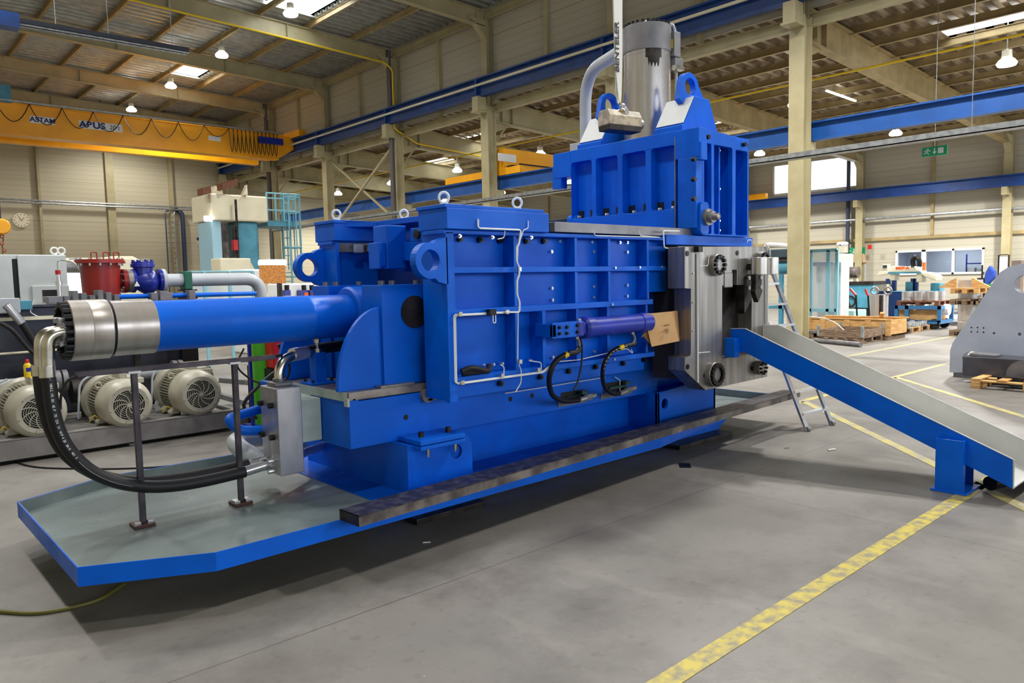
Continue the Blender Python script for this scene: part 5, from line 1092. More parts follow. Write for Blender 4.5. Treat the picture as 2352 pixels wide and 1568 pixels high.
# skid
t = thing('pump_skid', 'long grey steel skid carrying the three motors', 'skid', (1, 9.3, 0))
MB().box(-2.5, 3.5, 8.64, 8.68, .03, .235).box(-2.5, 3.5, 8.64, 8.74, .225, .245).box(-2.5, 3.5, 8.64, 8.74, .03, .045).box(-2.5, 3.5, 9.88, 9.92, .03, .235).box(3.46, 3.5, 8.68, 9.88, .03, .235).box(-2.5, -2.46, 8.68, 9.88, .03, .235).build('frame', SKID, t, .003)
MB().box(-2.4, 3.4, 8.75, 9.87, .12, .215).build('deck', SKID, t, .003)
for x in (-1.6, .4, 2.3): MB().box(x, x+.1, 8.7, 8.8, 0, .03).build('shim', WHITE, t)
for x in (3.38,): MB().prism([(8.6, .03), (8.64, .03), (8.64, .22)], 'x', x, x+.012).build('gusset', SKID, t)
for px in ((432, 945), (372, 935)):
    q = aty(px[0], px[1]+3, 8.76) if px[0] > 400 else aty(px[0], px[1], 9.3)
    yq = 8.76 if px[0] > 400 else 9.3; zc = .32
    MB().prism([(q[0]-.075, .245)]+arc(q[0], zc, .075, math.pi, 0, 12)+[(q[0]+.075, .245)], 'y', yq-.02, yq+.02, [circ(q[0], zc, .045, 18)]).build('lifting_eye', LGREY, t, .002)
# suction pipes behind the motors
for i, x in enumerate((-.1, 1.35, 2.6)):
    t = thing('suction_pipe', ['grey suction pipe behind the left motor', 'grey suction pipe between left and middle motor', 'grey suction pipe behind the right motor'][i], 'pipe', (x, 9.6, .7), 'pump pipes')
    MB().cyl((x-.1, 9.55, .68), (x+.45, 9.55, .68), .07, 18).build('pipe', PGREY, t); MB().cyl((x+.45, 9.55, .68), (x+.5, 9.55, .68), .12, 18).cyl((x+.52, 9.55, .68), (x+.57, 9.55, .68), .12, 18).build('flange', GREYST, t)
    MB().cyl((x+.6, 9.55, .55), (x+.9, 9.55, .55), .14, 18).build('pump_body', BLACKST, t)
    MB().cyl((x+.75, 9.55, .24), (x+.75, 9.55, .5), .06, 10).build('stand', BLACKST, t)
# tank
zt = aty(100, 705, 10.0)[2]; xr_ = aty(445, 790, 10.0)[0]
t = thing('oil_tank', 'large raw dark steel oil tank behind the motors', 'tank', (1, 10.6, 0))
MB().box(-3.0, xr_, 10.0, 11.4, .24, zt).build('body', TANKST, t, .01)
MB().box(-3.05, xr_+.05, 9.94, 11.45, zt, zt+.03).build('top_rim', TANKST, t, .004)
MB().box(-3.0, xr_, 9.95, 10.0, zt-.14, zt-.10).build('ledge', CREAM2, t)
for x in (-1.6, 1.0, 2.75): MB().box(x, x+.07, 9.96, 10.0, .24, zt-.1).build('stiffener', BLACKST, t)
MB().box(xr_-.2, xr_+.0, 9.85, 9.95, .24, 1.25).build('black_post', BOLT, t)
for x in (-2.8, -.6, 1.6, 2.9): MB().box(x, x+.12, 10.1, 11.3, 0, .24).build('tank_foot', BLACKST, t)
tag(MB().cyl((-3, 9.9, .97), (3.4, 9.9, 1.01), .014, 8).build('thin_pipe', CREAM2), 'thin bright pipe running along the tank above the motors', 'pipe')
# red filter housing, blue valve and pipe
yv = 10.7; c = aty(232, 645, yv); zt0 = zt+.03
t = thing('filter_vessel', 'oxide red cylindrical filter vessel with bolted lid on the tank', 'vessel', (c[0], yv, zt0))
zl_ = aty(232, 605, yv)[2]
MB().lathe((c[0], yv, zt0), (0, 0, 1), [(0, 0), (0, .215), (zl_-zt0, .235), (zl_-zt0, 0)], 40).build('body', RED, t)
MB().lathe((c[0], yv, zl_), (0, 0, 1), [(0, .23), (0, .295), (.022, .295), (.024, .285), (.05, .285), (.05, 0)], 44).build('lid', RED, t)
f0 = MB().cyl((c[0]+.265, yv, zl_-.03), (c[0]+.265, yv, zl_+.07), .012, 8).build('lid_bolt', CHROME, t); copies(f0, [(.265*math.cos(2*math.pi*k/14)-.265, .265*math.sin(2*math.pi*k/14), 0) for k in range(1, 14)])
for s in (-.12, .02, .14): MB().tube(bend([(c[0]+s, yv-.1, zl_+.05), (c[0]+s, yv-.1, zl_+.14), (c[0]+s+.09, yv, zl_+.14), (c[0]+s+.09, yv, zl_+.05)], .02), .008, 6).build('lid_handle', RED, t)
zc = aty(300, 645, yv)[2]; X = lambda px: aty(px, 645, yv)[0]
MB().cyl((c[0]+.2, yv, zc), (X(277), yv, zc), .085, 24).build('nozzle', RED, t)
MB().cyl((X(279), yv, zc), (X(289), yv, zc), .155, 28).build('flange', RED, t)
f0 = MB().cyl((X(276), yv+.12, zc), (X(292), yv+.12, zc), .014, 8).build('flange_bolt', CHROME, t); copies(f0, [(0, .12*math.cos(2*math.pi*k/8)-.12, .12*math.sin(2*math.pi*k/8)) for k in range(1, 8)])
t = thing('check_valve', 'dark blue cast check valve between red flange and grey pipe', 'valve', (X(330), yv, zc))
MB().cyl((X(290), yv, zc), (X(302), yv, zc), .15, 28).build('spacer_ring', STEEL, t)
MB().cyl((X(302), yv, zc), (X(308), yv, zc), .155, 28).cyl((X(362), yv, zc), (X(370), yv, zc), .155, 28).each('flange', CBLUE, t)
MB().lathe((X(305), yv, zc-.01), (1, 0, 0), [(0, .09), (.06, .12), (.14, .17), (.22, .17), (.28, .13), (X(365)-X(305), .09)], 28).build('body', CBLUE, t)
MB().lathe((X(330), yv, zc+.05), (0, 0, 1), [(0, .12), (.12, .12), (.13, .15), (.17, .15), (.175, .14), (.2, .14), (.2, 0)], 28).build('bonnet', CBLUE, t)
f0 = MB().cyl((X(330)+.12, yv, zc+.24), (X(330)+.12, yv, zc+.275), .016, 8).build('bonnet_bolt', CBLUE, t); copies(f0, [(.12*math.cos(2*math.pi*k/8)-.12, .12*math.sin(2*math.pi*k/8), 0) for k in range(1, 8)])
q = aty(315, 652, yv-.16); MB().prism([(q[0]-.035, q[2]-.03), (q[0]+.035, q[2]-.03), (q[0], q[2]+.04)], 'y', yv-.155, yv-.15).build('flow_triangle', WHITE, t)
t = thing('return_pipe', 'thick pale grey pipe running right from the blue valve and bending down', 'pipe', (X(480), yv, zc))
xe = X(598); MB().tube(bend([(X(370), yv, zc), (xe, yv, zc), (xe, yv, zt-.1)], .24, 12), .088, 26).build('pipe', PGREY, t); MB().cyl((X(370), yv, zc), (X(378), yv, zc), .155, 28).build('flange', PGREY, t)
MB().box(X(418), X(436), yv-.11, yv+.11, zc-.13, zc+.12).build('pipe_clamp', DGREEN, t, .012, 'green plastic pipe clamp')
MB().box(X(424), X(436), yv-.08, yv+.08, zt0, zc-.13).box(X(412), X(446), yv-.1, yv+.1, zt0, zt0+.02).box(X(412), X(446), yv-.1, yv+.1, zc-.15, zc-.13).build('pipe_stand', BLACKST, t)
xx0 = xr_; t = thing('blue_pipe', 'blue pipe and small valves lying on the tank top', 'pipe', (2, 10.3, zt0))
MB().cyl((X(240), 10.25, zt0+.06), (X(560), 10.3, zt0+.05), .03, 12).build('pipe', BLUE, t)
for k, px in enumerate((315, 335, 348, 400)):
    MB().box(X(px), X(px)+.08, 10.15, 10.3, zt0, zt0+.1+.02*(k % 2)).build('valve', GREYST, t, .004)
t = thing('tank_frame', 'dark frame carrying the pipe end behind the ram cylinder', 'frame', (3.2, 10.4, 0))
MB().box(xr_, X(640), 10.3, 11.2, zt-.06, zt-.0).build('plate', BLACKST, t); MB().box(X(630), X(640), 10.3, 10.4, 0, zt).box(X(630), X(640), 11.1, 11.2, 0, zt).each('leg', BLACKST, t)
# hydraulic units left on the tank
t = thing('valve_stack', 'grey hydraulic valve block with gauge fittings on the tank top', 'valve', tuple(aty(130, 690, 10.2)))
q0 = aty(108, 712, 10.1); q1 = aty(140, 680, 10.1)
MB().box(q0[0], q1[0], 10.0, 10.3, zt0, q1[2]).build('block', GREYST, t, .005); MB().cyl((aty(62, 695, 10.15)[0], 10.15, q1[2]-.12), (q0[0], 10.15, q1[2]-.12), .05, 18).build('pipe', GREYST, t)
qq = aty(134, 640, 10.1); MB().cyl((qq[0], 10.1, q1[2]), (qq[0], 10.1, qq[2]+.05), .022, 10).cyl((qq[0], 10.1, qq[2]-.08), (qq[0], 10.1, qq[2]-.03), .035, 10).build('stem', CHROME, t)
MB().cyl((qq[0], 10.1, qq[2]+.05), (qq[0], 10.1, qq[2]+.1), .028, 10).build('red_gauge_cap', BRED, t); MB().tube(bend([(qq[0], 10.1, qq[2]+.1), (qq[0], 10.1, qq[2]+.22), (qq[0]+.18, 10.1, qq[2]+.2), (qq[0]+.22, 10.1, qq[2]+.1)], .05), .006, 6).build('capillary', ZINC, t)
b = MB()
for k in range(7): b.box(q1[0]+.02+k*.09, q1[0]+.08+k*.09, 10.05, 10.25, zt0, zt0+.09+.03*((k*5) % 3))
b.each('small_valve', GREYST, t, .004)
t = thing('hydraulic_cylinder_unit', 'pale blue hydraulic cylinder head at the left picture edge', 'cylinder', tuple(aty(20, 695, 9.9)))
q0 = aty(-60, 722, 9.9); q1 = aty(42, 684, 9.9)
MB().box(q0[0], q1[0], 9.8, 10.1, q0[2], q1[2]).build('body', PGREY, t, .01); MB().box(q1[0], q1[0]+.12, 9.84, 10.06, q0[2]+.03, q1[2]-.03).build('head', TEAL, t, .01)
MB().box(q0[0], q1[0]-.1, 9.85, 10.05, zt0, q0[2]).build('stand', GREYST, t)
t = thing('black_hose', 'black hose with chrome end dropping from the cylinder unit to the tank front', 'hose', tuple(aty(20, 700, 9.75)))
pts = [aty(a, b_, 9.7) for a, b_ in ((14, 700), (25, 712), (50, 742), (75, 780), (100, 815))]
MB().tube(spline(pts, 6), .04, 14).build('hose', RUBBER, t); MB().tube(spline(pts[:3], 6), .046, 14).build('chrome_end', CHROME, t)
pts = [aty(a, b_, 9.6) for a, b_ in ((-20, 738), (0, 742), (30, 760), (60, 795), (84, 818), (110, 850))]
tag(MB().tube(spline(pts, 6), .022, 10).build('black_hose', RUBBER), 'thinner black hose crossing the dark tank at the left edge', 'hose')
pts = [aty(a, b_, 9.9) for a, b_ in ((78, 688), (74, 700), (70, 715), (78, 722), (90, 728))]
tag(MB().tube(spline(pts, 6), .006, 6).build('white_wire', WHITE), 'thin white wire loop on the tank front', 'wire')
# electrical cabinet
yc = 12.2; A = aty(150, 585, yc); x1 = A[0]; z1 = A[2]
t = thing('electrical_cabinet', 'light grey electrical cabinet with one door ajar', 'cabinet', (x1-.8, yc, 0))
MB().box(x1-2.4, x1, yc, yc+.5, .1, z1).build('body', LGREY, t, .01); xs_ = [aty(p, 640, yc)[0] for p in (34, 42, 50, 58)]
MB().box(xs_[3]-.08, x1, yc-.03, yc, .12, z1-.01).build('door', LGREY, t, .006)
MB().box(x1-2.4, xs_[1]-.08, yc-.13, yc-.1, .12, z1-.01).build('door', LGREY, t, .006)
MB().box(xs_[1]-.06, xs_[3]-.08, yc-.012, yc, .12, z1-.06).build('open_gap', DARK, t)
q0 = aty(75, 688, yc-.05); q1 = aty(140, 655, yc-.05)
MB().box(q0[0], q1[0]+.1, yc-.06, yc-.03, q0[2]-.2, q1[2]).build('panel_frame', LGREY, t, .008); MB().box(q0[0]+.12, q1[0]-.02, yc-.065, yc-.058, q0[2]-.15, q1[2]-.06).build('screen', SCREEN, t)
for px in (125, 141):
    q = aty(px, 580, yc+.1); MB().tube([(q[0]+.045*math.cos(a), yc+.1, z1+.06+.045*math.sin(a)) for a in [2*math.pi*k/14 for k in range(15)]], .014, 6, False).cyl((q[0], yc+.1, z1), (q[0], yc+.1, z1+.03), .03, 8).build('ring_bolt', WHITE, t)
q = aty(62, 590, yc); MB().box(q[0]+.5, q[0]+.66, yc-.034, yc-.03, z1-.07, z1-.05).build('maker_plate', PGREY, t)
# red welder and green gas bottle
t = thing('gas_cylinder', 'bright green gas cylinder standing behind the press base', 'gas bottle', (aty(603, 820, 8.3)[0], 8.3, 0))
x = aty(603, 820, 8.3)[0]
MB().lathe((x, 8.3, .1), (0, 0, 1), [(0, 0), (0, .115), (.98, .115), (1.12, .07), (1.18, .03), (1.24, .03), (1.24, 0)], 26).build('bottle', GREEN, t); MB().cyl((x, 8.3, 1.3), (x, 8.3, 1.4), .035, 12).build('valve', ZINC, t)
MB().box(x-.2, x+.15, 8.15, 8.45, .06, .1).box(x-.2, x-.17, 8.2, 8.24, .1, 1.2).build('trolley', CBLUE, t)
t = thing('welding_machine', 'red welding machine with white oval logo behind the press', 'welder', (aty(665, 820, 8.0)[0], 8.0, 0))
q0 = aty(628, 852, 8.0); q1 = aty(735, 786, 8.0)
MB().box(q0[0], q0[0]+.62, 8.0, 8.7, .75, 1.28).build('housing', BRED, t, .02); MB().box(q0[0]-.02, q0[0]+.6, 8.02, 8.68, .15, .75).build('cooler', BOLT, t, .01)
for sx in (0.05, .5): MB().cyl((q0[0]+sx, 8.02, .09), (q0[0]+sx, 8.68, .09), .09, 16).build('wheel', RUBBER, t)
q = aty(684, 799, 7.99); MB().prism([(q[0]+.11*math.cos(a), q[2]+.035*math.sin(a)) for a in [2*math.pi*k/24 for k in range(24)]], 'y', 7.99, 7.998, [[(q[0]+.10*math.cos(a), q[2]+.029*math.sin(a)) for a in [2*math.pi*k/24 for k in range(24)]]]).build('logo_ring', WHITE, t)
text('Fronius', .055, (q[0], 7.99, q[2]), (1, 0, 0), (0, 0, 1), WHITE, t, .002)
for k, px in enumerate((((640, 790), (655, 830), (600, 880), (560, 930), (590, 960)), ((560, 800), (545, 840), (575, 870), (600, 880)))):
    P = [aty(a, b_, 7.6) for a, b_ in px]; tag(MB().tube(spline(P, 6), .02 if k == 0 else .01, 8).build('welding_cable', RUBBER), ['thick black cable bundle hanging left of the welding machine', 'thin black cable loop beside the green gas cylinder'][k], 'cable')
t = thing('cable_tray_piece', 'short galvanised tray pieces on the floor right of the motors', 'cable tray', (4, 9.2, 0))
for a in (((505, 872), (600, 880), .36), ((505, 908), (600, 935), .2)):
    p = aty(a[0][0], a[0][1], 9.3); q = aty(a[1][0], a[1][1], 9.0); MB().bar(tuple(p), tuple(q), .1, .06).build('channel', GALV, t)
q = aty(560, 940, 8.9); MB().box(q[0]-.2, q[0]+.25, 8.8, 9.3, 0, .22).build('box', GREYST, t)
# ---- vertical lathe / boring mill far behind
y = 24.0
Q = lambda px, py, yy=y: aty(px, py, yy)
t = thing('boring_mill', 'tall boring mill with cream cross head and teal columns', 'machine tool', (Q(540, 500)[0], y, 0))
a = Q(486, 505); b_ = Q(614, 455); c = Q(452, 500, y+1.2)
MB().box(a[0], b_[0], y, y+1.7, a[2], b_[2]+.05).build('cross_head', CREAM2, t, .05)
MB().box(Q(487, 500)[0]+.05, Q(513, 500)[0], y+.2, y+1.4, .5, a[2]).build('column', mat('pale_blue_column', (150, 190, 208), .35), t, .03)
MB().box(Q(548, 500)[0], Q(596, 500)[0], y+.1, y+1.2, .5, a[2]).build('column', TEAL, t, .1)
MB().box(Q(513, 500)[0], Q(530, 500)[0], y+.3, y+.6, .5, a[2]).box(Q(590, 500)[0], Q(600, 500)[0], y+.3, y+.6, .5, a[2]).build('slideway', MILL, t)
MB().box(Q(490, 620)[0], Q(560, 620)[0], y-.6, y+.2, 1.2, Q(520, 594)[2]).prism([(Q(500, 1)[0], 1.2), (Q(575, 1)[0], 1.2), (Q(560, 600)[0], Q(500, 598)[2])], 'y', y-.5, y+.1).build('saddle', CREAM2, t, .04)
MB().box(Q(480, 600)[0], Q(620, 600)[0], y-.8, y+1.6, 0, 1.2).build('base', CREAM2, t, .05)
MB().cyl(tuple(Q(541, 458, y-.2)), tuple(Q(548, 605, y-.2)), .04, 8).cyl(tuple(Q(537, 520, y-.2)), tuple(Q(540, 590, y-.2)), .06, 8).build('spindle_rods', BLACKST, t)
MB().box(Q(535, 560, y-.2)[0], Q(544, 560, y-.2)[0], y-.3, y-.1, Q(540, 575)[2], Q(540, 552)[2]).build('red_sleeve', BRED, t)
MB().prism([(Q(526, 1)[0], Q(1, 430)[2]), (Q(544, 1)[0], Q(544, 423)[2]), (Q(544, 1)[0], b_[2]+.05), (Q(534, 1)[0], b_[2]+.05)], 'y', y-.1, y+.1).build('top_bracket', CREAM2, t)
MB().prism([(Q(478, 1)[0], Q(480, 445)[2]), (Q(486, 1)[0], Q(486, 421)[2]), (Q(502, 1)[0], Q(500, 425)[2]), (Q(504, 1)[0], Q(504, 445)[2]), (Q(496, 1)[0], b_[2]+.05), (Q(486, 1)[0], b_[2]+.05)], 'y', y+.5, y+.9).build('crank', CREAM2, t)
b = MB(); p0 = Vector(Q(460, 441)); p1 = Vector(Q(478, 437)); p2 = Vector(Q(505, 430)); p3 = Vector(Q(538, 419))
for pa, pb, n in ((p0, p1, 4), (p2, p3, 7)):
    for k in range(n): m = pa.lerp(pb, (k+.5)/n); b.cbox(m, (.06, .5, .2))
b.bar(p2, p3, .3, .08); b.build('drag_chain', mat('brown_chain', (110, 64, 40), .6), t)
MB().cyl(tuple(Q(470, 502)), tuple(Q(486, 502)), .09, 12).build('lamp_tube', TUBEM, t)
# teal ladder tower with cage
y = 24.5; t = thing('access_tower', 'light teal caged ladder and platform beside the boring mill', 'ladder', (Q(665, 500, y)[0], y, 0))
Lx = [Q(px, 520, y)[0] for px in (612, 651, 675, 688)]; zp = Q(650, 508, y)[2]; ztop = Q(650, 446, y)[2]
b = MB(); b.box(Lx[0], Lx[2]+.1, y-.1, y+1.2, zp-.18, zp); b.build('platform', TEAL, t)
b = MB()
for x in (Lx[0], (Lx[0]+Lx[1])/2, Lx[1]):
    b.cyl((x, y-.1, zp), (x, y-.1, ztop), .035, 6)
for z in (zp+.35, zp+.75, ztop): b.cyl((Lx[0], y-.1, z), (Lx[2], y-.1, z), .03, 6)
b.build('guard_rail', LTEAL, t)
b = MB()
for z in (zp+.3, zp+.8, ztop-.02, zp-.9, zp-1.9): b.tube([((Lx[1]+Lx[3])/2+(Lx[3]-Lx[1])/2*math.cos(a), y+.35*math.sin(a), z) for a in [math.pi*2*k/16 for k in range(17)]], .025, 5, False)
for k in range(8):
    a = math.pi*2*k/8; b.cyl(((Lx[1]+Lx[3])/2+(Lx[3]-Lx[1])/2*math.cos(a), y+.35*math.sin(a), 2.2), ((Lx[1]+Lx[3])/2+(Lx[3]-Lx[1])/2*math.cos(a), y+.35*math.sin(a), ztop), .022, 5)
b.build('cage', LTEAL, t)
b = MB(); xa = Lx[1]+.1; xb = Lx[2]
for x in (xa, xb): b.cyl((x, y+.3, 0), (x, y+.3, zp+.9), .035, 6)
z = .3
while z < zp+.8: b.cyl((xa, y+.3, z), (xb, y+.3, z), .018, 5); z += .3
b.build('ladder', LTEAL, t)
# osb board with a bright tube above, low guard panels
y = 17.0; A = Q(598, 651, y); B = Q(655, 608, y); t = thing('osb_board', 'orange chipboard panel on a stand in the background', 'board', (A[0], y, 0))
MB().box(A[0], B[0], y, y+.03, A[2], B[2]).build('panel', OSB, t); MB().box(A[0]+.5, A[0]+.55, y+.03, y+.08, 0, B[2]).box(B[0]-.2, B[0]-.15, y+.03, y+.08, 0, A[2]).build('stand', BLACKST, t)
tag(MB().cyl((Q(596, 604, 20)[0], 20, Q(596, 604, 20)[2]), (Q(655, 604, 20)[0], 20, Q(655, 603, 20)[2]), .09, 12).build('tube_lamp', TUBEM), 'bright glowing tube just above the chipboard panel', 'lamp')
y = 16.0; t = thing('guard_fence', 'low transparent guard panels in a light teal frame behind the grey pipe', 'guard fence', (Q(510, 650, y)[0], y, 0))
A = Q(430, 624, y); B = Q(582, 624, y)
b = MB().cyl((A[0], y, A[2]), (B[0], y, A[2]), .02, 6)
for px in (470, 528, 582): b.box(Q(px, 650, y)[0]-.03, Q(px, 650, y)[0]+.03, y-.02, y+.02, 0, A[2])
b.build('frame', LTEAL, t); MB().box(A[0], B[0], y, y+.01, .4, A[2]).build('sheet', POLY, t)
t = thing('white_machine_cover', 'white machine housing behind the guard panels', 'machine', (Q(620, 680, 18)[0], 18, 0))
MB().box(Q(560, 650, 18)[0], Q(600, 650, 18)[0], 18, 19, 0, Q(580, 618, 18)[2]).box(Q(652, 650, 18)[0], Q(728, 650, 18)[0], 18, 19, 0, Q(700, 650, 18)[2]).build('housing', WHITE, t, .04)
for k, px in enumerate((655, 694, 712)):
    q = Q(px, 668, 17.9); MB().box(q[0]-.1, q[0]+.05, 17.7, 18, q[2]-.12, q[2]+.02).build('blue_valve', CBLUE, t); MB().cyl((q[0], 17.8, q[2]), (q[0], 17.8, q[2]+.15), .06, 10).build('knob', BOLT, t)
    if k: MB().box(q[0]-.05, q[0]+.06, 17.68, 17.7, q[2]-.14, q[2]-.04).build('orange_tag', OINK, t)
# beige wrapped machine with a bright cylinder (lathe) in the middle distance
y = 19.0; t = thing('lathe', 'beige lathe with covered head stock and shiny cylinder end', 'machine tool', (Q(300, 620, y)[0], y, 0))
A = Q(240, 625, y); B = Q(333, 588, y)
MB().prism([(A[0], 0), (B[0], 0), (B[0], B[2]-.15), (B[0]-.25, B[2]), (A[0]+.15, B[2]), (A[0], B[2]-.15)], 'y', y, y+1.4).build('head_stock', CREAM2, t, .08)
MB().cyl((B[0]-.05, y+.5, Q(345, 604, y)[2]), (Q(357, 604, y)[0], y+.5, Q(345, 604, y)[2]), .13, 20).build('shiny_cylinder', STEEL, t)
MB().cyl((Q(148, 610, y)[0], y+.6, Q(150, 600, y)[2]), (A[0], y+.6, Q(150, 600, y)[2]), .1, 14).build('bar', CREAM2, t)
MB().cyl((Q(148, 610, y)[0], y+.3, Q(150, 613, y)[2]), (A[0], y+.3, Q(150, 613, y)[2]), .13, 18).build('shaft', GREYST, t)
MB().box(Q(148, 640, y)[0], Q(380, 640, y)[0], y+.2, y+1.2, 0, Q(200, 675, y)[2]).build('bed', CREAM2, t, .05)
MB().box(Q(330, 640, y)[0], Q(372, 640, y)[0], y, y+1.2, 0, Q(350, 640, y)[2]).build('tail_stock', WHITE, t, .05)
# ================================================================ right background
def fl(px, py): return atz(px, py, 0)
# ---- grey press plate on the right with block and pallet
x0 = 11.6
G = lambda px, py: tuple(atx(px, py, x0)[[1, 2]])
bl = fl(2190, 866)
x0 = float(bl[0]); 
def G(px, py, x=None): q = atx(px, py, x if x else x0); return (q[1], q[2])
out = [G(*p) for p in ((2181, 855), (2182, 805), (2188, 787), (2297, 625), (2318, 612), (2345, 606), (2400, 604), (2430, 625), (2520, 790), (2525, 865))]
h1 = G(2352, 652); h2 = G(2232, 827)
def hc(c, px_r): # radius from pixels at this plane
    a = G(1000, 0); return px_r
dpp = abs(G(2300, 700)[0]-G(2290, 700)[0])/10*.85
holes = [circ(h1[0], h1[1], 27*dpp, 30), circ(h2[0], h2[1], 29*dpp, 30)]
sh = [((2231, 752), 2.6), ((2245, 752), 2.6), ((2259, 753), 2.6), ((2231, 762), 2.6), ((2245, 762), 2.6), ((2259, 763), 2.6), ((2283, 765), 3.6), ((2342, 767), 5.2), ((2245, 757), 1), ((2318, 794), 1)]
for p, r in sh: c = G(*p); holes.append(circ(c[0], c[1], r*dpp, 10))
t = thing('press_plate', 'tall grey painted steel plate with round holes standing at the right edge', 'plate', (x0, out[0][0], 0))
MB().prism(out, 'x', x0, x0+.22, holes).build('plate', PRGREY, t, .006)
MB().box(x0+.02, x0+.35, out[-1][0]+.1, out[0][0]-.05, 0, out[0][1]).build('foot_bar', GREYST, t)
# dark steel block in front
x1 = x0-.55; A = G(2211, 818, x1); B = G(2330, 862, x1)
t = thing('steel_block', 'dark machined steel block lying against the grey plate', 'block', (x1, A[0], 0))
MB().box(x1, x0-.02, G(2560, 820, x1)[0], A[0], G(2211, 862, x1)[1], A[1]).build('block', mat('dark_block', (84, 84, 92), .4, .5, col2=(70, 70, 78), scale=4), t, .01)
c = G(2352, 855, x1); MB().cyl((x1-.02, c[0], c[1]-.05), (x1+.4, c[0], c[1]-.05), .22, 40).build('round_boss', GREYST, t)
MB().box(x1-.25, x1-.05, G(2520, 850, x1)[0], G(2302, 860, x1)[0], G(2300, 876, x1)[1], G(2300, 860, x1)[1]).build('angle_bar', BLACKST, t, .004)
MB().cbox((x1+.2, A[0]-.25, A[1]+.02), (.3, .35, .04), rx=.05).build('flat_bar', GREYST, t, .004)
def pallet(x, y, z, L_, W_, m=WOODO, label='', group='pallets', rz=0, nm='pallet'):
    t = thing(nm, label, 'pallet', (x, y, z), group); b = MB()
    c, s = math.cos(rz), math.sin(rz)
    def T(u, v, w0, w1, du, dv):
        b.cbox((x+c*u-s*v, y+s*u+c*v, z+(w0+w1)/2), (du, dv, w1-w0), rz=rz)
    for k in range(5): T(0, -W_/2+.06+k*(W_-.12)/4, .122, .144, L_, .12)
    for u in (-L_/2+.06, 0, L_/2-.06): T(u, 0, .1, .122, .12, W_)
    b.build('deck_boards', m, t, .003); b = MB()
    for u in (-L_/2+.06, 0, L_/2-.06):
        for v in (-W_/2+.06, 0, W_/2-.06): T(u, v, .022, .1, .13, .12)
    b.each('block', m, t, .003); b = MB()
    for v in (-W_/2+.06, 0, W_/2-.06): T(0, v, 0, .022, L_, .11)
    b.build('skids', m, t); return t
q = fl(2228, 890); pallet(q[0]+.35, q[1]-.72, 0, .8, 1.4, WOOD, 'new pine pallet under the dark steel block beside the grey plate')
# ---- long pine crate, collar pallet, rods
A = fl(2044, 781); t = thing('pine_crate', 'long pale pine crate in front of the teal machine', 'crate', (A[0], A[1]+1.5, 0))
cx1 = A[0]; cyA = A[1]; q = atx(2010, 760, cx1)
# front face runs along y (constant x) to the left
yl = atx(1856, 750, cx1-.4)
zt = atx(2030, 735, cx1)[2]
xL_ = cx1-0.0; y1_ = atx(1854, 735, cx1)[1]
MB().box(cx1, cx1+.03, cyA, y1_, .1, zt).box(cx1, cx1+1.1, cyA, cyA+.03, .1, zt).box(cx1, cx1+1.1, y1_-.03, y1_, .1, zt).box(cx1+1.07, cx1+1.1, cyA, y1_, .1, zt).box(cx1, cx1+1.1, cyA, y1_, .1, .13).build('boards', WOOD, t)
b = MB()
for f in (0.02, .25, .5, .8, .97): yy = cyA+(y1_-cyA)*f; b.box(cx1-.025, cx1, yy-.07, yy+.07, .1, zt)
b.each('batten', WOOD, t); MB().box(cx1-.03, cx1+.06, cyA-.03, y1_+.03, zt, zt+.03).box(cx1+1.04, cx1+1.13, cyA-.03, y1_+.03, zt, zt+.03).build('rim_boards', WOOD, t)
b = MB()
for f in (.05, .5, .95): yy = cyA+(y1_-cyA)*f; b.box(cx1, cx1+1.1, yy-.06, yy+.06, 0, .1)
b.each('runner', WOODO, t)
# collar pallet: corner nearest at (1980,790)
A = fl(1980, 791); B = fl(2027, 781.5); C_ = fl(1900, 783)
L1 = (Vector(B[:2])-Vector(A[:2])).length; u = (Vector(B[:2])-Vector(A[:2])).normalized(); v = Vector((-u.y, u.x)); L2 = abs((Vector(C_[:2])-Vector(A[:2])).dot(v)); rz = math.atan2(u.y, u.x)
c = Vector(A[:2])+u*L1/2+v*L2/2
pallet(c.x, c.y, 0, L1, L2, WOODO, 'weathered pallet under the wooden collar near the pine crate', rz=rz)
t = thing('pallet_collar', 'weathered grey wooden pallet collar in front of the pine crate', 'pallet collar', (c.x, c.y, .144)); b = MB(); zh = float(atx(1980, 759, A[0])[2])
for s in (-1, 1): b.cbox((c.x+v.x*s*L2/2, c.y+v.y*s*L2/2, (.144+zh)/2), (L1, .03, zh-.144), rz=rz).cbox((c.x+u.x*s*L1/2, c.y+u.y*s*L1/2, (.144+zh)/2), (.03, L2, zh-.144), rz=rz)
b.build('boards', WOODO, t); b = MB()
for s in (-1, 1):
    for r in (-1, 1): p = c+u*s*L1/2+v*r*L2/2; b.cbox((p.x, p.y, .3), (.06, .06, .26), rz=rz)
b.each('hinge', GALV, t)
A = fl(1977, 797); B = fl(1872, 786); tag(MB().cyl((A[0], A[1], .055), (B[0], B[1], .055), .055, 20).build('steel_tube', GREYST), 'dark round steel tube lying on the floor before the collar pallet', 'tube')
A = fl(1868, 778); pallet(A[0]+.6, A[1]+.5, 0, 1.2, .9, WOODO, 'low pallet with steel flats left of the wooden collar')
b = MB()
for k in range(8): b.box(A[0]+.05+.14*k, A[0]+.13+.14*k, A[1]+.0, A[1]+1.0, .146, .2)
tag(b.build('steel_flats', GREYST), 'stack of grey steel flats on the low pallet left of the collar', 'steel bars')
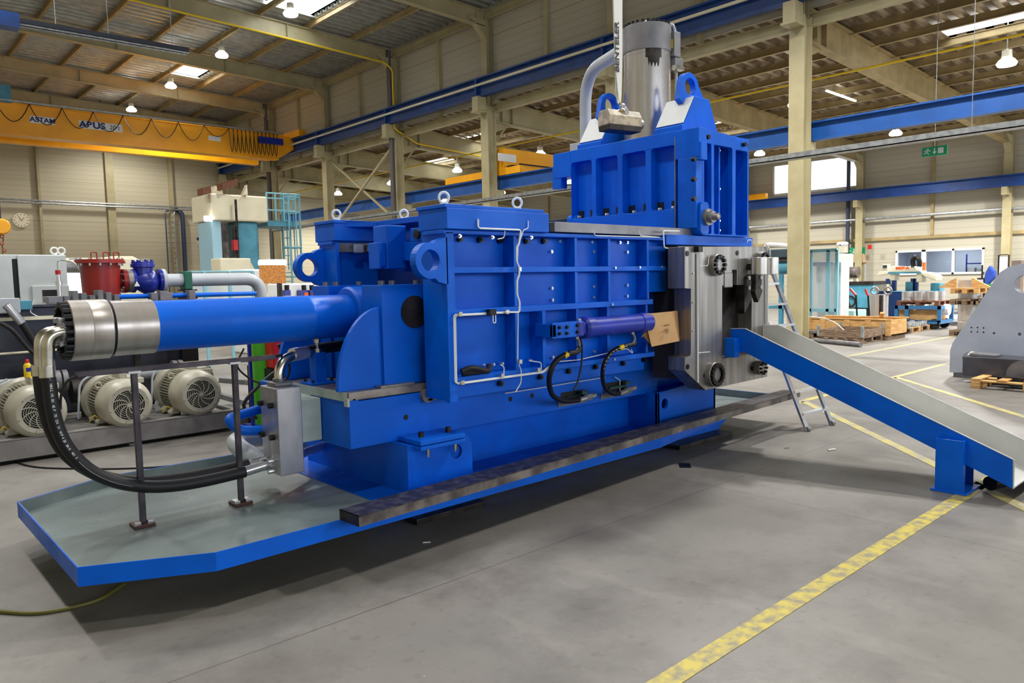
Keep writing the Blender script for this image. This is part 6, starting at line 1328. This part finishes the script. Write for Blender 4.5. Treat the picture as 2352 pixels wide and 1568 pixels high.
A = fl(1835, 772); t = thing('steel_slab', 'flat grey slab stack right at the foot of the big column', 'slab', (A[0]+.5, A[1]+.7, 0)); MB().box(A[0], A[0]+1, A[1]+.3, A[1]+1.6, .12, .22).build('slab', GREYST, t); MB().box(A[0], A[0]+1, A[1]+.4, A[1]+.5, 0, .12).box(A[0], A[0]+1, A[1]+1.3, A[1]+1.4, 0, .12).each('support', WOODO, t)
# stood steel hub behind the crate
xs_ = cx1+1.6
q = atx(2005, 700, xs_); z1 = atx(2005, 677, xs_)[2]
t = thing('steel_hub', 'large bare steel hub with keyways standing behind the pine crate', 'hub', (xs_+.4, q[1], 0))
r = abs(atx(1982, 700, xs_)[1]-atx(2032, 700, xs_)[1])/2*.82
MB().lathe((xs_+.4, q[1], .15), (0, 0, 1), [(0, 0), (0, r), (z1-.15, r), (z1-.15, r*.6), (z1-.3, r*.6)], 40).build('body', RINGM, t)
b = MB().box(xs_+.38-r, xs_+.5-r, q[1]-r*.75, q[1]-r*.45, .2, z1-.01); b.build('keyway', BLACKST, t)
MB().box(xs_, xs_+.9, q[1]-.4, q[1]+.4, 0, .15).build('timber', WOODO, t)
f0 = MB().tube([(xs_+.35, q[1]+.1+.1*math.cos(a), z1+.1+.1*math.sin(a)) for a in [2*math.pi*k/14 for k in range(15)]], .025, 6, False).build('lifting_eye', GREYST, t); copies(f0, [(0, -.35, 0)])
# pallet truck handles
for k, (px, py, px2) in enumerate(((1953, 663, 1966), (1988, 664, 1994))):
    xa = cx1+1.35; p0 = atx(px, py, xa); p1 = atx(px2, py+15, xa); p2 = atx(px2+3, 735, xa)
    t = thing('pallet_truck_handle', ['left red tipped pallet truck handle behind the crate', 'right red tipped pallet truck handle beside the steel hub'][k], 'pallet truck', tuple(p2), 'pallet truck handles')
    MB().tube([tuple(p0), tuple(p1)], .035, 8).build('red_grip', BRED, t); MB().tube([tuple(p1), tuple(p2), (p2[0], p2[1], .1)], .025, 8).build('shaft', BOLT, t); MB().box(xa-.1, xa+.9, p2[1]-.25, p2[1]+.25, 0, .12).build('chassis', TEAL, t)
# teal chip hopper
xh = 27.0; H = lambda px, py: tuple(atx(px, py, xh)[1:])
t = thing('chip_hopper', 'teal tipping hopper between machine screen and band saw', 'hopper', (xh, H(1960, 700)[0], 0))
MB().prism([H(1930, 655), H(2004, 648), H(2004, 700), H(1990, 708), H(1957, 706)], 'x', xh, xh+1.3).build('bin', TEAL, t, .02)
MB().box(xh-.03, xh+1.35, H(2007, 648)[0], H(1940, 652)[0], H(2000, 650)[1]-.06, H(2000, 646)[1]).build('rim', BLACKST, t)
MB().box(xh+.1, xh+1.2, H(1995, 700)[0], H(1960, 700)[0], 0, .5).build('stand', BLACKST, t)
yy = H(1953, 690)[0]; MB().lathe((xh-.02, yy, H(1953, 692)[1]), (-1, 0, 0), [(0, .2), (.03, .22), (.03, .16), (0, .16)], 20).build('wheel_ring', BLACKST, t)
xh2 = 25.5; q = atx(1943, 718, xh2); q2 = atx(1908, 712, xh2)
tag(MB().box(xh2, xh2+1, atx(1962, 715, xh2)[1], atx(1905, 715, xh2)[1], 0, atx(1930, 712, xh2)[2]).build('pale_crate', mat('pale_green_box', (150, 190, 186), .5), bevel=.03), 'pale green low box under the teal hopper', 'box')
# machine screen (clear panels in a teal frame)
xs2 = 22.5; S2 = lambda px, py: atx(px, py, xs2)
t = thing('machine_screen', 'tall clear guard screen in a light teal steel frame', 'guard screen', (xs2, S2(1890, 700)[1], 0))
yA, yB, yM = S2(1862, 650)[1], S2(1922, 650)[1], S2(1902, 650)[1]; zT = S2(1890, 575)[2]; zB = S2(1890, 712)[2]
b = MB()
for yy in (yA, yM, yB): b.box(xs2-.04, xs2+.04, yy-.045, yy+.045, 0, zT)
for z in (zT, zB): b.box(xs2-.04, xs2+.04, yB, yA, z-.045, z+.045)
b.box(xs2, xs2+1.2, yA-.04, yA+.04, zT-.04, zT+.04).box(xs2+1.1, xs2+1.2, yA-.04, yA+.04, 0, zT)
b.build('frame', LTEAL, t); MB().box(xs2, xs2+.012, yB, yA, zB, zT).build('sheet', POLY, t)
p = S2(1873, 625); MB().box(xs2+.25, xs2+.3, S2(1906, 630)[1], S2(1866, 630)[1], S2(1, 648)[2] if False else atx(1885, 650, xs2)[2], atx(1885, 608, xs2)[2]).build('control_panel', LGREY, t)
b = MB()
for a in ((1874, 620), (1874, 641), (1895, 620), (1914, 624), (1906, 641)): q = S2(*a); b.box(xs2+.22, xs2+.25, q[1]-.06, q[1]+.06, q[2]-.1, q[2]+.1)
b.each('control_button', BOLT, t); q = S2(1882, 606); MB().box(xs2+.2, xs2+.25, q[1]-.3, q[1]+.3, q[2]-.06, q[2]+.06).build('blue_maker_plate', CBLUE, t)
MB().box(xs2+.3, xs2+.9, S2(1862, 650)[1]-.05, yB, .3, S2(1890, 600)[2]).build('machine_body', LGREY, t, .05)
# radial drill
xd = 27.5; D = lambda px, py: atx(px, py, xd)
t = thing('radial_drill', 'cream radial drilling machine behind the clear guard screen', 'machine tool', (xd, D(1935, 700)[1], 0))
yy0, yy1 = sorted((D(1923, 600)[1], D(1942, 600)[1])); MB().box(xd, xd+.7, yy0, yy1, D(1930, 650)[2]-.3, D(1930, 583)[2]).box(xd+.1, xd+.7, yy0-.1, yy1+.1, 0, 1.0).build('head', CREAM2, t, .05)
MB().lathe((xd+.3, D(1935, 1)[1], D(1935, 580)[2]), (0, 0, 1), [(0, .2), (.3, .2), (.31, .0)], 18).build('motor', MGREY, t); MB().lathe((xd+.3, D(1935, 1)[1], D(1935, 573)[2]+.15), (0, 0, 1), [(0, .2), (.1, .2), (.14, .14), (.14, 0)], 18).build('motor_cap', WHITE, t)
p = D(1944, 640); MB().tube([tuple(p), tuple(D(1958, 638)), tuple(D(1968, 642)), tuple(D(1972, 652))], .045, 8).build('lamp_arm', CREAM2, t); q = D(1972, 650); MB().lathe(tuple(q), (0, -.3, -1), [(0, .05), (.08, .12), (.2, .15), (.2, 0)], 14).build('lamp_head', CREAM2, t)
q = D(1944, 650); MB().box(xd-.1, xd, q[1]-.1, q[1]+.1, q[2]-.12, q[2]+.08).build('yellow_button_box', YELLOW, t)
b = MB()
for k in range(5): p = D(1927+5*k, 636+(k*7) % 12); b.cyl((xd-.12, p[1], p[2]), (xd, p[1], p[2]), .08, 10)
b.each('lever', CREAM2, t)
MB().cyl(tuple(D(1944, 625)), (xd, D(1972, 625)[1], D(1972, 625)[2]), .2, 20).build('arm', MILL, t)
# band saw with text
xb = 24.5; W = lambda px, py: atx(px, py, xb)
t = thing('band_saw', 'cream and blue horizontal band saw with orange letters on its bow', 'machine tool', (xb, W(2080, 700)[1], 0))
MB().prism([tuple(W(*p)[1:]) for p in ((2041, 625), (2045, 614), (2050, 611), (2098, 612), (2106, 619), (2115, 620), (2115, 625))], 'x', xb, xb+.5).build('saw_bow', CREAM2, t, .02)
yA, yB = W(2040, 626)[1], W(2114, 626)[1]; MB().box(xb-.02, xb+.5, yB, yA, W(2080, 628)[2], W(2080, 624)[2]).build('blue_band', CBLUE if False else TEAL, t)
q = W(2073, 615.5); text('MEBA', .12, (xb-.02, q[1], q[2]), (0, -1, 0), (0, 0, 1), OINK, t, .004, bold=.006, squash=1.3)
MB().prism([tuple(W(*p)[1:]) for p in ((2012, 632), (2018, 623), (2041, 624), (2041, 628))], 'x', xb+.05, xb+.5).build('left_cover', CREAM2, t)
MB().prism([tuple(W(*p)[1:]) for p in ((2115, 624), (2135, 626), (2153, 634), (2150, 645), (2125, 636), (2115, 630))], 'x', xb, xb+.5).build('motor_cover', CREAM2, t, .03)
MB().box(xb+.05, xb+.45, W(2054, 630)[1], W(2042, 630)[1], W(2050, 644)[2], W(2050, 627)[2]).box(xb+.05, xb+.45, W(2116, 630)[1], W(2103, 630)[1], W(2110, 648)[2], W(2110, 627)[2]).each('guide_arm', CREAM2, t, .02)
MB().box(xb+.1, xb+.5, W(2092, 660)[1], W(2076, 660)[1], .9, W(2080, 647)[2]).box(xb+.1, xb+.5, W(2156, 660)[1], W(2134, 660)[1], .9, W(2145, 650)[2]).box(xb, xb+.7, W(2150, 680)[1], W(2045, 680)[1], W(2090, 673)[2], W(2090, 668)[2]).each('vice', TEAL, t, .02)
b = MB()
for px in (2046, 2060, 2105, 2112): b.box(xb+.2, xb+.3, W(px, 1)[1]-.06, W(px, 1)[1]+.06, .2, W(2050, 640)[2])
b.each('post', DBLUE, t); MB().box(xb, xb+.7, W(2110, 700)[1], W(2012, 700)[1], .15, W(2050, 668)[2]).build('base', DBLUE, t, .03)
MB().prism([tuple(W(*p)[1:]) for p in ((2012, 668), (2020, 655), (2042, 652), (2044, 668))], 'x', xb-.2, xb+.2).build('hopper_cover', MGREY, t)
MB().box(xb+.1, xb+.35, W(2036, 618)[1], W(2023, 618)[1], W(2030, 622)[2], W(2030, 607)[2]).build('control_box', MGREY, t, .02); MB().box(xb+.09, xb+.1, W(2034, 618)[1], W(2025, 618)[1], W(2030, 615)[2], W(2030, 609)[2]).build('screen', SCREEN, t)
p = [tuple(W(*a)) for a in ((2098, 612), (2096, 600), (2100, 592), (2107, 592), (2112, 600), (2112, 612))]
MB().tube(spline(p, 6), .07, 8).build('drag_chain_loop', BOLT, t)
q = W(2117, 606); MB().cyl((xb+.2, q[1], q[2]-.2), (xb+.2, q[1], q[2]+.05), .05, 10).build('signal_red', OINK, t); MB().cyl((xb+.2, q[1], q[2]-.4), (xb+.2, q[1], q[2]-.2), .05, 10).build('signal_white', WHITE, t)
# blue trolley with a pallet of steel rings
R_ = fl(2150, 757); xt = float(fl(2152, 757)[0]); T_ = lambda px, py: atx(px, py, xt)
t = thing('workshop_trolley', 'blue steel trolley carrying a pallet of turned rings', 'trolley', (xt, T_(2120, 700)[1], 0))
yR, yL = T_(2157, 720)[1], T_(2058, 720)[1]; zd = T_(2110, 702)[2]; zs = T_(2110, 735)[2]; dp = 1.0
b = MB()
for x in (xt, xt+dp):
    for yy in (yR, yL, (yL*.75+yR*.25)): b.box(x, x+.08, yy-.05, yy+.05, zs-.05, zd)
    b.box(x, x+.08, yR, yL, zd-.1, zd).box(x, x+.08, yR, yL, zs-.1, zs)
for yy in (yR, yL): b.box(xt, xt+dp, yy-.04, yy+.04, zd-.1, zd).box(xt, xt+dp, yy-.04, yy+.04, zs-.1, zs)
b.box(xt, xt+dp, yR, yL, zs-.03, zs-.01); b.build('frame', mat('trolley_blue', (46, 108, 160), .4), t)
for x in (xt+.1, xt+dp-.1):
    for yy in (yR+.15, yL-.15):
        MB().cyl((x-.04, yy, .15), (x+.04, yy, .15), .15, 20).build('castor_wheel', RUBBER, t); MB().box(x-.06, x+.06, yy-.04, yy+.04, .15, zs-.1).build('castor_fork', GALV, t)
pallet(xt+.5, (yR+yL)/2, zd, 1.0, abs(yL-yR)*.98, mat('brown_pallet_wood', (110, 70, 50), .8), 'brown pallet on top of the blue trolley')
ringm = STEELV
def ring(x, y, z, r, h, label, group, hole=.6):
    o = MB().lathe((x, y, z), (0, 0, 1), [(0, r*hole), (0, r), (h*.3, r), (h*.31, r*.97), (h*.36, r*.97), (h*.37, r), (h, r), (h, r*hole), (0, r*hole)], 34).build('steel_ring', RINGM); return tag(o, label, 'steel ring', group)
wd = abs(yL-yR)
for k in range(3): ring(xt+.28, yL-wd*(.17+.3*k), zd+.144, wd*.125, T_(2110, 670)[2]-zd-.144, 'shiny turned ring on the trolley pallet, %s in the front row' % ['left', 'middle', 'right'][k], 'rings on the trolley')
for k in range(3): ring(xt+.75, yL-wd*(.22+.3*k), zd+.144, wd*.125, T_(2110, 670)[2]-zd-.144, 'shiny turned ring on the trolley pallet, %s in the rear row' % ['left', 'middle', 'right'][k], 'rings on the trolley')
# things under the trolley
for k in range(3):
    q = T_(2085+28*k, 712); tag(MB().cyl((xt+.5, q[1]+.2, q[2]), (xt+.5, q[1]-.3, q[2]), .16, 16).build('white_roll', WHITE), 'white roll on the lower trolley shelf, %s' % ['left', 'middle', 'right'][k], 'roll', 'rolls under the trolley')
tag(MB().box(xt+.2, xt+.8, T_(2150, 725)[1], T_(2050, 725)[1], zs, zs+.28).build('plank_box', WOOD), 'wooden box lying on the lower shelf of the blue trolley', 'box')
# stacks of rings on pallets by the window
xk = 21.5; K = lambda px, py: atx(px, py, xk)
def ringat(px0, px1, z0, z1, lab, dx=.6):
    y0, y1 = K(px1, 690)[1], K(px0, 690)[1]; return ring(xk+dx, (y0+y1)/2, z0, abs(y1-y0)/2*1.02, z1-z0, lab, 'rings in the stack', .8)
yk0, yk1 = K(2246, 700)[1], K(2180, 700)[1]; yc_ = (yk0+yk1)/2; wk = abs(yk1-yk0)
Z1, Z2, Z3 = K(2215, 700)[2], K(2215, 674)[2], K(2215, 643)[2]
for k, (za_, zb_) in enumerate(((.0, Z1), (Z1, Z2), (Z2, Z3))):
    pallet(xk+.65, yc_, za_, 1.2, wk, WOOD if k == 2 else WOODO, 'pallet of the ring stack, %s' % ['on the floor', 'second level', 'top level'][k], 'pallets of the ring stack')
    ringat(2184, 2238, za_+.146, zb_-.002, 'large bright ring in the stack by the window, %s' % ['bottom level', 'middle level', 'top level'][k])
yk2 = (K(2250, 1)[1]+K(2310, 1)[1])/2
for k, (za_, zb_) in enumerate(((.0, Z1), (Z1, Z2*.97))):
    pallet(xk+.65, yk2, za_, 1.2, wk*.9, WOODO, 'pallet under the rings half hidden by the grey plate, %s' % ['on the floor', 'upper level'][k], 'pallets of the ring stack')
    ringat(2256, 2300, za_+.146, zb_-.002, 'bright ring half hidden behind the grey plate, %s' % ['lower', 'upper'][k])
for k in range(2):
    q = K(2176+64*k, 660); zb_ = Z2+.146; sg = 1 if k == 0 else -1
    tag(MB().prism([(q[1]-.14*sg, zb_), (q[1]+.3*sg, zb_), (q[1]-.14*sg, zb_+.26)], 'x', xk+.2, xk+.3).build('timber_chock', WOOD), 'slanted pine chock on the top pallet, %s of the ring' % ['left', 'right'][k], 'wood')
# row of pallets with small parts along the aisle, receding to the right
P0 = fl(2060, 773); P1 = fl(2140, 757)
for k in range(5):
    f = k/4.0; x = P0[0]+(P1[0]-P0[0])*f; y = P0[1]+(P1[1]-P0[1])*f+.5
    pallet(x, y, 0, 1.2, .85, WOODO if k % 2 else WOOD, 'pallet with small metal parts along the aisle, %s from the crate' % ['first', 'second', 'third', 'fourth', 'fifth'][k], 'pallets along the aisle')
    b = MB()
    for i in range(7):
        for j in range(3): b.cyl((x-.5+.17*i, y-.3+.28*j, .146), (x-.5+.17*i, y-.3+.28*j, .22+.05*random.random()), .07, 10)
    o = b.build('small_steel_parts', GALV); tag(o, 'layer of small steel parts on the %s aisle pallet' % ['first', 'second', 'third', 'fourth', 'fifth'][k], 'steel parts'); o['kind'] = 'stuff'
q = fl(2058, 772); tag(MB().cbox((q[0]-.15, q[1]+.35, .42), (.9, .1, .05), rz=.5, ry=.5).build('loose_board', WOOD), 'loose pine board leaning on the first aisle pallet', 'wood')
for k in range(3):
    q = fl(2205-10*k, 748-9*k); tag(MB().box(q[0], q[0]+1.6, q[1], q[1]+2.2, 0, .12+.04*k).build('steel_sheet_stack', GREYST if k % 2 == 0 else WHITE), 'low stack of sheet metal beside the trolley, %s' % ['nearest', 'middle', 'farthest'][k], 'sheets')
# far right: workbench with blue jacket, cabinet, green box
xw = 33.5; B_ = lambda px, py: atx(px, py, xw)
t = thing('notice_panel', 'white framed notice panel left of the right wall column', 'panel', tuple(B_(2305, 620)))
y0_, y1_ = B_(2315, 620)[1], B_(2295, 620)[1]; MB().box(xw, xw+.08, y0_, y1_, B_(2305, 632)[2]-.5, B_(2305, 587)[2]).build('board', WHITE, t); MB().box(xw-.02, xw, y0_-.05, y0_, B_(2305, 632)[2]-.5, B_(2305, 585)[2]).box(xw-.02, xw, y1_, y1_+.05, B_(2305, 632)[2]-.5, B_(2305, 585)[2]).box(xw-.02, xw, y0_, y1_, B_(2305, 586)[2], B_(2305, 584)[2]).build('frame', BLACKST, t)
MB().box(xw+.02, xw+.06, y0_+.1, y0_+.16, 0, B_(2305, 632)[2]).build('leg', BLACKST, t)
xj = 31.0; J = lambda px, py: atx(px, py, xj)
t = thing('blue_jacket', 'blue work jacket hanging at the bench below the office window', 'jacket', tuple(J(2275, 640)))
pts = [J(*p)[1:] for p in ((2272, 608), (2262, 625), (2256, 655), (2266, 656), (2285, 636), (2284, 622))]
MB().prism([tuple(p) for p in pts], 'x', xj, xj+.3).build('jacket', mat('jacket_blue', (34, 66, 158), .8, bump=.4, bscale=8), t, .08)
MB().cyl((xj+.15, J(2272, 1)[1], 0), (xj+.15, J(2272, 1)[1], J(2272, 608)[2]), .03, 8).build('stand', BLACKST, t)
t = thing('workbench', 'workbench with green box behind the grey plate', 'workbench', tuple(J(2280, 660)))
yb0, yb1 = J(2330, 660)[1], J(2245, 660)[1]; MB().box(xj-.2, xj+1, yb0, yb1, J(2280, 662)[2]-.05, J(2280, 660)[2]).build('top', WOODO, t); MB().box(xj, xj+.1, yb0, yb0+.1, 0, J(2280, 662)[2]).box(xj, xj+.1, yb1-.1, yb1, 0, J(2280, 662)[2]).each('leg', BLACKST, t)
q0 = J(2264, 658); q1 = J(2282, 652); tag(MB().box(xj-.1, xj+.3, q1[1], q0[1], J(2280, 660)[2], q1[2]).build('green_crate', mat('green_plastic', (40, 130, 70), .5)), 'small green box on the workbench under the jacket', 'box')
q0 = J(2244, 650); q1 = J(2262, 638); tag(MB().box(xj, xj+.6, q1[1], q0[1], .0, q1[2]).build('dark_cabinet', BLACKST), 'dark tool cabinet left of the blue jacket', 'cabinet')
tag(MB().box(xj+.4, xj+.8, J(2338, 600)[1], J(2316, 600)[1], 0, J(2325, 598)[2]).build('electric_cabinet', mat('dim_cabinet', (110, 96, 90), .6)), 'dim brown cabinet beside the right wall column', 'cabinet')
# dark machine with teal drum behind the ladder
xm = 19.5; M_ = lambda px, py: atx(px, py, xm)
t = thing('roller_machine', 'dark machine with teal drum and white pipe seen behind the ladder', 'machine', (xm, M_(1775, 650)[1], 0))
ya, yb_ = M_(1800, 600)[1]-.3, M_(1760, 600)[1]+.4
MB().box(xm, xm+.8, ya, yb_, M_(1780, 592)[2], M_(1780, 572)[2]).build('dark_box', mat('dark_teal', (58, 74, 82), .4), t, .03)
MB().cyl((xm+.3, ya, M_(1790, 615)[2]), (xm+.3, yb_, M_(1790, 615)[2]), .18, 20).build('teal_drum', TEAL, t)
MB().cyl((xm+.3, ya, M_(1790, 597)[2]), (xm+.3, yb_, M_(1790, 597)[2]), .08, 14).build('shaft', GREYST, t)
MB().tube(bend([tuple(M_(1758, 572)), tuple(M_(1760, 561)), tuple(M_(1800, 563)), tuple(M_(1830, 568))], .1), .06, 8).build('white_pipe', WHITE, t)
MB().box(xm+.1, xm+.2, M_(1792, 700)[1], M_(1784, 700)[1], 0, M_(1790, 630)[2]).box(xm+.1, xm+.2, ya, yb_, M_(1780, 705)[2]-.05, M_(1780, 705)[2]+.05).box(xm+.1, xm+.7, ya, ya+.1, 0, M_(1790, 630)[2]).build('frame', TEAL, t)
# far door with beige box above, wall side
q0 = atx(1950, 662, XR-.05); q1 = atx(1988, 607, XR-.05)
struct(MB().box(XR-.06, XR, q1[1], q0[1], 0, q1[2]).build('door_1', LGREY)); struct(MB().box(XR-.3, XR, q1[1], q0[1], q1[2]+.1, atx(1970, 583, XR)[2]).build('trim_1', mat('beige_box', (210, 180, 144), .6)))
# white reel rope on the crate
P = [atx(a, b_, cx1-.6) for a, b_ in ((1830, 735), (1860, 727), (1895, 732), (1920, 742), (1938, 758))]
tag(MB().tube(spline(P, 6), .012, 6).build('plastic_strap', WHITE), 'thin pale strap curving over the crate to the collar pallet', 'strap')
